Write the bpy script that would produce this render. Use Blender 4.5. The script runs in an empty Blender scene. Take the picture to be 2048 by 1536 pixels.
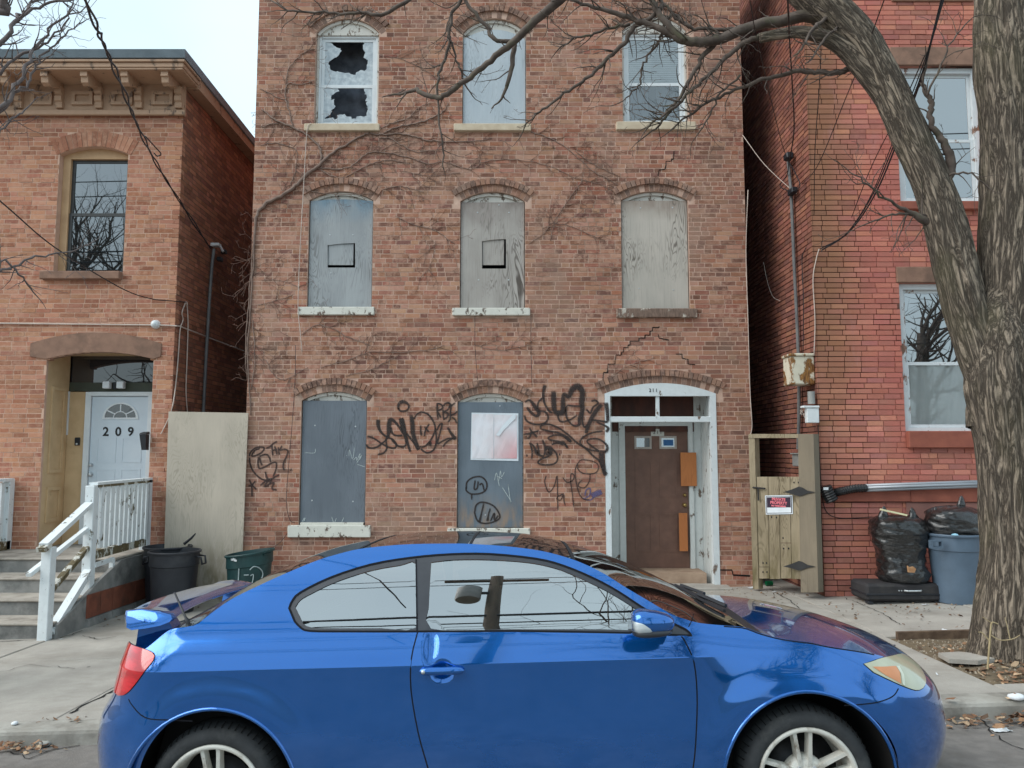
import bpy, math, random
import numpy as np
from mathutils import Vector, Matrix, noise
from mathutils.geometry import delaunay_2d_cdt
R = math.radians
S = bpy.context.scene
COL = S.collection
rnd = random.Random(7)

# ------------------------------------------------------------------ camera, sky, sun, exposure
CAMZ = 1.81; FPX = 1547.0; PITCH = math.atan(142 / FPX)
cam_d = bpy.data.cameras.new('camera'); cam = bpy.data.objects.new('camera', cam_d); COL.objects.link(cam)
cam.location = (0, 0, CAMZ); cam.rotation_euler = (R(90) + PITCH, 0, 0)
cam_d.sensor_width = 36; cam_d.lens = 36 * FPX / 2048; cam_d.clip_start = .05; cam_d.clip_end = 2000
S.camera = cam
SUN_EL = R(42); SUN_AZ = R(250)          # to the left behind the camera, veiled by cloud
w = bpy.data.worlds.new('World'); S.world = w; w.use_nodes = True
nt = w.node_tree; nt.nodes.clear()
sky = nt.nodes.new('ShaderNodeTexSky'); sky.sky_type = 'NISHITA'; sky.sun_disc = False
sky.sun_elevation = SUN_EL; sky.sun_rotation = SUN_AZ; sky.air_density = 1.0; sky.dust_density = 2.0
mx = nt.nodes.new('ShaderNodeMix'); mx.data_type = 'RGBA'
tcw = nt.nodes.new('ShaderNodeTexCoord'); nzw = nt.nodes.new('ShaderNodeTexNoise'); nzw.inputs['Scale'].default_value = 2.2; nzw.inputs['Detail'].default_value = 5
rw = nt.nodes.new('ShaderNodeMapRange'); rw.inputs['From Min'].default_value = .3; rw.inputs['From Max'].default_value = .7; rw.inputs['To Min'].default_value = .66; rw.inputs['To Max'].default_value = .93
bg = nt.nodes.new('ShaderNodeBackground'); bg.inputs['Strength'].default_value = .081
wo = nt.nodes.new('ShaderNodeOutputWorld')
mx.inputs['B'].default_value = (6.7, 8.45, 9.3, 1)          # thin bright cloud over the whole sky
nt.links.new(tcw.outputs['Generated'], nzw.inputs['Vector']); nt.links.new(nzw.outputs['Fac'], rw.inputs['Value'])
nt.links.new(rw.outputs['Result'], mx.inputs['Factor']); nt.links.new(sky.outputs['Color'], mx.inputs['A'])
nt.links.new(mx.outputs['Result'], bg.inputs['Color']); nt.links.new(bg.outputs['Background'], wo.inputs['Surface'])
sun_d = bpy.data.lights.new('sun', 'SUN'); sun_d.energy = 1.5; sun_d.angle = R(52); sun_d.color = (1, .97, .92)
sun = bpy.data.objects.new('sun', sun_d); COL.objects.link(sun)
sdir = Vector((math.sin(SUN_AZ) * math.cos(SUN_EL), math.cos(SUN_AZ) * math.cos(SUN_EL), math.sin(SUN_EL)))
sun.rotation_euler = sdir.to_track_quat('Z', 'Y').to_euler(); sun.location = sdir * 30
S.view_settings.view_transform = 'Standard'; S.view_settings.look = 'None'; S.view_settings.gamma = 1
S.view_settings.exposure = .86
S.cycles.use_denoising = True; S.cycles.max_bounces = 8; S.cycles.transparent_max_bounces = 12

# ------------------------------------------------------------------ helpers
def px(u, v, Y):
    """the point at distance Y in front of the camera that shows at pixel (u, v) of the 2048 x 1536 photograph"""
    a = (u - 1024) / FPX; b = (768 - v) / FPX
    yd = math.cos(PITCH) - b * math.sin(PITCH); zd = math.sin(PITCH) + b * math.cos(PITCH)
    t = Y / yd
    return Vector((a * t, Y, CAMZ + zd * t))
def lin(r, g, b):
    f = lambda c: c / 12.92 if c <= .04045 else ((c + .055) / 1.055) ** 2.4
    return (f(r / 255), f(g / 255), f(b / 255), 1)
SX = .028
def walk_z(x, y): return .005 - .0187 * (min(y, 11.5) - 5.6) + SX * x
def road_z(x, y):
    t = 5.55 - y
    if t < 4.2: q = -.105 + .0525 * t
    else: q = .1155 - .02 * (t - 4.2)
    return q + SX * x
def smooth(a, b, x):
    t = max(0, min(1, (x - a) / (b - a))); return t * t * (3 - 2 * t)
def spline(pts, n=6):
    """Catmull-Rom through the points (tuples of any size)"""
    P = [np.array(p, float) for p in pts]
    if len(P) < 3: 
        return [tuple(P[0] + (P[-1] - P[0]) * i / n) for i in range(n + 1)]
    Q = [2 * P[0] - P[1]] + P + [2 * P[-1] - P[-2]]
    out = []
    for i in range(1, len(Q) - 2):
        a, b, c, d = Q[i - 1:i + 3]
        for k in range(n):
            t = k / n
            out.append(tuple(.5 * (2 * b + (c - a) * t + (2 * a - 5 * b + 4 * c - d) * t * t + (3 * b - a - 3 * c + d) * t ** 3)))
    out.append(tuple(P[-1])); return out

def link(o, parent=None):
    COL.objects.link(o)
    if parent is not None:
        o.parent = parent
        if not parent.get('_own'): o.matrix_parent_inverse = Matrix.Translation(-parent.location) if parent.type == 'EMPTY' else Matrix()
    return o
def thing(name, label, cat, loc=(0, 0, 0), group=None):
    o = bpy.data.objects.new(name, None); COL.objects.link(o); o.location = loc; o.empty_display_size = .1
    return tag(o, label, cat, group)
def tag(o, label, cat, group=None, kind=None):
    if label: o['label'] = label
    if cat: o['category'] = cat
    if group: o['group'] = group
    if kind: o['kind'] = kind
    return o

class MB:
    def __init__(s): s.v = []; s.f = []; s.c = []; s.a = []
    def add(s, v, f, c=None):
        n = len(s.v); s.v += [tuple(p) for p in v]; s.f += [tuple(i + n for i in q) for q in f]
        if c is not None: s.c += [c] * len(f)
        return s
    def hexa(s, p, c=None):      # 8 corners, bottom ring then top ring
        return s.add(p, [(3, 2, 1, 0), (4, 5, 6, 7), (0, 1, 5, 4), (1, 2, 6, 5), (2, 3, 7, 6), (3, 0, 4, 7)], c)
    def box(s, x0, x1, y0, y1, z0, z1, c=None):
        return s.hexa([(x0, y0, z0), (x1, y0, z0), (x1, y1, z0), (x0, y1, z0), (x0, y0, z1), (x1, y0, z1), (x1, y1, z1), (x0, y1, z1)], c)
    def rbox(s, x0, x1, y0, y1, z0, z1, b=.006):   # box with chamfered edges
        v = []
        X = (x0, x1); Y = (y0, y1); Z = (z0, z1); sg = (1, -1)
        idx = {}
        for i in (0, 1):
            for j in (0, 1):
                for k in (0, 1):
                    for a in range(3):
                        p = [X[i] + b * sg[i], Y[j] + b * sg[j], Z[k] + b * sg[k]]
                        p[a] = (X[i], Y[j], Z[k])[a]; idx[i, j, k, a] = len(v); v.append(p)
        f = []
        for a in range(3):
            o1, o2 = [q for q in range(3) if q != a]
            for e in (0, 1):
                q = []
                for (m, n2) in ((0, 0), (1, 0), (1, 1), (0, 1)):
                    t = [0, 0, 0]; t[a] = e; t[o1] = m; t[o2] = n2; q.append(idx[t[0], t[1], t[2], a])
                f.append(q if (e == 1) == (a != 1) else q[::-1])
        for a in range(3):
            o1, o2 = [q for q in range(3) if q != a]
            for m in (0, 1):
                for n2 in (0, 1):
                    q = []
                    for (e, ax) in ((0, o1), (1, o1), (1, o2), (0, o2)):
                        t = [0, 0, 0]; t[a] = e; t[o1] = m; t[o2] = n2; q.append(idx[t[0], t[1], t[2], ax])
                    f.append(q)
        for i in (0, 1):
            for j in (0, 1):
                for k in (0, 1): f.append([idx[i, j, k, a] for a in range(3)])
        return s.add(v, f)
    def bar(s, a, b, wd, ht, up=(0, 0, 1)):        # square bar from a to b
        a = Vector(a); b = Vector(b); d = (b - a).normalized(); sd = d.cross(Vector(up)).normalized() * wd / 2; u2 = sd.cross(d).normalized() * ht / 2
        return s.hexa([a - sd - u2, a + sd - u2, a + sd + u2, a - sd + u2, b - sd - u2, b + sd - u2, b + sd + u2, b - sd + u2])
    def tube(s, pts, rad, n=6, caps=True):
        pts = [Vector(p) for p in pts]
        if not hasattr(rad, '__len__'): rad = [rad] * len(pts)
        base = len(s.v); u = None
        for i, p in enumerate(pts):
            d = pts[min(i + 1, len(pts) - 1)] - pts[max(i - 1, 0)]
            if d.length < 1e-9: d = Vector((0, 0, 1))
            d.normalize()
            if u is None: u = d.orthogonal()
            u = (u - d * u.dot(d)); u = u.normalized() if u.length > 1e-6 else d.orthogonal().normalized(); w2 = d.cross(u)
            for k in range(n):
                t = 2 * math.pi * k / n
                s.v.append(tuple(p + (u * math.cos(t) + w2 * math.sin(t)) * rad[i]))
        for i in range(len(pts) - 1):
            for k in range(n):
                a = base + i * n + k; b = base + i * n + (k + 1) % n
                s.f.append((a, b, b + n, a + n))
        if caps:
            s.f.append(tuple(base + k for k in reversed(range(n)))); e = base + (len(pts) - 1) * n; s.f.append(tuple(e + k for k in range(n)))
        return s
    def lathe(s, prof, n=32, c=(0, 0, 0), axis='z', a0=0, a1=2 * math.pi):
        base = len(s.v); full = abs(a1 - a0 - 2 * math.pi) < 1e-6; m = n if full else n + 1
        for (r, h) in prof:
            for k in range(m):
                t = a0 + (a1 - a0) * k / n
                q = (r * math.cos(t), r * math.sin(t), h)
                if axis == 'y': q = (q[0], q[2], q[1])
                s.v.append((c[0] + q[0], c[1] + q[1], c[2] + q[2]))
        for i in range(len(prof) - 1):
            for k in range(n):
                a = base + i * m + k; b = base + i * m + (k + 1) % m
                s.f.append((a, b, b + m, a + m) if axis == 'z' else (a + m, b + m, b, a))
        return s
    def prism(s, poly, y0, y1, hole=None):          # polygon in (x, z) between two y
        v, t = region(poly, [hole] if hole else [])
        n = len(v)
        s.add([(p[0], y0, p[1]) for p in v], t); s.add([(p[0], y1, p[1]) for p in v], [q[::-1] for q in t])
        for lp in [poly] + ([hole] if hole else []):
            m = len(lp)
            s.add([(p[0], y0, p[1]) for p in lp] + [(p[0], y1, p[1]) for p in lp], [(i, i + m, (i + 1) % m + m, (i + 1) % m) for i in range(m)])
        return s
    def mesh(s, name, mat, smooth_=False):
        me = bpy.data.meshes.new(name); me.from_pydata(s.v, [], s.f)
        for m in (mat if isinstance(mat, list) else [mat]): me.materials.append(m)
        if s.c:
            at = me.attributes.new('tint', 'FLOAT_COLOR', 'FACE'); at.data.foreach_set('color', [x for c in s.c for x in c])
        if s.a:
            at = me.attributes.new('alpha', 'FLOAT', 'POINT'); at.data.foreach_set('value', s.a)
        if smooth_: me.shade_smooth()
        me.update(); return me
    def build(s, name, mat, parent=None, smooth_=False, kind=None, label=None, angle=None):
        me = s.mesh(name, mat, smooth_)
        if angle:
            me.shade_smooth()
            import bmesh
            bm = bmesh.new(); bm.from_mesh(me)
            for e in bm.edges:
                if len(e.link_faces) == 2 and e.link_faces[0].normal.angle(e.link_faces[1].normal, 0) > angle: e.smooth = False
            bm.to_mesh(me); bm.free()
        o = bpy.data.objects.new(name, me); link(o, parent)
        if kind: o['kind'] = kind
        if label: o['label'] = label
        return o

def pip(pts, poly):
    x = pts[:, 0]; y = pts[:, 1]; ins = np.zeros(len(pts), bool); n = len(poly)
    for i in range(n):
        x1, y1 = poly[i]; x2, y2 = poly[(i + 1) % n]
        if y1 == y2: continue
        c = ((y1 > y) != (y2 > y)) & (x < (x2 - x1) * (y - y1) / (y2 - y1) + x1); ins ^= c
    return ins
def region(outer, holes=(), extra=()):
    """triangulate a polygon with holes; extra = interior points"""
    P = []; E = []
    for lp in [outer] + list(holes):
        n = len(P); P += [Vector(p[:2]) for p in lp]; E += [(n + i, n + (i + 1) % len(lp)) for i in range(len(lp))]
    if len(extra):
        ex = np.array(extra, float); k = pip(ex, [tuple(p[:2]) for p in outer])
        for h in holes: k &= ~pip(ex, [tuple(p[:2]) for p in h])
        P += [Vector(p) for p in ex[k]]
    V, _, T, *_ = delaunay_2d_cdt(P, E, [], 0, 1e-6)
    cen = np.array([[sum(V[i][0] for i in t) / 3, sum(V[i][1] for i in t) / 3] for t in T])
    k = pip(cen, [tuple(p[:2]) for p in outer])
    for h in holes: k &= ~pip(cen, [tuple(p[:2]) for p in h])
    tr = []
    for t, ok in zip(T, k):
        if ok:
            a, b, c = (V[i] for i in t)
            tr.append(tuple(t) if (b - a).cross(c - a) > 0 else tuple(t)[::-1])
    return [tuple(p) for p in V], tr

# ------------------------------------------------------------------ materials
MATS = {}
class NB:
    def __init__(s, name):
        s.m = bpy.data.materials.new(name); s.m.use_nodes = True; s.t = s.m.node_tree; s.n = s.t.nodes
        s.b = s.n['Principled BSDF']; s.out = s.n['Material Output']; s.g = s.n.new('ShaderNodeNewGeometry')
    def new(s, k, **kw):
        q = s.n.new('ShaderNode' + k)
        for a, v in kw.items():
            if a in q.inputs: q.inputs[a].default_value = v
            else: setattr(q, a, v)
        return q
    def l(s, a, b): s.t.links.new(a, b)
    def pos(s, sc=(1, 1, 1), rot=(0, 0, 0), src=None):
        q = s.new('Mapping'); q.inputs['Scale'].default_value = sc; q.inputs['Rotation'].default_value = rot
        s.l(src or s.g.outputs['Position'], q.inputs['Vector']); return q.outputs['Vector']
    def noise(s, vec, scale, det=4, rough=.55, dist=0):
        q = s.new('TexNoise'); q.inputs['Scale'].default_value = scale; q.inputs['Detail'].default_value = det; q.inputs['Roughness'].default_value = rough; q.inputs['Distortion'].default_value = dist
        s.l(vec, q.inputs['Vector']); return q.outputs['Fac']
    def ramp(s, v, a, b, lo=0., hi=1.):
        q = s.new('MapRange'); q.inputs[1].default_value = a; q.inputs[2].default_value = b; q.inputs[3].default_value = lo; q.inputs[4].default_value = hi
        s.l(v, q.inputs[0]); return q.outputs[0]
    def math(s, op, a, b=None):
        q = s.new('Math', operation=op)
        for i, x in enumerate((a, b)):
            if x is None: continue
            if isinstance(x, (int, float)): q.inputs[i].default_value = x
            else: s.l(x, q.inputs[i])
        return q.outputs[0]
    def mix(s, f, a, b, mode='MIX'):
        q = s.new('Mix', data_type='RGBA', blend_type=mode)
        for nm, x in (('Factor', f), ('A', a), ('B', b)):
            i = [k for k in q.inputs if k.name == nm and (k.type == 'RGBA' or nm == 'Factor')][0]
            if isinstance(x, (int, float)): i.default_value = x
            elif isinstance(x, tuple): i.default_value = x
            else: s.l(x, i)
        return [o for o in q.outputs if o.type == 'RGBA'][0]
    def sep(s):
        q = s.new('SeparateXYZ'); s.l(s.g.outputs['Position'], q.inputs[0]); return q.outputs
    def bump(s, h, st=.3, d=.01):
        q = s.new('Bump'); q.inputs['Strength'].default_value = st; q.inputs['Distance'].default_value = d
        s.l(h, q.inputs['Height']); s.l(q.outputs[0], s.b.inputs['Normal'])
    def col(s, c): s.l(c, s.b.inputs['Base Color'])
    def set(s, **k):
        for a, v in k.items(): s.b.inputs[a.replace('_', ' ')].default_value = v
        return s
def pm(name, c1, c2=None, sc=6, rough=.8, bump=.15, det=5, stretch=(1, 1, 1), metal=0, lo=.35, hi=.65, bsc=None, dirt=None, dsc=1.2, dlo=.5, dhi=.7):
    """plain two-tone procedural material"""
    if name in MATS: return MATS[name]
    k = NB(name); v = k.pos(stretch); n1 = k.noise(v, sc, det)
    c = k.mix(k.ramp(n1, lo, hi), c1, c2 or tuple(x * .8 for x in c1[:3]) + (1,))
    if dirt: c = k.mix(k.ramp(k.noise(k.pos(stretch), dsc, 6, .65), dlo, dhi), c, dirt)
    k.col(c); k.set(Roughness=rough, Metallic=metal)
    if bump: k.bump(k.noise(v, bsc or sc * 4, 6), bump, .01)
    MATS[name] = k.m; return k.m
def brick_mat(name, stain, smear, stain_amt=.5, smear_amt=.4, extra=None):
    k = NB(name); at = k.new('Attribute', attribute_name='tint'); P = k.pos()
    c = at.outputs['Color']
    c = k.mix(k.ramp(k.noise(P, 55, 5, .7), .35, .7, 0, .3), c, k.mix(.5, c, (.06, .045, .04, 1)))       # mottling inside a brick
    sm = k.math('MULTIPLY', k.ramp(k.noise(P, 13, 5, .7), .46, .6), k.ramp(k.noise(P, 1.6, 4), .3, .55))
    c = k.mix(k.math('MULTIPLY', sm, smear_amt), c, smear)                                                  # lime washed out of the joints
    st = k.ramp(k.noise(k.pos((1, 1, .55)), .9, 6, .62), .5, .72)
    c = k.mix(k.math('MULTIPLY', st, stain_amt), c, stain)
    if extra: c = extra(k, c)
    k.col(c); k.set(Roughness=.92); k.b.inputs['Specular IOR Level'].default_value = .2
    k.bump(k.noise(P, 120, 6, .7), .35, .006)
    return k.m
def plywood(name, c1, c2, grain, amt=.6, top=None, ztop=(0, 1), foot=None, zfoot=(0, 1)):
    k = NB(name); P = k.pos((1, 1, .16))
    d = k.noise(P, 4.6, 3, .5, 1.0)
    w1 = k.math('SINE', k.math('MULTIPLY', d, 120.))
    w1 = k.math('MULTIPLY', k.ramp(w1, .25, 1), k.ramp(k.noise(k.pos((1, 1, .5)), 2.3, 3), .42, .66))
    fine = k.noise(k.pos((1, 1, .03)), 70, 4, .6)
    c = k.mix(k.ramp(k.noise(k.pos((1, 1, .4)), 2.6, 5), .35, .65), c1, c2)
    z = k.sep()[2]
    if top: c = k.mix(k.math('MULTIPLY', k.ramp(z, ztop[0], ztop[1]), k.ramp(k.noise(k.pos((1, 1, .5)), 4, 4), .25, .6)), c, top)
    if foot: c = k.mix(k.math('MULTIPLY', k.ramp(z, zfoot[0], zfoot[1]), k.ramp(k.noise(k.pos((1, 1, .3)), 9, 5, .6), .4, .6)), c, foot)
    c = k.mix(k.math('MULTIPLY', w1, amt), c, grain)
    c = k.mix(k.ramp(fine, .52, .75, 0, .35 * amt), c, grain)
    k.col(c); k.set(Roughness=.75); k.bump(fine, .25, .004); return k.m
def peel(name, paint, wood, amt=.5, sc=9, under=None):
    """old paint flaking off wood or stone"""
    k = NB(name); n1 = k.noise(k.pos((1, 1, .6)), sc, 7, .68)
    f = k.ramp(n1, .62 - amt * .2, .66 - amt * .2)
    c = k.mix(f, k.mix(k.ramp(k.noise(k.pos(), 14, 5), .4, .75, 0, .3), paint, tuple(x * .7 for x in paint[:3]) + (1,)), k.mix(k.ramp(k.noise(k.pos((6, 6, 1)), 12, 4), .4, .6), wood, under or tuple(x * .55 for x in wood[:3]) + (1,)))
    k.col(c); k.set(Roughness=.65); k.bump(k.math('SUBTRACT', 1., f), .5, .004); return k.m
def glass_mat(name, refl, dark, rough=.01, clear=0.):
    """window glass: a strong mirror of the sky over a dark room"""
    k = NB(name); gl = k.new('BsdfGlossy'); gl.inputs['Roughness'].default_value = rough
    df = k.new('BsdfDiffuse'); df.inputs['Color'].default_value = dark
    inner = df.outputs[0]
    if clear:
        tr = k.new('BsdfTransparent'); tr.inputs['Color'].default_value = (.97, .98, .98, 1)
        m0 = k.new('MixShader'); m0.inputs[0].default_value = clear; k.l(df.outputs[0], m0.inputs[1]); k.l(tr.outputs[0], m0.inputs[2]); inner = m0.outputs[0]
    fr = k.new('LayerWeight'); fr.inputs['Blend'].default_value = .35
    f = k.ramp(fr.outputs['Fresnel'], 0, 1, refl, 1.)
    m = k.new('MixShader'); k.l(f, m.inputs[0]); k.l(inner, m.inputs[1]); k.l(gl.outputs[0], m.inputs[2]); k.l(m.outputs[0], k.out.inputs[0]); return k.m
def spray_mat(name, c):
    k = NB(name); at = k.new('Attribute', attribute_name='alpha'); tr = k.new('BsdfTransparent')
    a = k.math('MULTIPLY', at.outputs['Fac'], k.ramp(k.noise(k.pos(), 75, 5, .75), .3, .56, .35, 1.2))
    a = k.math('MINIMUM', a, 1.)
    k.b.inputs['Base Color'].default_value = c; k.set(Roughness=.7)
    m = k.new('MixShader'); k.l(a, m.inputs[0]); k.l(tr.outputs[0], m.inputs[1]); k.l(k.b.outputs[0], m.inputs[2]); k.l(m.outputs[0], k.out.inputs[0]); return k.m

def text_mesh(txt, size, mat, name, parent, loc, rot=(R(90), 0, 0), bold=0., ext=.002, align='CENTER', sx=1.):
    cu = bpy.data.curves.new(name, 'FONT'); cu.body = txt; cu.size = size; cu.align_x = align; cu.align_y = 'CENTER'; cu.extrude = ext; cu.offset = bold; cu.resolution_u = 3
    o = bpy.data.objects.new(name, cu); COL.objects.link(o); bpy.context.view_layer.update()
    me = bpy.data.meshes.new_from_object(o.evaluated_get(bpy.context.evaluated_depsgraph_get())); bpy.data.objects.remove(o); bpy.data.curves.remove(cu)
    M = Matrix.Translation(loc) @ Matrix.Rotation(rot[2], 4, 'Z') @ Matrix.Rotation(rot[0], 4, 'X') @ Matrix.Diagonal((sx, 1, 1, 1))
    me.transform(M); me.materials.clear(); me.materials.append(mat)
    o = bpy.data.objects.new(name, me); link(o, parent); return o
def strokes(name, parent, lines, Yw, mat, proud=.004):
    """painted lines: each is a list of (u, v, half width in pixels) on the wall at distance Yw"""
    m = MB()
    for li, ln in enumerate(lines):
        sp = spline([(a[0], a[1], a[2] if len(a) > 2 else 3) for a in ln], 5)
        pts = [(px(a[0], a[1], Yw - proud), max(.4, a[2] * .88) * Yw / FPX) for a in sp]
        base = len(m.v)
        for i, (p, r) in enumerate(pts):
            d = pts[min(i + 1, len(pts) - 1)][0] - pts[max(i - 1, 0)][0]
            d = Vector((d.x, 0, d.z)); d = d.normalized() if d.length > 1e-6 else Vector((1, 0, 0))
            n = Vector((-d.z, 0, d.x)); end = .35 if i in (0, len(pts) - 1) else 1
            for (o_, al) in ((-1.35, 0), (-.7, .92), (.7, .92), (1.35, 0)):
                q = p + n * r * o_; m.v.append((q.x, q.y - .0004 * li, q.z)); m.a.append(al * end)
        for i in range(len(pts) - 1):
            for k in range(3):
                a = base + i * 4 + k; m.f.append((a, a + 1, a + 5, a + 4))
    return m.build(name, mat, parent)
# ------------------------------------------------------------------ ground
FM = 10.95      # distance of the boarded house's front
FL = 11.0       # of the house on the left
FR = 9.9        # of the house on the right
k = NB('concrete'); P_ = k.pos(); c = k.mix(k.ramp(k.noise(P_, 2.2, 8, .62), .35, .68), lin(180, 174, 165), lin(154, 148, 140))
c = k.mix(k.math('MULTIPLY', k.ramp(k.noise(P_, 160, 4, .8), .42, .7), .4), c, lin(112, 106, 99))
c = k.mix(k.math('MULTIPLY', k.ramp(k.noise(k.pos((1, 1.8, 1)), .8, 7, .68), .5, .7), .6), c, lin(132, 124, 114))
vo_ = k.new('TexVoronoi'); vo_.inputs['Scale'].default_value = 3.4; k.l(P_, vo_.inputs['Vector']); c = k.mix(k.math('MULTIPLY', k.ramp(vo_.outputs['Distance'], .075, .045), k.ramp(k.noise(P_, 1.1, 2), .46, .56)), c, lin(84, 80, 76))
k.col(c); k.set(Roughness=.93); k.bump(k.noise(P_, 70, 8, .75), .35, .01); m_conc = k.m
m_kerb = pm('kerb_concrete', lin(168, 164, 156), lin(146, 141, 132), 4, .9, .3, 7, bsc=50, dirt=lin(112, 106, 98), dsc=2.2, dlo=.5, dhi=.7)
m_road = pm('asphalt', lin(130, 124, 119), lin(112, 107, 103), 9, .95, .5, 8, bsc=90, dirt=lin(104, 98, 92), dsc=1.3, dlo=.48, dhi=.68)
m_dirt = pm('dirt', lin(120, 104, 82), lin(92, 80, 64), 18, 1, .6, 8, bsc=60)
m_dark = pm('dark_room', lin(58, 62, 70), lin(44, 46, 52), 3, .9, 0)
def sheet(fn, xs, ys, name, mat, kind='structure', parent=None):
    m = MB(); nx = len(xs); m.v = [(x, y, fn(x, y)) for y in ys for x in xs]
    m.f = [(j * nx + i, j * nx + i + 1, (j + 1) * nx + i + 1, (j + 1) * nx + i) for j in range(len(ys) - 1) for i in range(nx - 1)]
    return m.build(name, mat, parent, kind=kind)
LX = [-300, -60, -20, -10, 0, 10, 20, 60, 300]
sheet(lambda x, y: SX * max(-60, min(60, x)) - .42, LX, [-300, -40, -10, 0, 10, 20, 60, 300], 'ground', m_dirt)
sheet(road_z, [-60, -20, -10, -5, 0, 5, 10, 20, 60], [-3.8 + i * (5.6 + 3.8) / 14 for i in range(15)], 'road', m_road)
walk = sheet(lambda x, y: walk_z(x, y) - .03, [-60, -12, 0, 12, 60], [5.6, 8, 11.5, 22], 'sidewalk', m_dirt)
xs = [-13.2, -11.6, -10, -8.4, -6.8, -5.05, -3.3, -1.55, .2, 1.95, 3.6, 5.2, 6.8, 8.4, 10, 11.6]; ys = [5.757, 7.67, 9.4, 11.5]
def slab(x0, x1, y0, y1, parent, g=.005):
    dz = rnd.uniform(-.004, .004); t = [rnd.uniform(-.003, .003) for _ in range(4)]
    m = MB(); b = .008
    c = [(x0 + g, y0 + g), (x1 - g, y0 + g), (x1 - g, y1 - g), (x0 + g, y1 - g)]; ci = [(x0 + g + b, y0 + g + b), (x1 - g - b, y0 + g + b), (x1 - g - b, y1 - g - b), (x0 + g + b, y1 - g - b)]
    v = [(p[0], p[1], walk_z(*p) - .08) for p in c] + [(p[0], p[1], walk_z(*p) + dz + t[i] - b) for i, p in enumerate(c)] + [(p[0], p[1], walk_z(*p) + dz + t[i]) for i, p in enumerate(ci)]
    f = [(i, (i + 1) % 4, (i + 1) % 4 + 4, i + 4) for i in range(4)] + [(i + 4, (i + 1) % 4 + 4, (i + 1) % 4 + 8, i + 8) for i in range(4)] + [(8, 9, 10, 11)]
    m.add(v, f); return m.build('slab', m_conc, parent)
for i in range(len(xs) - 1):
    for j in range(3):
        if xs[i] == 3.6 and j == 0: slab(3.6, 5.2, 5.757, 5.98, walk); continue
        if xs[i] == -1.55 and j == 2: slab(xs[i], xs[i + 1], ys[j], ys[j + 1], walk); continue
        slab(xs[i], xs[i + 1], ys[j], ys[j + 1], walk)
kerb = sheet(lambda x, y: walk_z(x, y) - .04, [-60, -14, 0, 14, 60], [5.58, 5.75], 'kerb', m_kerb)
x = -14.1
while x < 14:
    x1 = x + rnd.uniform(1.6, 2.1); m = MB(); g = .004; dz = rnd.uniform(-.004, .004)
    pr = [(5.55, -.2), (5.553, -.03), (5.562, -.01), (5.58, 0), (5.75, .002), (5.75, -.2)]
    v = [(q, p[0] + (rnd.uniform(-.004, .004) if 0 < k < 4 else 0), walk_z(q, 5.6) + p[1] + dz) for q in (x + g, x1 - g) for k, p in enumerate(pr)]
    m.add(v, [(i, i + 1, i + 7, i + 6) for i in range(5)] + [tuple(range(5, -1, -1)), tuple(range(6, 12))]); m.build('kerb_stone', m_kerb, kerb); x = x1
# tree pit soil with its rusty edging
def pit_z(x, y): return walk_z(x, y) - .035 + .03 * noise.noise((x * 3, y * 3, 0)) + .05 * math.exp(-((x - 4.35) ** 2 + (y - 6.85) ** 2) / .25)
sheet(pit_z, [3.605 + i * .0797 for i in range(21)], [5.985 + i * .0842 for i in range(21)], 'soil', m_dirt)
m_rust = pm('rusty_steel', lin(112, 92, 74), lin(84, 66, 52), 12, .8, .4)
e = thing('tree_pit_edging', 'rusty steel edging strip along the back of the tree pit', 'edging', (4.4, 7.67, walk_z(4.4, 7.67)))
m = MB()
for i in range(8):
    x0 = 3.7 + i * .19; x1 = x0 + .19
    m.hexa([(x0, 7.60, walk_z(x0, 7.6) - .05), (x1, 7.60, walk_z(x1, 7.6) - .05), (x1, 7.65, walk_z(x1, 7.6) - .05), (x0, 7.65, walk_z(x0, 7.6) - .05),
            (x0, 7.60, walk_z(x0, 7.6) + .045), (x1, 7.60, walk_z(x1, 7.6) + .045), (x1, 7.65, walk_z(x1, 7.6) + .045), (x0, 7.65, walk_z(x0, 7.6) + .045)])
m.build('strip', m_rust, e)

# ------------------------------------------------------------------ brickwork
def arch_of(h):
    w_ = (h['x1'] - h['x0']) / 2; r = h['rise']; Rr = (w_ * w_ + r * r) / (2 * r); return (h['x0'] + h['x1']) / 2, h['zs'] + r - Rr, Rr
def hole_poly(h, n=12, grow=0.):
    x0, x1, z0, zs = h['x0'] - grow, h['x1'] + grow, h['z0'], h['zs']
    if not h.get('rise'): return [(x0, z0), (x1, z0), (x1, zs + grow), (x0, zs + grow)]
    xc, zc, Rr = arch_of(h); Rr += grow; a = math.asin(min(1, (x1 - xc) / Rr))
    return [(x0, z0), (x1, z0)] + [(xc + Rr * math.sin(a * (1 - 2 * i / n)), zc + Rr * math.cos(a * (1 - 2 * i / n))) for i in range(n + 1)]
def cut(h, z):
    """interval of the wall that an opening with its arch rings, sill and lintel takes at height z"""
    out = []
    if h['z0'] < z <= h['zs']: out.append((h['x0'], h['x1']))
    if h.get('rise'):
        xc, zc, Rr = arch_of(h); Ro = Rr + h.get('ring', .1)
        if z > h['zs'] - .09 and z < zc + Ro:
            q = math.sqrt(Ro * Ro - (z - zc) ** 2); lim = (h['x1'] - h['x0']) / 2 + h.get('wide', .09)
            out.append((xc - min(q, lim), xc + min(q, lim)))
    for (a, b, c, d) in h.get('also', []):
        if c < z < d: out.append((a, b))
    return out
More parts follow.
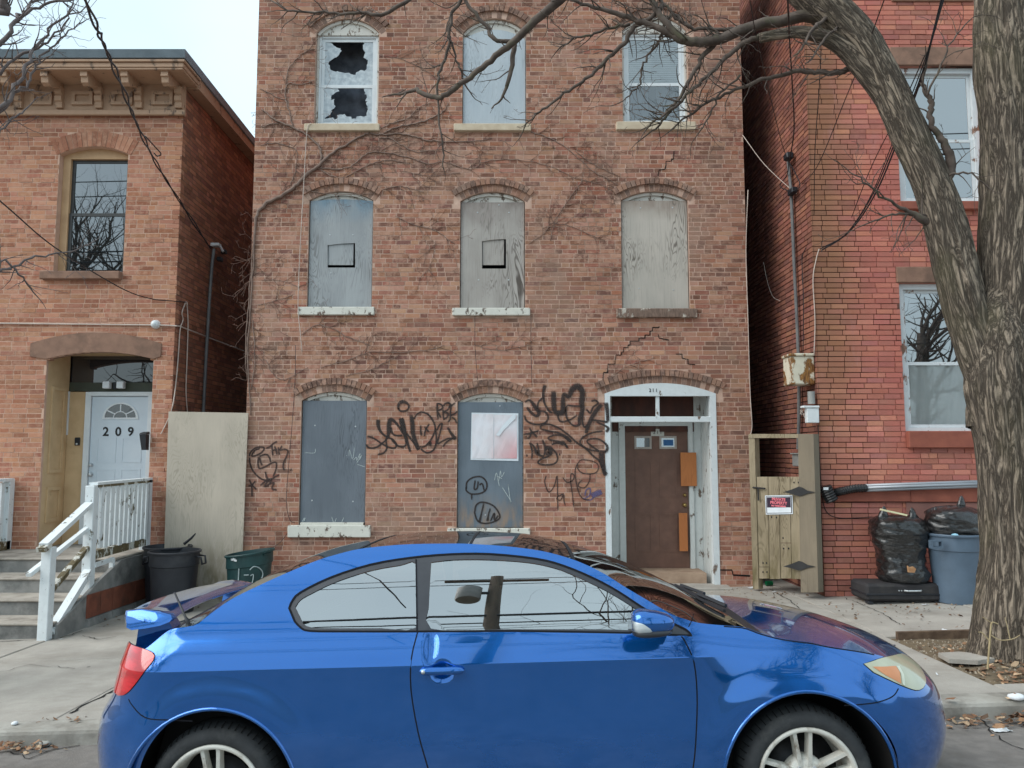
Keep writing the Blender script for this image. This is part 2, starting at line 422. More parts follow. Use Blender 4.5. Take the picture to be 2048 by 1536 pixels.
def bricks(wall, P, a0, a1, z0, z1, holes, pal, mat, size=.203, ht=.057, joint=.010, head=.25, keep=300, view=None, jit=.0018, depth=.1, skip=None, seed=1):
    rg = random.Random(seed); L = []
    z = z0; row = 0
    while z < z1:
        zm = z + ht / 2; iv = []
        for h in holes: iv += cut(h, zm)
        a = a0 - (rg.uniform(0, .1) if head else (.5 * (row % 2) * (size + joint)))
        while a < a1:
            ln = (size if rg.random() > head else size * .48) * rg.uniform(.98, 1.02)
            s, e = max(a, a0), min(a + ln, a1); a += ln + joint
            seg = [(s, e)]
            for (p, q) in iv:
                seg = [t for (s_, e_) in seg for t in ((s_, min(e_, p - .004)), (max(s_, q + .004), e_)) if t[1] - t[0] > .02]
            for (s_, e_) in seg:
                if e_ - s_ > .025 and not (skip and skip((s_ + e_) / 2, zm)): L.append((s_, e_, z + rg.uniform(-.0012, .0012), z + ht + rg.uniform(-.0012, .0012), max(-.0009, rg.gauss(0, jit))))
        z += ht + joint; row += 1
    def col_of(s_, e_, z_):
        c = rg.choice(pal); f = rg.uniform(.8, 1.1); g = 1 + .2 * noise.noise((s_ * .8, z_ * .8, seed))
        return (c[0] * f * g, c[1] * f * g * rg.uniform(.95, 1.05), c[2] * f * g * rg.uniform(.92, 1.08), 1)
    def one(m, b):
        s_, e_, zb, zt, d = b; p = P
        m.hexa([p(s_, zb, d), p(e_, zb, d), p(e_, zb, -depth), p(s_, zb, -depth), p(s_, zt, d), p(e_, zt, d), p(e_, zt, -depth), p(s_, zt, -depth)], col_of(s_, e_, zb))
    rank = sorted(range(len(L)), key=lambda i: -(view(L[i]) if view else 0)); own = set(rank[:keep])
    st = MB()
    for i, b in enumerate(L):
        if i in own:
            m = MB(); one(m, b); m.build('brick', mat, wall)
        else: one(st, b)
    st.build('bricks', mat, wall, kind='stuff')
def shows(P):
    def f(b):
        q = P((b[0] + b[1]) / 2, (b[2] + b[3]) / 2, 0); d = Vector(q) - cam.location
        fy = d.y * math.cos(PITCH) + d.z * math.sin(PITCH); u = d.x / fy * FPX; v_ = 768 - (d.z * math.cos(PITCH) - d.y * math.sin(PITCH)) / fy * FPX
        if abs(u) > 1010 or v_ < 10 or v_ > 1060: return 0
        return (b[1] - b[0]) * (b[3] - b[2]) / d.length_squared + 1e-6 * rnd.random()
    return f
def backing(name, P, a0, a1, z0, z1, holes, mat, parent, d=-.0025, deep=.24):
    v, t = region([(a0, z0), (a1, z0), (a1, z1), (a0, z1)], [hole_poly(h) for h in holes])
    m = MB(); m.add([P(p[0], p[1], d) for p in v], t)
    for h in holes:
        q = hole_poly(h); n = len(q); dp = h.get('deep', deep)
        m.add([P(p[0], p[1], d) for p in q] + [P(p[0], p[1], -dp) for p in q], [(i, (i + 1) % n, (i + 1) % n + n, i + n) for i in range(n)])
    return m.build(name, mat, parent)
def arch_ring(parent, P, h, r0, r1, proud, mat, pal, over=0., bw=.066, seed=3, depth=.1):
    rg = random.Random(seed); xc, zc, Rr = arch_of(h); half = (h['x1'] - h['x0']) / 2 + over
    a = math.asin(min(1, half / (Rr + r0))); n = max(3, int(2 * a * (Rr + r0) / bw)); g = .004 / (Rr + r0)
    for i in range(n):
        t0 = -a + 2 * a * i / n + g; t1 = -a + 2 * a * (i + 1) / n - g; m = MB(); d = proud + rg.gauss(0, .002)
        q = [(xc + (Rr + r) * math.sin(t), zc + (Rr + r) * math.cos(t)) for (r, t) in ((r0 + .003, t0), (r0 + .003, t1), (r1 - .003, t1), (r1 - .003, t0))]
        c = rg.choice(pal); f = rg.uniform(.75, 1.1)
        m.hexa([P(p[0], p[1], d) for p in q] + [P(p[0], p[1], -depth) for p in q], (c[0] * f, c[1] * f, c[2] * f, 1)); m.build('brick', mat, parent)

# ------------------------------------------------------------------ the boarded three storey house
PM = lambda a, b, d: (a, FM - d, b)
house = thing('brick_house', 'abandoned three storey brick house with boarded windows and graffiti', 'house', (-.2, FM, 0), 'row houses along the street')
m_mort = pm('pale_mortar', lin(206, 174, 156), lin(190, 156, 138), 9, .95, .3, dirt=lin(150, 124, 108), dsc=1.4)
m_brick = brick_mat('old_brick', lin(146, 126, 113), lin(192, 152, 132), .7, .62)
PAL = [lin(168, 119, 98)[:3], lin(158, 110, 91)[:3], lin(176, 129, 107)[:3], lin(140, 98, 83)[:3], lin(170, 121, 100)[:3], lin(180, 136, 114)[:3], lin(160, 105, 86)[:3], lin(132, 94, 81)[:3]]
PALA = [lin(150, 112, 95)[:3], lin(128, 100, 88)[:3], lin(160, 122, 102)[:3], lin(138, 112, 100)[:3], lin(120, 96, 86)[:3]]
def opening(u0, u1, vs, vb, vcrown, Y=FM, **k):
    p0 = px(u0, (vs + vb) / 2, Y); p1 = px(u1, (vs + vb) / 2, Y); um = (u0 + u1) / 2
    h = dict(x0=p0.x, x1=p1.x, z0=px(um, vb, Y).z, zs=px(um, vs, Y).z); h['rise'] = px(um, vcrown, Y).z - h['zs']; h.update(k); return h
def silled(h, u0, u1, v0, v1, Y=FM):
    a = px(u0, v1, Y); b = px(u1, v0, Y); h['sill'] = (a.x, b.x, a.z, b.z); h['also'] = h.get('also', []) + [(a.x, b.x, a.z, b.z)]; return h
W31 = silled(opening(630, 757, 64, 250, 36), 610, 760, 250, 264); W32 = silled(opening(925, 1052, 64, 250, 36), 908, 1062, 250, 264); W33 = silled(opening(1245, 1376, 60, 246, 30), 1232, 1390, 246, 262)
W21 = silled(opening(616, 745, 400, 615, 382), 597, 750, 615, 631); W22 = silled(opening(920, 1050, 402, 617, 383), 905, 1060, 617, 632); W23 = silled(opening(1243, 1378, 400, 618, 382), 1233, 1393, 618, 636)
W11 = silled(opening(600, 732, 801, 1050, 783), 577, 742, 1050, 1074); W12 = silled(opening(914, 1047, 803, 1056, 786), 895, 1060, 1056, 1072)
DR = opening(1211, 1436, 787, 1168, 766, deep=.7); DR['z0'] = -.1
for h in (W31, W32, W33, W21, W22, W23, W11, W12, DR): h['ring'] = .2; h['wide'] = .095
HM = [W31, W32, W33, W21, W22, W23, W11, W12, DR]
X0, X1, ZT = -3.765, 3.385, 9.3
wall = backing('wall', PM, X0, X1, -.5, ZT, HM, m_mort, house)
crack_pts = [(1205, 768), (1207, 745), (1215, 742), (1216, 728), (1230, 722), (1232, 710), (1243, 704), (1247, 695), (1256, 690), (1260, 682), (1278, 676), (1290, 670), (1300, 662), (1305, 655), (1318, 652)]
bricks(wall, PM, X0, X1, -.45, ZT, HM, PAL, m_brick, view=shows(PM), seed=11, keep=300, ht=.0545, joint=.0125, head=.34)
for i, h in enumerate(HM):
    ar = backing('arch', PM, h['x0'] - .02, h['x1'] + .02, h['zs'] + h['rise'] + .004, h['zs'] + h['rise'] + .03, [], m_mort, house, d=-.012)
    over = .06 if h is not DR else .09
    arch_ring(ar, PM, h, .0, .1, .0, m_brick, PALA, .03, seed=30 + i)
    arch_ring(ar, PM, h, .1, .195, .035, m_brick, PALA, over + .02, seed=50 + i)
# cracks in the joints, side walls and the flat roof out of the picture
m_black = pm('black_gap', lin(18, 15, 14), lin(12, 10, 10), 9, 1, 0)
def crack(pts, wd):
    m = MB()
    for a, b in zip(pts, pts[1:]):
        p = px(a[0], a[1], FM - .006); q = px(b[0], b[1], FM - .006); r = wd * rnd.uniform(.5, 1.2)
        if abs(p.x - q.x) > abs(p.z - q.z): m.hexa([(p.x, FM - .006, p.z - r), (q.x, FM - .006, q.z - r), (q.x, FM, q.z - r), (p.x, FM, p.z - r), (p.x, FM - .006, p.z + r), (q.x, FM - .006, q.z + r), (q.x, FM, q.z + r), (p.x, FM, p.z + r)])
        else: m.hexa([(p.x - r, FM - .006, p.z), (q.x - r, FM - .006, q.z), (q.x - r, FM, q.z), (p.x - r, FM, p.z), (p.x + r, FM - .006, p.z), (q.x + r, FM - .006, q.z), (q.x + r, FM, q.z), (p.x + r, FM, p.z)])
    m.build('crack', m_black, wall)
def steps(l):
    o = [l[0]]
    for a, b in zip(l, l[1:]):
        if abs(a[0] - b[0]) > 2 and abs(a[1] - b[1]) > 2: o.append((b[0], a[1]))
        o.append(b)
    return o
crack(steps(crack_pts), .006)
crack(steps([(1348, 302), (1347, 318), (1343, 322), (1332, 330), (1330, 338), (1318, 340), (1316, 352)]), .006)
crack(steps([(1352, 708), (1364, 716), (1372, 718), (1376, 728), (1390, 729)]), .005); crack([(1316, 668), (1318, 676), (1338, 680)], .005)
crack([(1200, 770), (1207, 768)], .006); crack([(1437, 1140), (1464, 1140), (1466, 1150), (1500, 1152)], .012)
m_sidebrick = pm('plain_side_brick', lin(140, 92, 76), lin(120, 80, 68), 8, .95, .3)
m = MB(); m.add([(X0, FM, -.5), (X0, 20, -.5), (X0, 20, ZT), (X0, FM, ZT), (X1, FM, -.5), (X1, 20, -.5), (X1, 20, ZT), (X1, FM, ZT)], [(0, 1, 2, 3), (7, 6, 5, 4), (1, 5, 6, 2)]); m.build('side_wall', m_sidebrick, house)
m_tar = pm('roof_tar', lin(60, 60, 62), lin(44, 44, 46), 6, .95, .3)
MB().box(X0 - .15, X1 + .15, FM - .35, 20.1, ZT, ZT + .3).build('roof', m_tar, house)
# dark rooms behind the openings
m_dark2 = pm('lightened_room', lin(128, 134, 146), lin(84, 88, 98), 5, .9, 0)  # room colour lightened to stand in for daylight that hardly gets in
def room(h, Y, parent, d=.7):
    m = MB(); a, b, c, z = h['x0'] - .1, h['x1'] + .1, h['z0'] - .1, h['zs'] + h.get('rise', 0) + .1
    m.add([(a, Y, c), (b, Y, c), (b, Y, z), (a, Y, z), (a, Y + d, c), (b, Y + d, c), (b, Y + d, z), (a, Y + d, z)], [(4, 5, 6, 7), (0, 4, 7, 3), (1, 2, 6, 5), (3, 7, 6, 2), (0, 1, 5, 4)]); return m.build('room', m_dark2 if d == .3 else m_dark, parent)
m_sill = peel('painted_sill', lin(214, 212, 202), lin(120, 104, 92), .35); m_sill3 = pm('stone_sill', lin(206, 190, 166), lin(190, 172, 148), 8, .85, .2)
m_sillb = peel('worn_sill', lin(196, 188, 176), lin(132, 108, 94), .85, 4)
m_frame = peel('old_white_frame', lin(208, 204, 196), lin(130, 112, 98), .3, 12)
m_vinyl = pm('white_vinyl', lin(224, 228, 230), lin(212, 217, 220), 5, .4, 0)
def frame_poly(h, t): 
    return hole_poly(h, 14, -.001), None
def win(h, sill_mat, sill_dz=.0, fdepth=.075, fw=.05, head=.09):
    """arched timber frame set back in the brick, with its sill; returns the window part and the clear opening"""
    x0, x1, z0, zs = h['x0'] + .003, h['x1'] - .003, h['z0'] + .002, h['zs']; xc, zc, Rr = arch_of(h); Rr -= .003
    outer = hole_poly(dict(h, x0=x0, x1=x1, z0=z0), 14)
    zi = zs - .01
    inner = [(x0 + fw, z0 + .004), (x1 - fw, z0 + .004), (x1 - fw, zi), (x0 + fw, zi)]
    m = MB(); m.prism(outer, FM + fdepth, FM + fdepth + .09, inner)
    # curved moulding round the head
    a = math.asin((x1 - xc) / Rr)
    o = m.build('window', m_frame, house)
    mm = MB(); n = 16
    for k in range(n):
        t0 = a - 2 * a * k / n; t1 = a - 2 * a * (k + 1) / n; q = [(xc + (Rr - r) * math.sin(t), zc + (Rr - r) * math.cos(t)) for (r, t) in ((.004, t0), (.004, t1), (.045, t1), (.045, t0))]
        mm.hexa([(p[0], FM + fdepth - .03, p[1]) for p in q] + [(p[0], FM + fdepth + .002, p[1]) for p in q])
    mm.build('head_moulding', m_frame, o)
    if 'sill' in h:
        s = h['sill']; MB().rbox(s[0], s[1], FM - .06, FM + .12, s[2] - .0, s[3], .008).build('sill', sill_mat, o)
    room(h, FM + .2, o, .3 if h is W31 else .7)
    return o, (x0 + fw, x1 - fw, z0 + .004, zi)
def nails(parent, pts, Y):
    for (u, v) in pts:
        p = px(u, v, Y); MB().lathe([(0, -.004), (.008, -.003), (.011, 0)], 8, (p.x, Y, p.z), 'y').build('nail_washer', m_nail, parent)
m_nail = pm('galvanised', lin(210, 214, 216), lin(180, 184, 186), 20, .4, 0, metal=.5)
def board(h, parent, mat, z1, dx=(.012, -.012), Y=None, hole=None, th=.014, top=0., arch=0.):
    Y = Y if Y is not None else FM + .035
    x0, x1, z0 = h['x0'] + dx[0], h['x1'] + dx[1], h['z0'] + .004
    MB().prism([(x0, z0), (x1, z0)] + [(x1 + (x0 - x1) * i / 10, z1 + top * (1 - i / 10) + arch * (1 - (i / 5 - 1) ** 2)) for i in range(11)], Y, Y + th, hole).build('board', mat, parent)
G = lin
ply21 = plywood('plywood_blue_faded', G(164, 168, 170), G(146, 150, 153), G(96, 94, 92), .7, G(104, 138, 160), (5.15, 5.6))
ply22 = plywood('plywood_grey', G(178, 172, 166), G(158, 152, 146), G(88, 80, 74), 1., G(112, 98, 92), (5.05, 5.5))
ply23 = plywood('plywood_pale', G(190, 182, 172), G(174, 168, 159), G(104, 96, 88), 1., G(140, 122, 110), (5.2, 5.5))
ply32 = plywood('plywood_white_blue', G(188, 196, 202), G(170, 180, 188), G(122, 128, 134), .5)
ply11 = plywood('plywood_slate', G(112, 120, 129), G(98, 106, 115), G(66, 70, 76), .6)
ply12 = plywood('plywood_slate_worn', G(112, 124, 135), G(98, 109, 119), G(70, 80, 90), .4, None, (0, 1), G(150, 126, 104), (1.3, .75))
z = lambda v: px(1024, v, FM).z
# first floor
o11, _ = win(W11, m_sill); board(W11, o11, ply11, z(801)); nails(o11, [(630, 851), (711, 853), (624, 1001), (706, 1003)], FM + .033)
MB().box(W11['x0'] + .03, W11['x1'] - .02, FM - .03, FM + .03, W11['z0'] + .002, W11['z0'] + .035).build('batten', m_sill, o11)
o12, _ = win(W12, m_sill); board(W12, o12, ply12, z(804)); nails(o12, [(1000, 812), (971, 1030)], FM + .033)
# second floor
c = px(683, 510, FM + .03); hp = lambda u0, u1, v0, v1, k=2: [(px(u0, v1, FM + .03).x, px(u0, v1, FM + .03).z), (px(u1, v1, FM + .03).x, px(u1, v1, FM + .03).z), (px(u1, v0, FM + .03).x, px(u1, v0, FM + .03).z), (px((u0 + u1) / 2, v0 - k + 2, FM + .03).x, px(u0, v0 + 1, FM + .03).z), (px(u0, v0 + 4, FM + .03).x, px(u0, v0 + 4, FM + .03).z)]
o21, _ = win(W21, m_sill); board(W21, o21, ply21, z(401), arch=.03, hole=hp(655, 710, 486, 535)); nails(o21, [(660, 470), (706, 470), (662, 546)], FM + .033)
a, b = px(656, 530, FM + .05), px(707, 488, FM + .05); MB().box(a.x, b.x, FM + .052, FM + .062, a.z, b.z).build('loose_patch', ply21, o21)
o22, _ = win(W22, m_sill); board(W22, o22, ply22, z(403), hole=hp(964, 1012, 478, 537, 2)); nails(o22, [(955, 425), (998, 410), (1018, 425), (957, 560), (1017, 560)], FM + .033)
a, b = px(965, 530, FM + .05), px(1008, 480, FM + .05); MB().box(a.x, b.x, FM + .052, FM + .062, a.z, b.z).build('loose_patch', ply22, o22)
o23, _ = win(W23, m_sillb); board(W23, o23, ply23, z(400)); nails(o23, [(1281, 416), (1345, 415), (1278, 577), (1347, 580)], FM + .033)
# third floor
o32, _ = win(W32, m_sill3); board(W32, o32, ply32, z(76), (.01, -.01), arch=.15); nails(o32, [(972, 113), (1009, 113), (970, 178), (1004, 179)], FM + .033)
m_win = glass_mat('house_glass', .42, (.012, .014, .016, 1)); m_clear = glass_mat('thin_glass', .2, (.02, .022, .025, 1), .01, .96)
m_shard = pm('dirty_sky_glass', lin(198, 206, 210), lin(160, 170, 178), 14, .25, 0)  # dirty panes, with the sky's reflection put into their pale colour
def sash_window(h, o, clear, fd=.1, mid=.45):
    x0, x1, z0, z1 = clear; Y = FM + fd; t = .045
    fr = MB(); fr.prism([(x0, z0), (x1, z0), (x1, z1), (x0, z1)], Y, Y + .06, [(x0 + .03, z0 + .03), (x1 - .03, z0 + .03), (x1 - .03, z1 - .03), (x0 + .03, z1 - .03)]); fr.build('vinyl_frame', m_vinyl, o)
    zm = z0 + (z1 - z0) * mid; out = []
    for k, (a, b, dy) in enumerate(((zm - .02, z1 - .032, .022), (z0 + .032, zm + .02, .004))):
        p = [(x0 + .032, a), (x1 - .032, a), (x1 - .032, b), (x0 + .032, b)]; q = [(x0 + .032 + t, a + t), (x1 - .032 - t, a + t), (x1 - .032 - t, b - t), (x0 + .032 + t, b - t)]
        MB().prism(p, Y + dy, Y + dy + .016, q).build('sash', m_vinyl, o); out.append((q, Y + dy + .008))
    return out
o31, c31 = win(W31, m_sill3, fw=.03); s31 = sash_window(W31, o31, c31)
jag = [[(668, 66), (683, 74), (688, 66), (711, 72), (730, 75), (726, 94), (727, 115), (735, 128), (729, 142), (712, 145), (690, 146), (664, 141), (660, 131), (656, 128), (668, 116), (679, 108), (681, 95), (666, 90), (661, 80), (675, 76)],
       [(672, 166), (700, 162), (734, 163), (728, 175), (728, 188), (733, 196), (736, 215), (733, 226), (722, 232), (708, 237), (693, 233), (682, 229), (670, 239), (660, 233), (649, 238), (664, 222), (671, 212), (669, 198), (662, 195), (679, 182), (670, 172)]]
def jagged(l):
    o = []
    for a, b in zip(l, l[1:] + l[:1]):
        o.append(a); d = math.hypot(a[0] - b[0], a[1] - b[1])
        if d > 6: f_ = rnd.uniform(.3, .7); o.append((a[0] + (b[0] - a[0]) * f_ + rnd.uniform(-4, 4), a[1] + (b[1] - a[1]) * f_ + rnd.uniform(-4, 4)))
    return o
jag = [jagged(jagged(l)) for l in jag]
for (q, Y), jg in zip(s31, jag):
    MB().prism(q, Y, Y + .003, [(max(q[0][0] + .004, min(q[1][0] - .004, px(a, b, Y).x)), max(q[0][1] + .004, min(q[2][1] - .004, px(a, b, Y).z))) for (a, b) in jg]).build('broken_pane', m_shard, o31)
o33, c33 = win(W33, m_sill3, fw=.03); s33 = sash_window(W33, o33, c33)
for (q, Y) in s33: MB().add([(p[0], Y, p[1]) for p in q], [(0, 1, 2, 3)]).build('pane', m_clear, o33)
m_blind = pm('white_blind', lin(226, 230, 230), lin(206, 212, 214), 3, .6, 0)
q, Y = s33[0]; n = 20
for i in range(n):
    zz = q[0][1] + (q[2][1] - q[0][1]) * (i + .5) / n; x0, x1 = q[0][0], q[1][0]
    MB().hexa([(x0, Y + .012, zz - .016), (x1, Y + .012, zz - .016), (x1, Y + .015, zz - .016), (x0, Y + .015, zz - .016), (x0, Y + .02, zz + .017), (x1, Y + .02, zz + .017), (x1, Y + .023, zz + .017), (x0, Y + .023, zz + .017)]).build('blind_slat', m_blind, o33)
q, Y = s33[1]; mcur = pm('grey_curtain', lin(120, 130, 140), lin(88, 96, 106), 9, .9, 0, stretch=(1, 1, .1))
for (xa, xb) in ((q[0][0], q[0][0] + .3), (q[1][0] - .32, q[1][0])):
    m = MB(); n = 24
    for i in range(n + 1):
        xx = xa + (xb - xa) * i / n
        for zz in (q[0][1] - .05, q[2][1] + .05): m.v.append((xx, Y + .12 + .02 * math.sin(i * 1.4), zz))
    m.f = [(2 * i, 2 * i + 2, 2 * i + 3, 2 * i + 1) for i in range(n)]; m.build('curtain', mcur, o33, True)

# doorway of the boarded house
m_white = peel('peeling_white', lin(214, 220, 222), lin(126, 106, 92), .12, 7); m_white2 = peel('peeling_white_worn', lin(206, 210, 208), lin(120, 104, 90), .16, 6)
m_brown = pm('brown_door_paint', lin(116, 84, 70), lin(102, 73, 61), 7, .55, .08, dirt=lin(116, 92, 80), dsc=3, dlo=.62, dhi=.8)
m_board = pm('dark_red_board', lin(84, 46, 34), lin(60, 34, 28), 8, .7, .15, stretch=(1, 1, .3))
YD = FM + .6
dw = MB(); d0, d1 = DR['x0'] + .002, DR['x1'] - .002; zt = px(1320, 792, FM).z; cw = .075
gz = walk_z(2.1, FM) - .02
outer = [(d0, gz), (d0 + cw, gz), (d0 + cw, zt), (d1 - cw - .01, zt), (d1 - cw - .01, gz), (d1, gz)] + hole_poly(DR, 16, -.002)[2:]
door_o = None
m = MB(); m.prism(outer, FM - .012, FM + .09); dframe = m.build('door_frame', m_white, house)
za, zb = px(1320, 840, FM).z, px(1320, 833, FM).z; MB().rbox(d0 + cw, d1 - cw - .01, FM - .005, FM + .08, za - .03, zb, .006).build('transom_bar', m_white, dframe)
xm = px(1316, 815, FM).x; MB().rbox(xm - .025, xm + .025, FM + .01, FM + .07, zb, zt, .005).build('mullion', m_white, dframe)
# vestibule: side panels, back wall, ceiling
zc_ = zb + .46
MB().add([(d1 - cw + .01, FM + .09, gz), (d1 - cw + .01, YD + .05, gz), (d1 - cw + .01, YD + .05, zc_), (d1 - cw + .01, FM + .09, zc_)], [(0, 1, 2, 3)]).build('side_panel', m_white2, dframe)
for i in range(5): MB().rbox(d1 - cw - .004, d1 - cw + .008, FM + .12 + i * .095, FM + .2 + i * .095, gz, zc_, .004).build('bead_board', m_white2, dframe)
MB().add([(d0 + cw - .01, FM + .09, gz), (d0 + cw - .01, YD + .05, gz), (d0 + cw - .01, YD + .05, zc_), (d0 + cw - .01, FM + .09, zc_)], [(3, 2, 1, 0)]).build('side_panel', m_white2, dframe)
MB().box(d0, d1, FM + .09, YD + .1, zc_, zc_ + .03).build('soffit', m_white2, dframe)
for (a, b) in ((1224, 1309), (1319, 1385)):
    p, q = px(a, 850, YD), px(b, 760, YD); MB().box(p.x, q.x, YD - .02, YD, p.z - .1, zc_).build('transom_board', m_board, dframe)
p = px(1385, 850, YD); MB().box(p.x, d1, YD - .01, YD + .04, gz, zc_).build('back_panel', m_white2, dframe)
p = px(1238, 850, YD); MB().box(d0, p.x, YD - .01, YD + .04, gz, zc_).build('back_panel', m_white2, dframe)
zd1 = px(1310, 852, YD).z; zd0 = px(1310, 1136, YD).z
xa, xb = px(1250, 950, YD).x, px(1377, 950, YD).x; xo, xe = px(1238, 950, YD).x, px(1386, 950, YD).x
MB().prism([(xo, gz), (xa, gz), (xa, zd1), (xb, zd1), (xb, gz), (xe, gz), (xe, zd1 + .08), (xo, zd1 + .08)], YD - .04, YD + .06).build('jamb', m_white2, dframe)
dr = MB(); dr.box(xa + .004, xb - .004, YD + .01, YD + .05, zd0, zd1 - .004); door = dr.build('door', m_brown, house)
for (u0, u1, v0, v1) in ((1271, 1305, 922, 994), (1320, 1354, 922, 994), (1271, 1305, 1027, 1104), (1320, 1354, 1027, 1104)):
    p, q = px(u0, v1, YD), px(u1, v0, YD); t = .03
    MB().prism([(p.x, p.z), (q.x, p.z), (q.x, q.z), (p.x, q.z)], YD + .003, YD + .012, [(p.x + t, p.z + t), (q.x - t, p.z + t), (q.x - t, q.z - t), (p.x + t, q.z - t)]).build('panel_moulding', m_brown, door)
m_lite = pm('lite_frame', lin(176, 166, 158), lin(160, 150, 142), 9, .6, .1)
m_grey_glass = glass_mat('grey_glass', .3, lin(120, 130, 136))
m_blue = pm('blue_sticker', lin(40, 96, 150), lin(36, 88, 140), 9, .5, 0)
for i, (u0, u1) in enumerate(((1269, 1303), (1319, 1353))):
    p, q = px(u0, 898, YD), px(u1, 872, YD); t = .03
    MB().prism([(p.x, p.z), (q.x, p.z), (q.x, q.z), (p.x, q.z)], YD - .004, YD + .012, [(p.x + t, p.z + t), (q.x - t, p.z + t), (q.x - t, q.z - t), (p.x + t, q.z - t)]).build('lite_frame', m_lite, door)
    MB().box(p.x + t, q.x - t, YD + .004, YD + .009, p.z + t, q.z - t).build('pane', m_grey_glass, door)
    if i: MB().box(p.x + .06, q.x - .05, YD + .0015, YD + .003, p.z + .05, q.z - .055).build('sticker', m_blue, door)
m_num = pm('number_plate_white', lin(206, 204, 196), lin(190, 188, 180), 8, .6, 0); m_ink = pm('black_paint', lin(22, 22, 24), lin(28, 28, 30), 8, .6, 0)
p, q = px(1302, 872, YD), px(1328, 858, YD); MB().box(p.x, q.x, YD + .002, YD + .009, p.z, q.z).build('number_plate', m_num, door)
for i_, ch in enumerate('211'): text_mesh(ch, .072, m_ink, 'house_number', door, ((p.x + q.x) / 2 + (i_ - 1) * .05, YD - .001, (p.z + q.z) / 2))
for i_, ch in enumerate('211'): text_mesh(ch, .07, m_ink, 'house_number', dframe, (px(1306, 781, FM).x + (i_ - 1) * .045, FM - .016, px(1306, 781, FM).z))
m_brass = pm('brass', lin(178, 152, 96), lin(150, 124, 76), 14, .35, 0, metal=.8)
for (v, r) in ((1002, .022), (1022, .028)):
    p = px(1369, v - 12, YD); MB().lathe([(0, -.05), (r * .7, -.05), (r, -.035), (r * .6, -.015), (r * 1.1, -.004), (r * 1.1, .012)], 16, (p.x, YD, p.z), 'y').build('lock', m_brass, door, True)
m_orange = plywood('raw_plywood', lin(192, 122, 70), lin(176, 108, 60), lin(140, 82, 46), .4)
for (u0, u1, v0, v1) in ((1362, 1392, 905, 972), (1359, 1374, 1026, 1102)):
    p, q = px(u0, v1, YD - .06), px(u1, v0, YD - .06); MB().box(p.x, q.x, YD - .075, YD - .055, p.z, q.z).build('nailed_board', m_orange, door)
MB().box(xo - .05, xe + .05, FM + .12, YD + .06, gz, zd0 - .003).build('threshold', pm('worn_wood', lin(176, 150, 128), lin(150, 124, 104), 6, .85, .3), dframe)
MB().rbox(d0 + .1, d1 + .1, FM - .28, FM + .11, gz - .1, gz + .075, .012).build('door_step', m_conc, house)

# poster on the middle board, graffiti on the wall and boards
k = NB('poster_print'); P_ = k.pos(); cc = k.mix(k.ramp(k.noise(P_, 3.0, 2), .35, .7), lin(226, 226, 232), lin(216, 206, 208)); zz = k.sep()
cc = k.mix(k.math('MULTIPLY', k.ramp(zz[2], 2.25, 1.75), k.ramp(zz[0], -.35, .0)), cc, lin(214, 160, 164)); k.col(cc); k.set(Roughness=.5); m_poster = k.m
pa, pb = px(944, 917, FM + .02), px(1034, 828, FM + .02); xs_ = (pa.x + pb.x) / 2 - .01
po = thing('poster', 'faded pink and white two panel poster tacked on slate blue boarded window', 'poster', (xs_, FM + .02, pa.z))
for (a, b) in ((pa.x, xs_ - .004), (xs_ + .004, pb.x)):
    m = MB(); n = 6
    for i in range(n + 1):
        for j in range(n + 1): m.v.append((a + (b - a) * i / n, FM + .026 - .008 * abs(noise.noise((i * .7 + a * 3, j * .6, 1))) , pa.z + (pb.z - pa.z) * j / n - .01 * (b > xs_) * j / n))
    m.f = [(i * (n + 1) + j, (i + 1) * (n + 1) + j, (i + 1) * (n + 1) + j + 1, i * (n + 1) + j + 1) for i in range(n) for j in range(n)]; m.build('sheet', m_poster, po)
m_pw = pm('poster_margin', lin(224, 230, 236), lin(212, 220, 226), 9, .5, 0)
MB().prism([(pa.x - .02, pa.z - .02), (pb.x + .02, pa.z - .035), (pb.x + .02, pb.z + .01), (pa.x - .01, pb.z + .02)], FM + .0285, FM + .031).build('margin', m_pw, po)
MB().prism([(xs_ + .03, pa.z + .33), (xs_ + .07, pa.z + .31), (xs_ + .14, pa.z + .4), (pb.x - .02, pb.z - .06), (pb.x - .02, pb.z - .005), (pb.x - .07, pb.z - .02), (xs_ + .12, pa.z + .46)], FM + .012, FM + .0125).build('fold', m_pw, po)
m_sp = spray_mat('black_spray', lin(44, 34, 32)); m_mk = spray_mat('brown_marker', lin(62, 44, 40)); m_sc = spray_mat('pale_scratch', lin(186, 196, 196)); m_pu = spray_mat('purple_marker', lin(92, 84, 120))
def C(ox, oy, sc, lst, w_=3.): return [[(ox + p[0] / sc, oy + p[1] / sc, (p[2] if len(p) > 2 else w_)) for p in ln] for ln in lst]
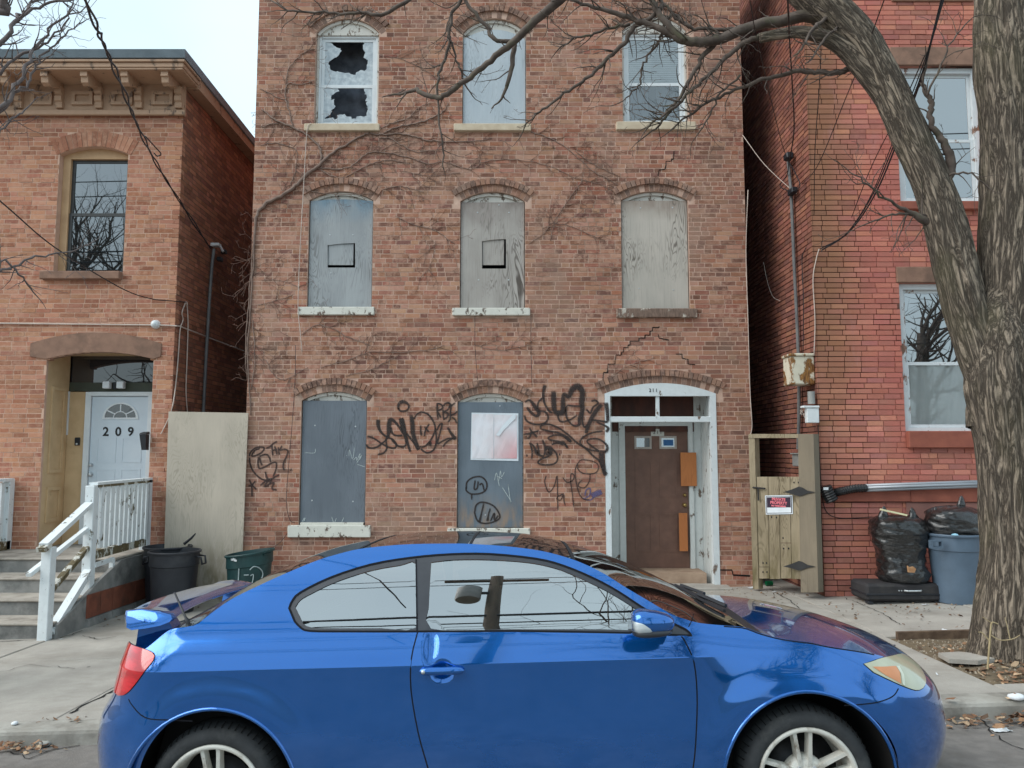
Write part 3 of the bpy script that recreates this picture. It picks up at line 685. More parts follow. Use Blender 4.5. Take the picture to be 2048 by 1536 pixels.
g1 = C(490, 860, 8.084, [  # tag beside the plywood sheet
  [(70, 430), (90, 360), (170, 290), (270, 275), (310, 300), (260, 370), (150, 420), (110, 410), (160, 330), (240, 300)],
  [(75, 440), (80, 540), (130, 660), (220, 760), (320, 810), (430, 790), (500, 750), (555, 725)],
  [(225, 430), (210, 520), (230, 620), (330, 590), (440, 530), (505, 530), (500, 640), (450, 760)],
  [(225, 430), (300, 400), (360, 400), (400, 460), (415, 520)], [(235, 440), (250, 510), (275, 575)],
  [(330, 670), (340, 730), (370, 790), (430, 790)],
  [(340, 300), (400, 270), (460, 215), (520, 185)], [(430, 230), (440, 320), (450, 415)], [(450, 330), (520, 310)], [(480, 260), (505, 340), (515, 400)], [(540, 270), (545, 340), (555, 405)], [(600, 250), (560, 330)],
  [(560, 330), (640, 310), (695, 340), (670, 430), (625, 530), (620, 610), (640, 650)], [(735, 640, 2.6), (755, 645, 2.6)],
  [(250, 900), (300, 850), (360, 810)], [(310, 925), (360, 840), (420, 810), (390, 880), (320, 920)], [(400, 870), (470, 855), (440, 920), (450, 960), (490, 960), (515, 975)],
  [(70, 800), (110, 880), (190, 965)], [(175, 820), (110, 890), (55, 905)], [(110, 880), (115, 980), (115, 1075)]], 1.8)
g2 = C(730, 780, 10.24, [
  [(270, 600, 4.5), (270, 720, 4), (320, 850, 2.6), (430, 950, 2.2), (560, 1010, 2), (640, 1110, 2.2), (610, 1185, 2), (480, 1170, 2), (330, 1090, 1.8), (180, 990, 1.8), (50, 945, 1.8)],
  [(20, 1110), (60, 1170), (150, 1190), (260, 1160), (350, 1090), (430, 1020), (480, 900, 4), (490, 720, 5), (520, 610, 4.5), (590, 630, 3), (700, 760, 2.4), (780, 900, 2)],
  [(530, 760, 3), (540, 850, 2.4), (600, 920, 2), (700, 935, 2), (770, 920, 2)],
  [(460, 940), (430, 1020), (440, 1120), (440, 1210), (380, 1290), (250, 1325)],
  [(540, 1000), (600, 1080), (690, 1150), (790, 1160), (840, 1100), (820, 950, 3), (780, 760, 5), (740, 570, 5)],
  [(740, 570, 5), (790, 780, 5), (850, 1000, 3), (890, 1150, 2.6), (930, 1270, 2.4)], [(850, 880), (930, 990), (1010, 1100), (1100, 1230, 3)],
  [(945, 510, 4), (970, 700, 5), (985, 900, 4.5), (1040, 1080, 4.5), (1100, 1230, 4)],
  [(1000, 600), (1060, 500), (1160, 455), (1280, 490), (1380, 610), (1440, 780), (1400, 920), (1330, 1050), (1230, 1150), (1110, 1165)], [(1440, 780), (1460, 960), (1450, 1120), (1400, 1230), (1290, 1285), (1190, 1250), (1150, 1190)],
  [(1140, 720), (1140, 830), (1155, 940)], [(1215, 750), (1310, 860)], [(1320, 690), (1240, 820), (1215, 950)], [(1270, 1120, 3), (1340, 1070, 2.4), (1330, 1150, 3)],
  [(1470, 830), (1530, 710), (1580, 700), (1540, 860), (1500, 1010), (1490, 1100), (1600, 1040), (1720, 990), (1860, 1000)], [(1690, 760, 2.4), (1760, 880, 2.8), (1860, 1010, 3.6)], [(1800, 990), (1680, 1060), (1590, 1165)],
  [(680, 400, 2.2), (690, 300, 3), (760, 240, 4), (860, 270, 2.4), (900, 340, 2), (850, 420, 2), (730, 430, 2), (680, 370, 2)],
  [(1480, 260), (1480, 430), (1495, 600)], [(1480, 270), (1560, 300), (1590, 370), (1490, 430)], [(1500, 450), (1555, 575)], [(1600, 400), (1600, 500), (1620, 620)], [(1600, 330), (1660, 270), (1740, 280), (1700, 400), (1600, 450)], [(1620, 460), (1700, 480), (1680, 560), (1610, 600)], [(1770, 280), (1750, 450), (1745, 600), (1700, 655)], [(1760, 330), (1850, 260)], [(1750, 520), (1850, 480), (1890, 430)], [(1780, 560), (1840, 600), (1890, 690)]], 1.9)
g3 = C(1030, 740, 5.12, [
  [(100, 330, 2), (150, 310, 2.4), (200, 370, 4), (245, 440, 4), (215, 470, 3), (160, 430, 3), (120, 380, 2.4)], [(230, 420), (310, 430), (340, 490), (300, 545), (200, 555), (120, 520), (95, 460)],
  [(310, 150, 4), (290, 230, 3), (300, 330, 2.4), (340, 410, 2.2), (380, 440, 2.4)], [(230, 400), (240, 330), (290, 280)], [(395, 210, 5), (395, 330, 5.5), (410, 420, 5), (450, 440, 6), (490, 420, 6), (490, 330, 5), (500, 250, 4), (550, 270, 5), (590, 190, 6), (650, 170, 7), (690, 230, 6), (680, 330, 6), (690, 400, 5), (660, 500, 4), (655, 560, 3), (600, 570, 2), (540, 510, 2), (520, 430, 2.4), (530, 360, 2)],
  [(440, 440), (445, 500), (480, 530), (560, 510), (640, 460)], [(530, 360, 2), (620, 370, 2), (690, 370, 2.4)], [(730, 400), (770, 440), (800, 380), (850, 340), (820, 310), (780, 320)], [(890, 350, 4), (830, 420, 4.5), (780, 500, 4.5), (740, 600, 4), (725, 650, 3)], [(700, 420), (690, 530), (710, 585), (740, 560)],
  [(780, 510), (860, 520), (955, 535, 2.6)], [(930, 330, 5), (945, 430, 4), (950, 530, 3.4)], [(830, 530), (920, 570), (955, 600, 3), (930, 635, 3)],
  [(260, 605), (270, 570), (340, 555), (440, 590), (540, 660), (640, 750), (720, 800), (800, 880), (860, 930), (900, 1010, 2.4), (925, 1080, 3.4)], [(265, 605), (350, 625), (450, 645), (540, 690), (575, 740, 2.4)], [(500, 680, 2), (570, 735, 3)],
  [(575, 740), (500, 680), (420, 665), (345, 690), (360, 715), (440, 730), (500, 750), (540, 800)], [(540, 800, 2.4), (485, 720)], [(370, 765), (440, 745), (500, 770)],
  [(900, 625), (800, 640), (710, 680), (665, 735), (700, 785), (780, 820), (860, 830), (940, 840, 3)], [(860, 830), (800, 790), (740, 740), (760, 710), (840, 705), (910, 740), (945, 790, 3), (930, 840, 3.4)], [(885, 840, 6), (888, 920, 6), (905, 1000, 5), (925, 1085, 3.6)], [(890, 1010, 1.4), (950, 1065, 1.2)],
  [(85, 660, 1.6), (150, 650), (250, 620)], [(150, 590), (170, 630), (230, 690, 2.2)], [(170, 630), (150, 690), (120, 700)],
  [(150, 740), (175, 830), (170, 915)], [(150, 745), (190, 780), (230, 860, 4), (240, 810), (225, 745)], [(230, 860, 3), (290, 880, 2), (310, 800, 3), (280, 710)], [(310, 800, 4), (360, 800, 5), (355, 860, 5), (320, 850, 5)], [(370, 800), (420, 850), (435, 920), (390, 965), (290, 970), (235, 950), (270, 910), (350, 885)], [(110, 875, 2.6), (132, 878, 2.2)], [(450, 865, 2.4), (465, 865, 2.4)]], 2.)
g4 = C(1030, 740, 5.12, [[(320, 1080), (305, 1150), (345, 1250), (400, 1190), (430, 1085), (435, 1200), (440, 1290), (490, 1270), (470, 1330), (430, 1320), (445, 1280)], [(505, 1275), (500, 1330), (515, 1390)], [(435, 1290), (440, 1440)],
  [(490, 1100), (530, 1150), (590, 1130), (605, 1080), (575, 1065), (570, 1150), (590, 1290), (600, 1405)], [(640, 960), (680, 920), (780, 930), (850, 970), (840, 1040), (770, 1065), (680, 1050), (640, 1000), (645, 950)], [(635, 960), (615, 1040), (630, 1170), (660, 1270), (700, 1320), (760, 1330)], [(770, 1060), (760, 1140), (710, 1205), (650, 1190), (660, 1150), (690, 1130)]], 1.2)
g5 = C(1030, 740, 5.12, [[(715, 1290), (730, 1230), (770, 1215), (765, 1280), (720, 1310)], [(700, 1310), (740, 1330), (790, 1320), (830, 1250)], [(780, 1290, 5), (850, 1260, 6), (890, 1245, 5)]], 1.4)
strokes('graffiti', wall, g1, FM, m_mk); strokes('graffiti', wall, g2, FM, m_sp); strokes('graffiti', wall, g3, FM, m_sp, .013); strokes('graffiti', wall, g4, FM, m_mk, .006); strokes('graffiti', wall, g5, FM, m_pu, .006)
b12 = C(900, 760, 4.955, [[(160, 1080), (170, 1010), (230, 965), (310, 960), (360, 1010), (360, 1080), (310, 1120), (220, 1130), (165, 1100), (160, 1060)], [(250, 990), (240, 1080), (270, 1070), (280, 1000)], [(290, 1040), (320, 1030), (340, 1100)], [(215, 1130, 2), (215, 1190, 1)], [(245, 1310), (260, 1240), (320, 1210), (420, 1240), (480, 1310), (490, 1370), (420, 1410), (330, 1420), (270, 1390), (240, 1300)], [(335, 1220), (310, 1330), (290, 1410, 3)], [(400, 1270), (380, 1340), (370, 1400, 3)], [(400, 1400), (440, 1320), (440, 1390), (480, 1340)]], 1.7)
strokes('graffiti', o12, b12, FM + .033, m_sp, .002)
sc12 = C(900, 760, 4.955, [[(440, 1000), (460, 920), (480, 1000), (500, 900), (510, 960), (540, 910)], [(470, 960), (490, 1060)], [(510, 1050), (610, 1210)], [(575, 1030), (600, 1220)], [(460, 950), (520, 980)]], .6)
tag(strokes('graffiti', o12, sc12, FM + .033, m_sc, .004), None, None, kind='stuff')
sc11 = C(490, 860, 8.084, [[(1680, 430), (1690, 320), (1740, 470), (1770, 270)], [(1640, 410), (1650, 420)], [(1750, 490), (1800, 440), (1810, 490), (1860, 380), (1850, 480), (1890, 400), (1800, 545)], [(1800, 550), (1950, 600)], [(960, 365), (1120, 370), (1140, 300)], [(920, 1490), (960, 1420), (950, 1480), (980, 1410)], [(1400, 1400), (1440, 1500), (1480, 1420)], [(1560, 1500), (1600, 1410)]], .55)
tag(strokes('graffiti', o11, sc11, FM + .033, m_sc, .004), None, None, kind='stuff')
# ------------------------------------------------------------------ the two storey house on the left
PL = lambda a, b, d: (a, FL - d, b)
XC = -4.845; XL = -10.5
lh = thing('brick_house', 'two storey brick house with bracketed cornice and white door numbered 209', 'house', (-7, FL, 0), 'row houses along the street')
m_mortL = pm('left_mortar', lin(208, 172, 150), lin(192, 156, 136), 9, .95, .3)
def lmoss(k, c):
    z_ = k.sep(); return c
m_brickL = brick_mat('warm_brick', lin(150, 112, 90), lin(204, 164, 140), .35, .5)
PALL = [lin(184, 128, 103)[:3], lin(176, 118, 94)[:3], lin(192, 138, 112)[:3], lin(166, 110, 88)[:3], lin(188, 133, 108)[:3]]
LW = opening(113, 251, 308, 545, 293, FL); LW['ring'] = .24; LW['wide'] = .02
s = px(85, 560, FL), px(245, 545, FL); LW['also'] = [(s[0].x, s[1].x, s[0].z, s[1].z)]; LW['sill'] = (s[0].x, s[1].x, s[0].z, s[1].z)
LD = opening(83, 299, 718, 1100, 704, FL, deep=.05); LD['ring'] = 0.; LD['wide'] = 0.
la, lb = px(61, 713, FL), px(324, 665, FL)
LD['also'] = [(la.x, lb.x, la.z, lb.z - .17)]
ZL = px(200, 232, FL).z; ZR = ZL + .5; LZ = .5
LD['z0'] = LZ - .02
lw = backing('wall', PL, XL, XC, -.8, ZR, [LW, LD], m_mortL, lh)
bricks(lw, PL, XL, XC, -.7, ZL + .05, [LW, LD], PALL, m_brickL, head=.3, view=shows(PL), seed=21, keep=280, joint=.012)
ar = backing('arch', PL, LW['x0'], LW['x1'], LW['zs'] + LW['rise'] + .004, LW['zs'] + LW['rise'] + .03, [], m_mortL, lh, d=-.012)
arch_ring(ar, PL, LW, .0, .235, .004, m_brickL, PALL, .04, seed=77)
# side wall towards the alley
PS = lambda a, b, d: (XC + d, a, b)
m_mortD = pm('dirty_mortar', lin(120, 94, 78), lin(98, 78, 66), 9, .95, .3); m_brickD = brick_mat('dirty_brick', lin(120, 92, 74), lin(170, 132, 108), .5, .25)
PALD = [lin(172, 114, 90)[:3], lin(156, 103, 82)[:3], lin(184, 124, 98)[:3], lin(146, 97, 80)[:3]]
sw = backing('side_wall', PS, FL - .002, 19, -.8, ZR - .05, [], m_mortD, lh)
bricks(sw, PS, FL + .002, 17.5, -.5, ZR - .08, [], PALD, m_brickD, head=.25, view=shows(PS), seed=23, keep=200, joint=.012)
MB().add([(XL, FL, -.8), (XL, 19, -.8), (XL, 19, ZR), (XL, FL, ZR), (XC, 19, -.8), (XC, 19, ZR)], [(0, 1, 2, 3), (1, 4, 5, 2)]).build('back_wall', m_sidebrick, lh)
# cornice
m_corn = peel('cornice_paint', lin(180, 146, 120), lin(128, 104, 88), .2, 5); m_roofm = pm('roof_metal', lin(132, 146, 156), lin(116, 130, 140), 4, .5, .05)
OV = .5; z0 = ZL; xr = XC + .02
zs_ = px(200, 139, FL - OV).z; cor = MB(); cor.box(XL, xr, FL - .05, FL + .02, z0, zs_ + .05); co = cor.build('cornice', m_corn, lh)
MB().rbox(XL, xr + .03, FL - .085, FL - .045, z0 - .02, z0 + .06, .01).build('architrave', m_corn, co)
FH = zs_ - z0
for i, (a, b, c_, d) in enumerate(((0, .0, zs_, zs_ + .03), (.012, .012, zs_ + .03, zs_ + .10), (.04, .04, zs_ + .10, zs_ + .135))):
    MB().rbox(XL, xr + .16 + b, FL - OV - a, FL + .05, c_, d, .008).build(('soffit', 'fascia', 'crown_moulding')[i], m_corn, co)
rf = MB(); zr_ = zs_ + .16
rf.hexa([(XL, FL - OV - .03, zr_), (xr + .2, FL - OV - .03, zr_), (xr + .2, 19.1, zr_ - .12), (XL, 19.1, zr_ - .12), (XL, FL - OV - .08, zr_ + .1), (xr + .22, FL - OV - .08, zr_ + .1), (xr + .22, 19.1, zr_ - .02), (XL, 19.1, zr_ - .02)]); rf.build('roof', m_roofm, lh)
MB().box(xr - .02, xr + .17, FL + .05, 19, zs_ - .02, zr_ - .002).build('side_fascia', m_corn, co)
for u in (-145, -68, 12, 93, 172, 252, 332):
    x = px(u + 3, 160, FL - .35).x; m = MB(); wd = .1
    prof = [(OV - .04, zs_), (OV - .04, zs_ - .07), (OV - .065, zs_ - .075), (OV - .08, zs_ - .15), (OV - .14, zs_ - .18), (.2, zs_ - .1), (.05, zs_ - .09), (.05, zs_)]
    n = len(prof); v = [(x + q, FL - p[0], p[1]) for q in (-wd / 2, wd / 2) for p in prof]
    m.add(v, [tuple(range(n)), tuple(range(2 * n - 1, n - 1, -1))] + [(i, i + n, (i + 1) % n + n, (i + 1) % n) for i in range(n)]); bk = m.build('bracket', m_corn, co)
    m = MB(); x2 = px(u + 25, 200, FL - .1).x; zt_ = z0 + .385
    prof = [(.05, zt_), (.14, zt_), (.15, zt_ - .08), (.11, zt_ - .11), (.14, zt_ - .14), (.13, zt_ - .2), (.1, zt_ - .22), (.11, zt_ - .26), (.1, zt_ - .3), (.05, zt_ - .3)]
    n = len(prof); v = [(x2 + q, FL - p[0], p[1]) for q in (-wd / 2, wd / 2) for p in prof]
    m.add(v, [tuple(range(n)), tuple(range(2 * n - 1, n - 1, -1))] + [(i, i + n, (i + 1) % n + n, (i + 1) % n) for i in range(n)]); m.build('bracket', m_corn, co)
    xa = px(u + 80 - 24, 200, FL).x; xb = px(u + 80 + 18, 200, FL).x
    if xb < xr - .05: MB().prism([(xa, z0 + .14), (xb, z0 + .14), (xb, z0 + .34), (xa, z0 + .34)], FL - .085, FL - .045, [(xa + .05, z0 + .185), (xb - .05, z0 + .185), (xb - .05, z0 + .295), (xa + .05, z0 + .295)]).build('frieze_panel', m_corn, co)
# upstairs window
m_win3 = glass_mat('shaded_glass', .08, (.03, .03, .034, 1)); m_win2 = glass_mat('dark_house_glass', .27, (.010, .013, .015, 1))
m_tan = pm('tan_trim', lin(196, 160, 122), lin(182, 146, 110), 5, .7, .1); m_bronze = pm('bronze_aluminium', lin(62, 62, 62), lin(52, 52, 52), 6, .4, 0)
m_brownstone = pm('brownstone', lin(150, 116, 98), lin(132, 102, 86), 7, .9, .3, 6, bsc=40, dirt=lin(104, 82, 70), dsc=2)
x0, x1, zb_, zs2 = LW['x0'] + .003, LW['x1'] - .003, LW['z0'] + .002, LW['zs']
xi, xj, zj = px(128, 430, FL).x, px(246, 430, FL).x, px(190, 313, FL).z
wo_ = MB().prism(hole_poly(dict(LW, x0=x0, x1=x1, z0=zb_), 14), FL + .1, FL + .2, [(xi, zb_ + .004), (xj, zb_ + .004), (xj, zj), (xi, zj)]).build('window', m_tan, lh)
zm = px(190, 425, FL).z
for (a, b, y) in ((zm - .02, zj, FL + .15), (zb_ + .004, zm + .03, FL + .13)):
    t = .045; q = [(xi + t, a + t), (xj - t, a + t), (xj - t, b - t), (xi + t, b - t)]
    MB().prism([(xi, a), (xj, a), (xj, b), (xi, b)], y, y + .03, q).build('sash', m_bronze, wo_); MB().box(q[0][0], q[1][0], y + .014, y + .018, q[0][1], q[2][1]).build('pane', m_win2, wo_)
sl = LW['sill']; MB().rbox(sl[0], sl[1], FL - .09, FL + .14, sl[2], sl[3] + .005, .01).build('sill', m_brownstone, wo_)
# arched stone lintel over the door
xc, zc, Rr = arch_of(LD); n = 14; a = math.asin((LD['x1'] - xc) / Rr)
low = [(xc + Rr * math.sin(-a + 2 * a * i / n), zc + Rr * math.cos(-a + 2 * a * i / n)) for i in range(n + 1)]
up = [(lb.x - (lb.x - la.x) * i / n, lb.z - .16 * (abs(i / n - .5) * 2) ** 2.0) for i in range(n + 1)]
MB().prism([(la.x, la.z)] + low + [(lb.x, la.z)] + up, FL - .018, FL + .12).build('lintel', m_brownstone, lh)
# vestibule and door 209
YV = FL + .6; m_tan2 = pm('tan_panel', lin(208, 178, 138), lin(194, 163, 124), 4, .6, .05, dirt=lin(150, 120, 86), dsc=3, dlo=.6, dhi=.8)
vest = MB(); vz1 = LD['zs'] + LD['rise'] + .02
vest.add([(LD['x0'] - .002, FL + .01, LZ), (LD['x0'] - .002, YV, LZ), (LD['x0'] - .002, YV, vz1), (LD['x0'] - .002, FL + .01, vz1)], [(3, 2, 1, 0)]); vest.add([(LD['x0'], FL + .2, vz1), (LD['x1'], FL + .2, vz1), (LD['x1'], YV + .1, vz1), (LD['x0'], YV + .1, vz1)], [(0, 1, 2, 3)])
vo = vest.build('vestibule', m_tan2, lh)
for (za_, zb2) in ((LZ + .35, LZ + .85), (LZ + 1.05, LZ + 2.3)):
    q = [(FL + .16, za_), (FL + .5, za_), (FL + .5, zb2), (FL + .16, zb2)]; qi = [(FL + .21, za_ + .05), (FL + .45, za_ + .05), (FL + .45, zb2 - .05), (FL + .21, zb2 - .05)]
    v, t = region(q, [qi]); xx = LD['x0']; m = MB(); m.add([(xx + .022, p[0], p[1]) for p in v], t)
    for lp in (q, qi): m.add([(xx + .022, p[0], p[1]) for p in lp] + [(xx - .001, p[0], p[1]) for p in lp], [(i, (i + 1) % 4, (i + 1) % 4 + 4, i + 4) for i in range(4)])
    m.build('panel_moulding', m_tan2, vo)
dz0 = LZ + .02; vz = lambda v: px(200, v, YV).z; vx = lambda u, v=900: px(u, v, YV).x
MB().box(LD['x0'], vx(172), YV, YV + .05, LZ, vz(782)).build('side_panel', m_tan2, vo)
MB().box(vx(131), vx(134.5), YV - .02, YV - .002, vz(870), vz(783)).build('trim', m_vinyl, vo)
zt9 = vz(784)
MB().prism([(vx(168), LZ), (vx(179), LZ), (vx(179), vz(792)), (vx(294), vz(792)), (vx(294), LZ), (LD['x1'] + .02, LZ), (LD['x1'] + .02, zt9), (vx(168), zt9)], YV - .03, YV + .06).build('door_casing', m_vinyl, vo)
MB().box(LD['x0'], LD['x1'], YV + .0, YV + .05, zt9 + .002, vz(765)).build('transom_bar', pm('dark_green_paint', lin(70, 76, 62), lin(58, 62, 52), 5, .6, 0), vo)
MB().box(LD['x0'], LD['x1'], YV + .03, YV + .036, vz(765), vz1).build('transom_pane', m_win3, vo)
m_d9 = pm('white_steel_door', lin(206, 216, 224), lin(198, 209, 218), 3, .45, .03)
d9 = MB().box(vx(180), vx(293.5), YV + .0, YV + .045, dz0, vz(793)).build('door', m_d9, lh, label='white steel door with fanlight numbered 209')
cx_, cz_ = vx(238), vz(838); ro = (vx(274) - vx(202)) / 2
MB().prism([(cx_ + ro * math.cos(t), cz_ + ro * math.sin(t) * .92) for t in [math.pi * i / 20 for i in range(21)]], YV - .012, YV + .002, [(cx_ + (ro - .035) * math.cos(t), cz_ + .02 + (ro - .045) * math.sin(t) * .92) for t in [math.pi * i / 20 for i in range(21)]]).build('fanlight_frame', m_vinyl, d9)
MB().prism([(cx_ + (ro - .03) * math.cos(t), cz_ + .018 + (ro - .04) * math.sin(t) * .92) for t in [math.pi * i / 20 for i in range(21)]], YV - .002, YV + .001).build('pane', m_win3, d9)
for t in (R(35), R(90), R(145)): MB().bar((cx_ + .09 * math.cos(t), YV - .006, cz_ + .02 + .09 * math.sin(t)), (cx_ + (ro - .03) * math.cos(t), YV - .006, cz_ + (ro - .03) * .92 * math.sin(t)), .016, .008, (0, 1, 0)).build('muntin', m_vinyl, d9)
m = MB(); m.tube([(cx_ + .1 * math.cos(math.pi * i / 12), YV - .006, cz_ + .02 + .09 * math.sin(math.pi * i / 12)) for i in range(13)], .009, 5); m.build('muntin', m_vinyl, d9)
for (ch, u) in (('2', 210), ('0', 235), ('9', 260)): text_mesh(ch, .185, m_ink, 'house_number', d9, (vx(u), YV - .003, vz(864)), bold=.0045)
for (v_, r) in ((930, .024), (949, .03)): MB().lathe([(0, -.055), (r * .7, -.055), (r, -.04), (r * .6, -.02), (r * 1.1, -.005), (r * 1.1, .01)], 16, (vx(185), YV, vz(v_)), 'y').build('lock', m_nail, d9, True)
for (v0, v1) in ((875, 925), (938, 1045)):
    for (u0, u1) in ((193, 232), (243, 283)):
        p0, p1, q0, q1 = vx(u0), vx(u1), vz(v1), vz(v0); MB().prism([(p0, q0), (p1, q0), (p1, q1), (p0, q1)], YV - .005, YV + .002, [(p0 + .02, q0 + .02), (p1 - .02, q0 + .02), (p1 - .02, q1 - .02), (p0 + .02, q1 - .02)]).build('panel_moulding', m_d9, d9)
m_blk = pm('black_plastic', lin(34, 36, 42), lin(26, 28, 34), 8, .5, .1)
mb = thing('mailbox', 'small black mailbox on the wall by the white door 209', 'mailbox', (vx(289), FL - .05, px(289, 905, FL).z))
p, q = px(280, 900, FL - .1), px(293, 866, FL - .1)
MB().hexa([(p.x + .02, FL - .1, p.z), (q.x, FL - .1, p.z), (q.x, FL - .01, p.z), (p.x + .02, FL - .01, p.z), (p.x - .01, FL - .12, q.z - .02), (q.x, FL - .12, q.z - .02), (q.x, FL - .01, q.z - .02), (p.x - .01, FL - .01, q.z - .02)]).build('box', m_blk, mb)
MB().hexa([(p.x - .015, FL - .125, q.z - .017), (q.x + .005, FL - .125, q.z - .017), (q.x + .005, FL - .005, q.z - .017), (p.x - .015, FL - .005, q.z - .017), (p.x - .0, FL - .1, q.z + .005), (q.x, FL - .1, q.z + .005), (q.x, FL - .01, q.z + .02), (p.x, FL - .01, q.z + .02)]).build('lid', m_blk, mb)
db = thing('doorbell', 'black doorbell camera on the tan panel beside the white door', 'doorbell', (vx(155), YV, vz(885)))
MB().rbox(vx(150), vx(160), YV - .03, YV - .001, vz(891), vz(875), .008).build('body', m_blk, db)
MB().lathe([(0, -.008), (.014, -.006), (.016, 0)], 12, (vx(155), YV - .031, vz(888)), 'y').build('button', m_nail, db)
fl = thing('flood_light', 'twin head white security flood light above the white door', 'flood light', (vx(228), YV, vz(773)))
MB().rbox(vx(223), vx(233), YV - .06, YV - .002, vz(779), vz(765), .006).build('base', m_blk, fl)
for u in (214, 242): MB().rbox(vx(u - 7), vx(u + 7), YV - .13, YV - .05, vz(778), vz(764), .008).build('lamp_head', m_vinyl, fl)

# stoop
m_stoop = pm('stoop_concrete', lin(150, 148, 144), lin(120, 120, 118), 4, .95, .35, 7, bsc=40, dirt=lin(92, 92, 90), dsc=2.2, dlo=.48, dhi=.66)
m_tread = pm('worn_tread', lin(172, 164, 154), lin(150, 142, 132), 5, .9, .3, 7, bsc=45, dirt=lin(118, 112, 104), dsc=2.5)
st = thing('stoop', 'worn concrete stoop of four steps in front of the white door', 'stoop', (-6.1, 9.9, -.2))
sx0, sx1 = -7.2, -5.06; gz_ = walk_z(-6, 9) - .1
ed = [(8.72, -.03), (9.15, .145), (9.6, .32), (10.05, LZ)]
for i, (y, zt) in enumerate(ed):
    y1 = ed[i + 1][0] if i < 3 else FL - .002
    MB().rbox(sx0, sx1 - .0, y, y1 - .001, gz_, zt - .03, .004).build('riser', m_stoop, st); MB().rbox(sx0, sx1 + .012, y - .025, y1 - .003, zt - .029, zt, .01).build('step' if i < 3 else 'landing', m_tread, st)
MB().box(LD['x0'], LD['x1'], FL + .003, YV, LZ - .05, LZ - .002).build('landing', m_tread, st)
m_tile = pm('brown_tile', lin(140, 82, 62), lin(116, 66, 50), 6, .7, .15, dirt=lin(90, 62, 50), dsc=4)
ck = MB().prism([(0, 0), (1, 0), (1, 1), (0, 1)], 0, 1)
m = MB(); cheek = [(8.72, gz_), (FL - .01, gz_), (FL - .01, LZ - .03), (10.1, LZ - .03), (9.6, .3), (9.15, .1), (8.74, -.06)]
m.add([(sx1 + .004, p[0], p[1]) for p in cheek] + [(sx1 + .05, p[0], p[1]) for p in cheek], [tuple(range(6, -1, -1)), tuple(range(7, 14))] + [(i, (i + 1) % 7, (i + 1) % 7 + 7, i + 7) for i in range(7)]); m.build('cheek_wall', m_stoop, st)
for j in range(6):
    y0 = 9.3 + j * .29; y1 = y0 + .28; zl = walk_z(-5, y0) + .1 - .0; m = MB()
    f_ = lambda y: walk_z(-5, y) + .10
    m.hexa([(sx1 + .05, y0, f_(y0)), (sx1 + .068, y0, f_(y0)), (sx1 + .068, y1, f_(y1)), (sx1 + .05, y1, f_(y1)), (sx1 + .05, y0, f_(y0) + .27), (sx1 + .068, y0, f_(y0) + .27), (sx1 + .068, y1, f_(y1) + .27), (sx1 + .05, y1, f_(y1) + .27)]); m.build('tile', m_tile, st)
    if j % 2 == 0:
        y1 = min(y0 + .56, 10.98); m = MB(); g_ = lambda y: walk_z(-5, y) - .05
        m.hexa([(sx1 + .05, y0, g_(y0)), (sx1 + .09, y0, g_(y0)), (sx1 + .09, y1, g_(y1)), (sx1 + .05, y1, g_(y1)), (sx1 + .05, y0, g_(y0) + .14), (sx1 + .075, y0, g_(y0) + .14), (sx1 + .075, y1, g_(y1) + .14), (sx1 + .05, y1, g_(y1) + .14)]); m.build('tile', m_stoop, st)
# railings
m_rail = peel('flaking_white_rail', lin(222, 228, 230), lin(104, 98, 78), .12, 10); m_rot = peel('rotten_rail', lin(206, 206, 198), lin(112, 100, 72), .95, 9)
ra = thing('railing', 'broken white wooden stoop railing with pickets and hanging rotten rails', 'railing', (-5.1, 9.6, -.1), 'white wooden stoop railings')
RX = -5.1; pw = .11
MB().rbox(RX - pw / 2, RX + pw / 2, 8.6, 8.6 + pw, walk_z(RX, 8.7) - .01, .80, .006).build('post', m_rail, ra)
MB().rbox(RX - pw / 2, RX + pw / 2, 9.42, 9.42 + pw, -.02, 1.44, .006).build('post', m_rail, ra)
MB().rbox(RX - pw / 2, RX + pw / 2, FL - .16, FL - .05, LZ, 1.47, .006).build('post', m_rail, ra)
MB().bar((RX, 9.42, 1.22), (RX, 8.55, .83), .1, .05).build('hand_rail', m_rail, ra)
MB().bar((RX, 8.62, .83), (RX, 8.5, .785), .102, .052).build('rail_end', m_rot, ra)
MB().bar((RX - .02, 9.45, .93), (RX - .12, 8.5, .52), .06, .045).build('mid_rail', m_rail, ra)
MB().bar((RX, 9.42, .70), (RX, 8.72, .32), .07, .05).build('lower_rail', m_rot, ra)
MB().bar((RX + .02, 9.44, .42), (RX + .02, 8.72, -.14), .09, .07).build('brace', m_rail, ra)
MB().bar((RX, 9.5, 1.46), (RX, FL - .06, 1.475), .11, .035).build('top_rail', m_rail, ra)
MB().bar((RX + .02, 9.5, 1.43), (RX + .02, FL - .06, 1.445), .07, .03).build('upper_rail', m_rot, ra)
MB().bar((RX + .01, 9.5, .6), (RX + .01, FL - .06, .62), .07, .1).build('bottom_rail', m_rot, ra)
for i in range(11):
    y = 9.6 + i * .118; MB().rbox(RX + .02, RX + .055, y, y + .085, .66 + rnd.uniform(-.02, .02), 1.42, .004).build('picket', m_rail, ra)
for (y0, z0_, y1, z1_) in ((9.52, .48, 9.95, .5), (9.52, .2, 9.95, .27)): MB().bar((RX + .05, y0, z0_), (RX + .05, y1, z1_), .04, .05).build('bracket_bar', m_rail, ra)
MB().bar((RX + .05, 9.93, .24), (RX + .05, 9.93, .5), .05, .05, (1, 0, 0)).build('bracket_bar', m_rail, ra)
rb = thing('railing', 'white wooden railing with peeling foot on the far side of the stoop', 'railing', (-7.05, 10.2, LZ), 'white wooden stoop railings')
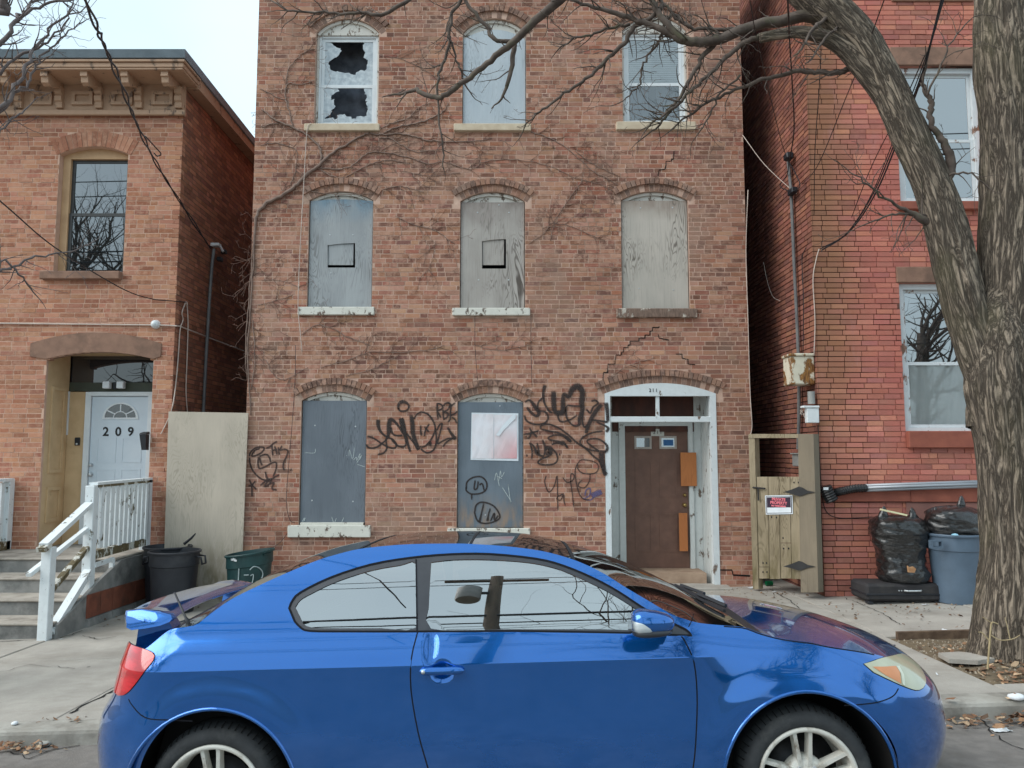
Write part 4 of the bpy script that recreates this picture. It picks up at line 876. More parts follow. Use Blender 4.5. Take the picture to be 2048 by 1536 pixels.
MB().rbox(-7.11, -7.0, FL - .13, FL - .02, LZ, 1.47, .006).build('post', m_rail, rb)
MB().bar((-7.05, 9.4, 1.45), (-7.05, FL - .05, 1.465), .11, .04).build('top_rail', m_rail, rb); MB().bar((-7.05, 9.4, .58), (-7.05, FL - .05, .56), .1, .12).build('bottom_rail', m_rot, rb)
for i in range(8): MB().rbox(-7.09, -7.055, 9.6 + i * .17, 9.69 + i * .17, .62, 1.43, .004).build('picket', m_rail, rb)
# plywood sheet closing the alley
ply_y = plywood('weathered_plywood', lin(194, 182, 166), lin(178, 167, 152), lin(132, 124, 108), .45, None, (0, 1), lin(140, 130, 106), (.75, .1))
a_, b_ = px(338, 823, 10.9), px(497, 826, 10.9); g0 = walk_z(-4.3, 10.9)
ps = thing('plywood_sheet', 'tall grey plywood sheet closing the alley beside the stoop', 'plywood', ((a_.x + b_.x) / 2, 10.9, g0))
MB().prism([(px(327, 1190, 10.9).x, g0 - .03), (px(482, 1190, 10.9).x, g0 - .0), (b_.x, b_.z), (a_.x, a_.z)], 10.885, 10.905).build('sheet', ply_y, ps)
# conduit, round junction box, camera mast and cables on the left house
m_pipe = pm('grey_pipe', lin(112, 112, 112), lin(96, 96, 98), 5, .5, .05); m_cablew = pm('pale_cable', lin(206, 190, 178), lin(186, 170, 160), 5, .6, 0)
cd = thing('conduit', 'thin white conduit with a round junction box across the left house', 'conduit', (px(312, 648, FL).x, FL, px(312, 648, FL).z))
pj = px(312, 649, FL); m = MB(); m.tube([px(-150, 645, FL - .02), px(312, 650, FL - .02), px(340, 651, FL - .02), (XC + .02, FL - .01, px(348, 652, FL).z), (XC + .02, FL + .1, px(350, 652, FL + .1).z - .003), (XC + .02, 12.5, pj.z - .01), (XC + .02, 15.5, pj.z - .0)], .011, 6); m.build('pipe', m_cablew, cd)
MB().lathe([(0, -.075), (.03, -.07), (.055, -.04), (.065, 0), (.065, .02)], 20, (pj.x, FL - .01, pj.z), 'y').build('junction_box', m_vinyl, cd, True)
ms = thing('camera_mast', 'grey conduit mast with security cameras on the alley side wall', 'mast', (XC + .06, 12.3, 0))
def sw_pt(u, v, d=.05):    # point on the alley side wall seen at a pixel
    a = (u - 1024) / FPX; b = (768 - v) / FPX; yd = math.cos(PITCH) - b * math.sin(PITCH); t = (XC + d) / a; return Vector((XC + d, yd * t, CAMZ + (math.sin(PITCH) + b * math.cos(PITCH)) * t))
m = MB(); m.tube([sw_pt(406, 840), sw_pt(413, 700), sw_pt(419, 600), sw_pt(424, 530), sw_pt(428, 498)], .026, 8); m.build('pole', m_pipe, ms)
tp = sw_pt(428, 492); m = MB(); m.tube([tp, tp + Vector((.1, 0, .0)), tp + Vector((.16, -.02, -.1))], .02, 6); m.build('arm', m_nail, ms)
MB().rbox(tp.x - .04, tp.x + .1, tp.y - .06, tp.y + .06, tp.z - .01, tp.z + .04, .008).build('weather_head', m_vinyl, ms)
for (u, v) in ((449, 503), (441, 518)):
    p = sw_pt(u, v, .1); MB().rbox(p.x - .05, p.x + .03, p.y - .05, p.y + .05, p.z - .04, p.z + .03, .01).build('camera_head', m_blk, ms)
for i, pts in enumerate(([(372, 603), (364, 625), (366, 640), (360, 660), (356, 720), (349, 790), (340, 830), (322, 868)], [(374, 604), (376, 650), (374, 720), (372, 780), (375, 825)])):
    cb = MB(); cb.tube([sw_pt(a, b, .03) if a > 345 else px(a, b, FL - .02) for (a, b) in spline(pts, 4)], .008, 5)
    o = cb.build('loose_cable', m_cablew); tag(o, ('loose pale cable hanging down and bending round the brick corner', 'straight pale cable hanging from the hook to the plywood sheet')[i], 'cable', 'pale cables on the alley wall')
# ------------------------------------------------------------------ the red house on the right
PR = lambda a, b, d: (a, FR - d, b)
XR = px(1632, 700, FR).x
rh = thing('brick_house', 'red painted brick house with white windows and stone lintels', 'house', (7, FR, 0), 'row houses along the street')
def ochre(k, c):
    p = k.sep(); n_ = k.noise(k.pos((1, 1, .5)), 2.2, 5)
    edge = k.math('MULTIPLY', k.ramp(k.math('ADD', p[0], k.math('MULTIPLY', n_, .5)), XR + .95, XR + .45), k.ramp(p[2], .8, 3.2))
    c = k.mix(k.math('MULTIPLY', edge, .6), c, lin(132, 102, 72))
    red = k.math('MULTIPLY', k.ramp(k.noise(k.pos((1, 1, .35)), 1.3, 5), .42, .62), k.ramp(p[0], XR + .35, XR + .8))
    c = k.mix(k.math('MULTIPLY', red, .45), c, lin(200, 112, 102))
    wh = k.ramp(k.noise(k.pos((2.2, 1, .6)), 2.1, 6, .65), .6, .76)
    return k.mix(k.math('MULTIPLY', wh, .45), c, lin(186, 138, 132))
m_brickR = brick_mat('red_brick', lin(150, 92, 78), lin(190, 130, 116), .3, .35, ochre)
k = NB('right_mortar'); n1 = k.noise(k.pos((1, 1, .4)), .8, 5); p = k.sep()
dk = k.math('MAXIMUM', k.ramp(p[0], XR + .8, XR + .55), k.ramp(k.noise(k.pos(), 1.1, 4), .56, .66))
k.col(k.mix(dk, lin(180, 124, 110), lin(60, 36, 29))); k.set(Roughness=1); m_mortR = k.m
PALR = [lin(198, 128, 110)[:3], lin(188, 120, 104)[:3], lin(206, 138, 116)[:3], lin(174, 115, 103)[:3], lin(194, 125, 110)[:3]]
def rect(u0, u1, v0, v1, Y): a = px(u0, v1, Y); b = px(u1, v0, Y); return dict(x0=a.x, x1=b.x, z0=a.z, zs=b.z)
RW2 = rect(1802, 1957, 132, 405, FR); RW1 = rect(1812, 1966, 566, 862, FR)
def lint(h, u0, u1, v0, v1, s0, s1, w0, w1):
    a, b = px(u0, v1, FR), px(u1, v0, FR); c, d = px(s0, w1, FR), px(s1, w0, FR)
    h['lint'] = (a.x, b.x, h['zs'], b.z); h['sill'] = (c.x, d.x, c.z, h['z0']); h['also'] = [h['lint'], h['sill']]
lint(RW2, 1780, 1962, 95, 132, 1795, 1962, 405, 422); lint(RW1, 1793, 1975, 534, 566, 1813, 1975, 862, 896)
WT = [(px(1683, 1003, FR).x, 12, px(1700, 1003, FR).z, px(1700, 972, FR).z)]
RW2['also'] += WT; RT = 10.2
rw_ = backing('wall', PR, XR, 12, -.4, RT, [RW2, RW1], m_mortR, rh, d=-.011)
bricks(rw_, PR, XR + .002, 9.2, -.3, RT - .1, [RW2, RW1], PALR, m_brickR, size=.205, ht=.0585, head=0.02, view=shows(PR), seed=41, keep=280, joint=.0105)
PQ = lambda a, b, d: (XR - d, a, b)
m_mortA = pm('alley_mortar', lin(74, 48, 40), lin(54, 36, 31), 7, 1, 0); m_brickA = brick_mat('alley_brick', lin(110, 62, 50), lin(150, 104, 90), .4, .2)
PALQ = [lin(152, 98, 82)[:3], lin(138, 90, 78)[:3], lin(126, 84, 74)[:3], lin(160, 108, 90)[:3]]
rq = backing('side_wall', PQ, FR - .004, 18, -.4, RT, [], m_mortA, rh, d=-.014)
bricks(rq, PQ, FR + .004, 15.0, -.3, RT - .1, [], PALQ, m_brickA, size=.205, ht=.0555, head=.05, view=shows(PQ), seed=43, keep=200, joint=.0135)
MB().add([(12, FR, -.4), (12, 18, -.4), (12, 18, RT), (12, FR, RT), (XR, 18, -.4), (XR, 18, RT)], [(3, 2, 1, 0), (4, 1, 2, 5)]).build('back_wall', m_sidebrick, rh)
MB().box(XR - .1, 12.1, FR - .3, 18.1, RT, RT + .3).build('roof', m_tar, rh)
MB().rbox(WT[0][0] - .1, px(1818, 990, FR).x, FR - .045, FR + .02, WT[0][2], WT[0][3], .006).build('water_table', m_stoneR := pm('red_stone', lin(158, 92, 74), lin(140, 80, 66), 6, .9, .25, 6, bsc=40), rh)
MB().rbox(px(1818, 990, FR).x + .004, 9.5, FR - .045, FR + .02, WT[0][2] - .005, WT[0][3] - .004, .006).build('water_table', m_stoneR, rh)
MB().rbox(px(1812, 1030, FR).x, 9.5, FR - .02, FR + .02, px(1812, 1042, FR).z, WT[0][2] - .008, .006).build('base_stone', pm('base_stone', lin(150, 106, 96), lin(136, 96, 88), 6, .9, .2), rh)
p_ = px(1784, 30, FR); MB().rbox(p_.x, 6.2, FR - .03, FR + .03, px(1800, 4, FR).z, px(1800, -20, FR).z, .006).build('belt_stone', m_brownstone, rh)
m_rframe = peel('white_frame_worn', lin(214, 218, 220), lin(150, 112, 92), .25, 5)
m_wincurt = glass_mat('glass_over_curtain', .05, (.02, .022, .025, 1), .02, .97)
for i, h in enumerate((RW2, RW1)):
    x0, x1, z0, z1 = h['x0'] + .003, h['x1'] - .003, h['z0'] + .003, h['zs'] - .003; t = .07
    o = MB().prism([(x0, z0), (x1, z0), (x1, z1), (x0, z1)], FR + .06, FR + .14, [(x0 + t, z0 + t * .6), (x1 - t, z0 + t * .6), (x1 - t, z1 - t), (x0 + t, z1 - t)]).build('window', m_rframe, rh)
    l_ = h['lint']; MB().rbox(l_[0], l_[1], FR - .02, FR + .1, l_[2] + .004, l_[3], .008).build('lintel', m_brownstone, o)
    s_ = h['sill']; MB().rbox(s_[0], s_[1], FR - .08, FR + .12, s_[2], s_[3] - .002, .01).build('sill', m_stoneR, o)
    x0 += t + .002; x1 -= t + .002; z0 += t * .6 + .002; z1 -= t + .002; zm = z0 + (z1 - z0) * (.47, .46)[i]; t = .04
    for j, (a, b, y) in enumerate(((zm - .015, z1, FR + .105), (z0, zm + .02, FR + .085))):
        q = [(x0 + t, a + t), (x1 - t, a + t), (x1 - t, b - t), (x0 + t, b - t)]
        MB().prism([(x0, a), (x1, a), (x1, b), (x0, b)], y, y + .02, q).build('sash', m_rframe, o); (MB().add([(p_[0], y + .01, p_[1]) for p_ in q], [(0, 1, 2, 3)]) if (i, j) == (1, 1) else MB().box(q[0][0], q[1][0], y + .008, y + .012, q[0][1], q[2][1])).build('pane', m_wincurt if (i == 1 and j == 1) else m_win, o)
    room(h, FR + .16, o, 1.2)
    if i == 1:
        m = MB(); n = 60
        for a in range(n + 1):
            for b in range(9):
                tt = a / n; hh = b / 8; sw_ = .25 * math.exp(-((tt - .45) / .16) ** 2) * (1 - hh)
                m.v.append((x0 + (x1 - x0) * tt + .04 * math.sin(tt * 9) * (1 - hh), FR + .134 + .014 * math.sin(tt * 42 + 5 * (1 - hh)) + .008 * math.sin(tt * 17 + hh * 4), z0 + .02 + (zm - z0) * hh))
        m.f = [(a * 9 + b, (a + 1) * 9 + b, (a + 1) * 9 + b + 1, a * 9 + b + 1) for a in range(n) for b in range(8)]; m.build('curtain', pm('white_curtain', lin(244, 245, 243), lin(234, 237, 235), 6, .9, 0), o, True)

# gate in the alley
m_gw = plywood('mossy_boards', lin(160, 146, 122), lin(136, 123, 100), lin(96, 84, 62), .8, None, (0, 1), lin(98, 88, 56), (.9, .1)); m_post = plywood('grey_post', lin(134, 122, 104), lin(110, 101, 87), lin(86, 78, 66), .6)
GL_, GR_ = px(1512, 1100, 10.55), px(1620, 1100, 9.82); gd = Vector((GR_.x - GL_.x, 9.82 - 10.55, 0)); gn = gd.normalized(); off = Vector((-gn.y, gn.x, 0)); gq = walk_z(3.5, 10)
gate = thing('wooden_gate', 'mossy wooden plank gate with black strap hinges between the houses', 'gate', (GL_.x + gd.x / 2, 10.15, gq))
def gp(u, v):     # a pixel on the gate's plane
    a = (u - 1024) / FPX; b = (768 - v) / FPX; yd = math.cos(PITCH) - b * math.sin(PITCH); D = Vector((a, yd, math.sin(PITCH) + b * math.cos(PITCH))); t = (GL_.x - 0) * off.x + 10.55 * off.y; t /= D.x * off.x + D.y * off.y; return Vector((0, 0, CAMZ)) + D * t
def gslab(quad, th, name, mat, fwd=0., parent=None):
    q = [gp(*c_) - off * fwd for c_ in quad]; MB().hexa([q[0], q[1], q[1] + off * th, q[0] + off * th, q[3], q[2], q[2] + off * th, q[3] + off * th]).build(name, mat, parent or gate)
gslab([(1508, 1178), (1519, 1178), (1511, 870), (1499, 870)], .09, 'post', m_gw, .02)
gslab([(1608, 1184), (1643, 1184), (1633, 868), (1602, 868)], .1, 'post', m_post, .06)
gslab([(1500, 876), (1633, 876), (1633, 868), (1500, 868)], .04, 'rail', m_gw, .03)
ub = [(1517, 1514.5), (1539, 1537), (1561, 1559), (1583.5, 1580.5), (1607, 1603)]; ubt = [1513, 1536, 1558, 1580, 1602]
for i in range(4):
    vt = 953.5; cuts = {0: 1134, 2: 1086}.get(i)
    def uu(j, v): return ubt[j] + (ub[j][0] - ubt[j]) * (v - vt) / (1158 - vt)
    spans = [(vt, 1158)] if not cuts else [(vt, cuts - .5), (cuts + .5, 1157)]
    for (a, b) in spans: gslab([(uu(i, b) + .6, b), (uu(i + 1, b) - .6, b), (uu(i + 1, a) - .6, a), (uu(i, a) + .6, a)], .022, 'board', m_gw, rnd.uniform(-.002, .003))
m_iron = pm('black_iron', lin(46, 46, 48), lin(36, 36, 38), 9, .6, .15)
for (v, dv) in ((983, 0), (1131, 1)):
    pts = [(1574, v + 1), (1590, v - 4), (1600, v - 8), (1605, v - 10), (1612, v - 8), (1622, v - 2), (1638, v + 1), (1622, v + 4), (1611, v + 8), (1605, v + 9), (1598, v + 7), (1588, v + 4)]
    q = [gp(*c_) - off * .075 for c_ in pts]; n = len(q); m = MB(); m.add(q + [c_ + off * .008 for c_ in q], [tuple(range(n - 1, -1, -1)), tuple(range(n, 2 * n))] + [(i, (i + 1) % n, (i + 1) % n + n, i + n) for i in range(n)]); m.build('strap_hinge', m_iron, gate)
for (u, v) in [(1527, 1126), (1534, 1126), (1527, 1144), (1535, 1144), (1544, 1034), (1554, 1035), (1567, 1076), (1568, 1097), (1578, 1097), (1589, 965), (1598, 965)]:
    q = gp(u, v) - off * .004; MB().lathe([(0, -.003), (.011, -.002), (.013, .004)], 8, q, 'y').build('bolt', m_iron, gate)
m = MB(); m.tube([gp(1509, 975) - off * .03, gp(1533, 977) - off * .03], .012, 6); m.tube([gp(1519, 976) - off * .03, gp(1520, 1001) - off * .03], .01, 6); m.build('latch', m_iron, gate)
sg = thing('warning_sign', 'small pink and black PRIVATE PROPERTY sign screwed on the plank gate', 'sign', tuple(gp(1560, 1027)))
gslab([(1533, 1029), (1587, 1028), (1586, 990), (1531, 991)], .003, 'plate', m_pw, .012, sg)
m_sgb = pm('sign_dark', lin(52, 36, 56), lin(46, 32, 50), 8, .5, 0); m_pink = pm('sign_pink', lin(236, 128, 140), lin(228, 118, 130), 8, .5, 0)
gslab([(1534.5, 1027), (1585.5, 1026), (1584.5, 992), (1532.7, 992.6)], .002, 'border', m_sgb, .0135, sg)
gslab([(1536, 1025.8), (1584, 1025), (1583, 993), (1534.2, 993.6)], .002, 'inner_plate', m_pw, .0150, sg)
gslab([(1536, 1015), (1583, 1014.6), (1582.4, 994), (1535, 994.6)], .002, 'field', m_sgb, .0165, sg)
ga = math.atan2(gn.y, gn.x)
for (t_, v, s_, sx_) in (('PRIVATE', 999, .052, 1.12), ('PROPERTY', 1006, .052, 1.08), ('NO TRESPASSING', 1012.2, .026, 1.12)):
    q = gp(1559, v) - off * .0185; text_mesh(t_, s_, m_pink, 'lettering', sg, q, rot=(R(90), 0, ga), bold=.0016, ext=.0008, sx=sx_)
# the alley's pipes, boxes and meter
def rq_pt(u, v, d=.05):
    a = (u - 1024) / FPX; b = (768 - v) / FPX; yd = math.cos(PITCH) - b * math.sin(PITCH); t = (XR - d) / a; return Vector((XR - d, yd * t, CAMZ + (math.sin(PITCH) + b * math.cos(PITCH)) * t))
mast = thing('service_mast', 'grey electric service mast with weather head on the red house alley wall', 'mast', tuple(rq_pt(1597, 700)))
m = MB(); m.tube([rq_pt(1576, 318), rq_pt(1582, 380), rq_pt(1586, 470), rq_pt(1588, 520), rq_pt(1594, 640), rq_pt(1597, 715)], .024, 8); m.build('pole', m_pipe, mast)
m = MB(); m.tube([rq_pt(1598, 770), rq_pt(1598, 840), rq_pt(1596, 898)], .024, 8); m.build('pole', m_pipe, mast)
q = rq_pt(1578, 316, .08); MB().rbox(q.x - .06, q.x + .05, q.y - .07, q.y + .07, q.z - .03, q.z + .07, .02).build('weather_head', m_blk, mast)
q = rq_pt(1583, 382, .08); MB().rbox(q.x - .03, q.x + .05, q.y - .1, q.y + .08, q.z - .05, q.z + .03, .01).build('clamp', m_blk, mast)
for (a, b) in (((1574, 350), (1560, 372)), ((1590, 345), (1600, 372))):
    m = MB(); m.tube([rq_pt(*c_, .09) for c_ in spline([(1578, 325), a, b, (1583, 384)], 5)], .007, 5); m.build('cable_loop', m_blk, mast)
m_rbox = peel('rusted_white_box', lin(214, 206, 186), lin(150, 104, 50), .62, 4.5, lin(96, 60, 28))
eb = thing('fuse_box', 'rusty white metal fuse box on the alley wall', 'fuse box', tuple(rq_pt(1603, 770)))
q0, q1 = px(1578, 770, 10.05), px(1628, 714, 10.05); MB().rbox(q0.x, min(q1.x, XR - .004), 9.95, 10.25, q0.z, q1.z, .012).build('box', m_rbox, eb); MB().rbox(q0.x - .02, XR - .003, 9.93, 10.27, q1.z, q1.z + .035, .008).build('lid', m_rbox, eb)
wb = thing('meter_box', 'white plastic cable box with tangled wires beside the gate post', 'box', tuple(px(1622, 846, 9.9)))
q0, q1 = px(1611, 846, 9.86), px(1634, 812, 9.86); MB().rbox(q0.x, q1.x, 9.8, 9.88, q0.z, q1.z - .03, .006).build('box', m_vinyl, wb); MB().rbox(q0.x - .05, q1.x + .006, 9.79, 9.89, q1.z - .028, q1.z, .006).build('lid', m_vinyl, wb)
for i in range(5):
    m = MB(); m.tube([px(1612 - rnd.uniform(0, 12), 818 + rnd.uniform(0, 22), 9.86 + .02 * i) for _ in range(6)], .004, 4); m.build('wire', m_blk if i % 2 else m_cablew, wb)
m_cyl = pm('grey_plastic', lin(150, 150, 146), lin(136, 136, 134), 5, .5, 0); q = px(1623, 808, 9.92); MB().lathe([(0, 0), (.045, 0), (.045, .16), (0, .16)], 14, (q.x, q.y, q.z)).build('cap', m_cyl, wb, angle=R(40))
em = thing('electric_meter', 'grey electric meter cabinet low on the alley wall', 'meter', tuple(rq_pt(1590, 935)))
q0, q1 = rq_pt(1576, 932, .12), rq_pt(1602, 909, .12); MB().rbox(q0.x - .02, XR - .004, 10.1, 10.5, q0.z, q1.z, .01).build('box', m_cyl, em); MB().rbox(q0.x - .04, XR - .004, 10.08, 10.52, q1.z, q1.z + .02, .006).build('lid', m_cyl, em)
# downspout lying along the red wall
m_alu = pm('aluminium', lin(172, 176, 182), lin(150, 154, 160), 4, .4, .1, metal=.4, stretch=(.2, 1, 1)); m_blkr = pm('black_rubber', lin(30, 31, 34), lin(22, 23, 25), 9, .45, .1)
ds = thing('downspout', 'long aluminium downspout with black corrugated elbow along the red wall', 'downspout', tuple(px(1740, 985, FR - .1)))
m = MB(); A, B = px(1728, 976, FR - .1), px(2010, 966, FR - .1)
for k_ in range(3): 
    dz_ = (-.028, 0, .028)[k_]; m2 = MB(); m2.tube([A + Vector((0, -.012 * (k_ == 1), dz_)), B + Vector((0, -.012 * (k_ == 1), dz_))], .022, 8); m2.build('pipe', m_alu, ds, True)
pts = spline([(1732, 976), (1710, 977), (1690, 981), (1676, 984), (1668, 986)], 8); m = MB(); m.tube([px(a, b, FR - .1) for a, b in pts], [(.055 if i % 2 else .047) for i in range(len(pts))], 10); m.build('elbow', m_blkr, ds)
m = MB(); pts = [px(1650 + (1664 - 1650) * i / 12, 974 + (1002 - 974) * i / 12, FR - .11) for i in range(13)]; m.tube(pts, [(.085 if i % 2 else .075) for i in range(13)], 12); m.build('tee', m_blkr, ds)
q = px(1652, 978, FR - .2); MB().box(q.x - .03, q.x + .03, q.y, q.y + .004, q.z - .012, q.z + .02).build('tag', m_vinyl, ds)
# ------------------------------------------------------------------ the blue coupe
car = thing('parked_car', 'blue two door coupe with rear spoiler parked at the kerb', 'car', (0, 0, 0)); car['local_parts'] = 1; car['_own'] = 1
CY = 4.46; ROLL = -math.atan(.045); CM = Matrix.Translation((0.005, CY, road_z(0, CY) + .004)) @ Matrix.Rotation(-math.atan(SX), 4, 'Y') @ Matrix.Rotation(ROLL, 4, 'X')
car.matrix_world = CM; CI = CM.inverted(); CO = CI @ Vector((0, 0, CAMZ))
def cray(u, v):
    a = (u - 1024) / FPX; b = (768 - v) / FPX
    return CI.to_3x3() @ Vector((a, math.cos(PITCH) - b * math.sin(PITCH), math.sin(PITCH) + b * math.cos(PITCH)))
def cpl(u, v, y):            # pixel on the car's lengthwise plane y
    d = cray(u, v); t = (y - CO.y) / d.y; return CO + d * t
def interp(tab, x):
    xs_ = [p[0] for p in tab]; return float(np.interp(x, xs_, [p[1] for p in tab]))
class Pchip:
    def __init__(s, tab):
        s.x = np.array([p[0] for p in tab], float); s.y = np.array([p[1] for p in tab], float); h = np.diff(s.x); d = np.diff(s.y) / h; m = np.zeros(len(s.x))
        for i in range(1, len(m) - 1):
            if d[i - 1] * d[i] > 0: w1 = 2 * h[i] + h[i - 1]; w2 = h[i] + 2 * h[i - 1]; m[i] = (w1 + w2) / (w1 / d[i - 1] + w2 / d[i])
        m[0] = d[0]; m[-1] = d[-1]; s.m = m
    def __call__(s, x):
        x = min(max(x, s.x[0]), s.x[-1]); i = min(max(int(np.searchsorted(s.x, x)) - 1, 0), len(s.x) - 2); h = s.x[i + 1] - s.x[i]; t = (x - s.x[i]) / h
        return ((1 + 2 * t) * (1 - t) ** 2 * s.y[i] + t * (1 - t) ** 2 * h * s.m[i] + t * t * (3 - 2 * t) * s.y[i + 1] + t * t * (t - 1) * h * s.m[i + 1])
CR = .872
D_lo = Pchip([(.1, .095), (.2, .062), (.3, .032), (.42, .012), (.55, .004), (.68, .004), (.78, .003), (CR, 0)])
D_up = Pchip([(CR, 0), (.89, .006), (.92, .017), (.96, .035), (1.0, .058), (1.05, .081), (1.12, .113), (1.2, .151), (1.28, .192), (1.34, .228), (1.38, .26), (1.45, .34)])
D_fen = Pchip([(.1, .095), (.2, .062), (.3, .032), (.42, .012), (.55, .004), (.66, .003), (.72, .010), (.78, .022), (.84, .040), (.90, .066), (.95, .095), (1.0, .13), (1.1, .2)])
L_f = Pchip([(.1, 2.06), (.2, 2.14), (.32, 2.215), (.45, 2.245), (.55, 2.235), (.63, 2.205), (.70, 2.15), (.76, 2.08), (.82, 1.98), (.88, 1.85), (.95, 1.7), (1.4, 1.6)])
L_r = Pchip([(.1, 1.95), (.2, 2.02), (.35, 2.08), (.5, 2.095), (.62, 2.08), (.72, 2.02), (.85, 1.98), (.95, 1.95), (1.02, 1.93), (1.1, 1.92), (1.5, 1.9)])
XF, XB = 1.42, -1.50
WHX = 1.35; WHZ = .3125; RA = .393
dents = [(cpl(884, 1341, -.87), .046, .020, .038), (cpl(862, 1297, -.85), .028, .012, .065)]
def Dz(x, z):
    d = D_lo(z) if z < CR else D_up(z)
    f = smooth(.75, 1.35, x)
    if f > 0: d = d * (1 - f) + D_fen(z) * f
    return d
def half(x, z):
    d = .870 - Dz(x, z)
    d -= .012 * smooth(.5, 1.45, abs(x))
    for wx in (-WHX, WHX):
        r = math.hypot(x - wx, z - WHZ)
        if r < .58: d += .010 * smooth(.56, .43, r)
    for (p, rx, a, rz) in dents:
        q = ((x - p.x) / rx) ** 2 + ((z - p.z) / rz) ** 2
        if q < 6: d -= a * math.exp(-q ** 1.6)
    return d
NSE = 2.7
tt = np.linspace(0, math.pi / 2, 241); ea = np.sin(tt) ** (2 / NSE); eb_ = np.cos(tt) ** (2 / NSE)
arc = np.concatenate([[0], np.cumsum(np.hypot(np.diff(ea * .75), np.diff(eb_ * .85)))]); SMAX = arc[-1]
def surf(s, z):
    """the near side of the body: s runs along the flank and round the bumpers"""
    if s > XF: k = min(s - XF, SMAX); return Vector((XF + (L_f(z) - XF) * float(np.interp(k, arc, ea)), -half(XF + (L_f(z) - XF) * .5 * min(1, k / .5) if False else min(XF + k, 2.2), z) * float(np.interp(k, arc, eb_)), z))
    if s < XB: k = min(XB - s, SMAX); return Vector((XB - (L_r(z) + XB) * float(np.interp(k, arc, ea)), -half(max(XB - k, -2.2), z) * float(np.interp(k, arc, eb_)), z))
    return Vector((s, -half(s, z), z))
def surf_n(s, z, e=.004):
    a = surf(s + e, z) - surf(s - e, z); b = surf(s, z + e) - surf(s, z - e); n = a.cross(b); return n.normalized()
def wid(x, z):
    """half width of the body at x, z"""
    if x > XF:
        q = (x - XF) / (L_f(z) - XF)
        if q >= 1: return -1
        k = float(np.interp(q, ea, arc)); return -surf(XF + k, z).y
    if x < XB:
        q = (XB - x) / (L_r(z) + XB)
        if q >= 1: return -1
        k = float(np.interp(q, ea, arc)); return -surf(XB - k, z).y
    return half(x, z)
def s_of(x, z):
    if x > XF: return XF + float(np.interp(min(1, (x - XF) / (L_f(z) - XF)), ea, arc))
    if x < XB: return XB - float(np.interp(min(1, (XB - x) / (L_r(z) + XB)), ea, arc))
    return x
def hit(u, v):
    """where the ray through a pixel meets the near flank, as (s, z)"""
    d = cray(u, v); t0 = (-.95 - CO.y) / d.y; t1 = (-.02 - CO.y) / d.y; best = None; pt = t0
    for i in range(160):
        t = t0 + (t1 - t0) * i / 159; p = CO + d * t; g = -p.y - wid(p.x, p.z)
        if best is None or g < best[0]: best = (g, t)
        if g <= 0:
            a, b = pt, t
            for _ in range(25):
                c_ = (a + b) / 2; q = CO + d * c_
                if -q.y - wid(q.x, q.z) > 0: a = c_
                else: b = c_
            q = CO + d * b; return (s_of(q.x, q.z), q.z)
        pt = t
    q = CO + d * best[1]; return (s_of(q.x, q.z), q.z)
def trace(pts, n=4, closed=False):
    h = [hit(*p) for p in pts]
    return [tuple(q) for q in (spline(h, n) if n > 1 else h)]
# paint and other finishes
k = NB('blue_metallic_paint'); 
k.b.inputs['Base Color'].default_value = (.004, .125, .46, 1); k.set(Metallic=.68, Roughness=.16); k.b.inputs['Coat Weight'].default_value = .92; k.b.inputs['Coat Roughness'].default_value = .02; k.b.inputs['Coat IOR'].default_value = 1.64
n_ = k.noise(k.pos((1, 1, .5)), 2.5, 6, .65); k.l(k.ramp(n_, .4, .75, .07, .16), k.b.inputs['Roughness']); k.l(k.ramp(k.noise(k.pos(), 7, 5), .5, .8, .015, .07), k.b.inputs['Coat Roughness']); dz_ = k.math('MULTIPLY', k.math('MULTIPLY', k.ramp(k.sep()[2], .62, .12), k.ramp(k.noise(k.pos((.7, 1, 1.6)), 3.2, 7, .7), .38, .72)), .4)
k.col(k.mix(dz_, (.004, .125, .46, 1), lin(132, 128, 122))); k.l(k.math('SUBTRACT', .92, dz_), k.b.inputs['Coat Weight']); k.l(k.math('SUBTRACT', .68, dz_), k.b.inputs['Metallic']); m_paint = k.m
m_cglass = glass_mat('car_glass', .5, (.012, .016, .016, 1), .006, .45); m_roofg = glass_mat('roof_glass', .16, (.015, .014, .016, 1), .03)
m_trim = pm('black_trim', lin(58, 60, 66), lin(50, 52, 58), 9, .38, 0); m_seam = pm('seam_shadow', lin(8, 10, 22), lin(6, 8, 16), 9, 1, 0)
k = NB('red_lens'); k.b.inputs['Base Color'].default_value = lin(206, 22, 34); k.set(Roughness=.12); k.b.inputs['Coat Weight'].default_value = 1; k.col(k.mix(k.ramp(k.noise(k.pos((3, 1, 9)), 3, 2), .4, .6), lin(214, 26, 40), lin(176, 16, 28))); m_red = k.m
k = NB('hazed_lens'); k.col(k.mix(k.ramp(k.noise(k.pos(), 6, 4), .35, .7), lin(186, 186, 160), lin(168, 166, 134))); k.set(Roughness=.28); k.b.inputs['Coat Weight'].default_value = .92; m_haze = k.m
m_amber = pm('amber_lens', lin(222, 150, 104), lin(208, 136, 90), 8, .3, 0); m_lensw = pm('clear_lens', lin(206, 212, 214), lin(184, 192, 196), 30, .2, 0, stretch=(.2, 1, 3)); m_strip = pm('lens_strip', lin(214, 216, 196), lin(204, 206, 186), 8, .3, 0)
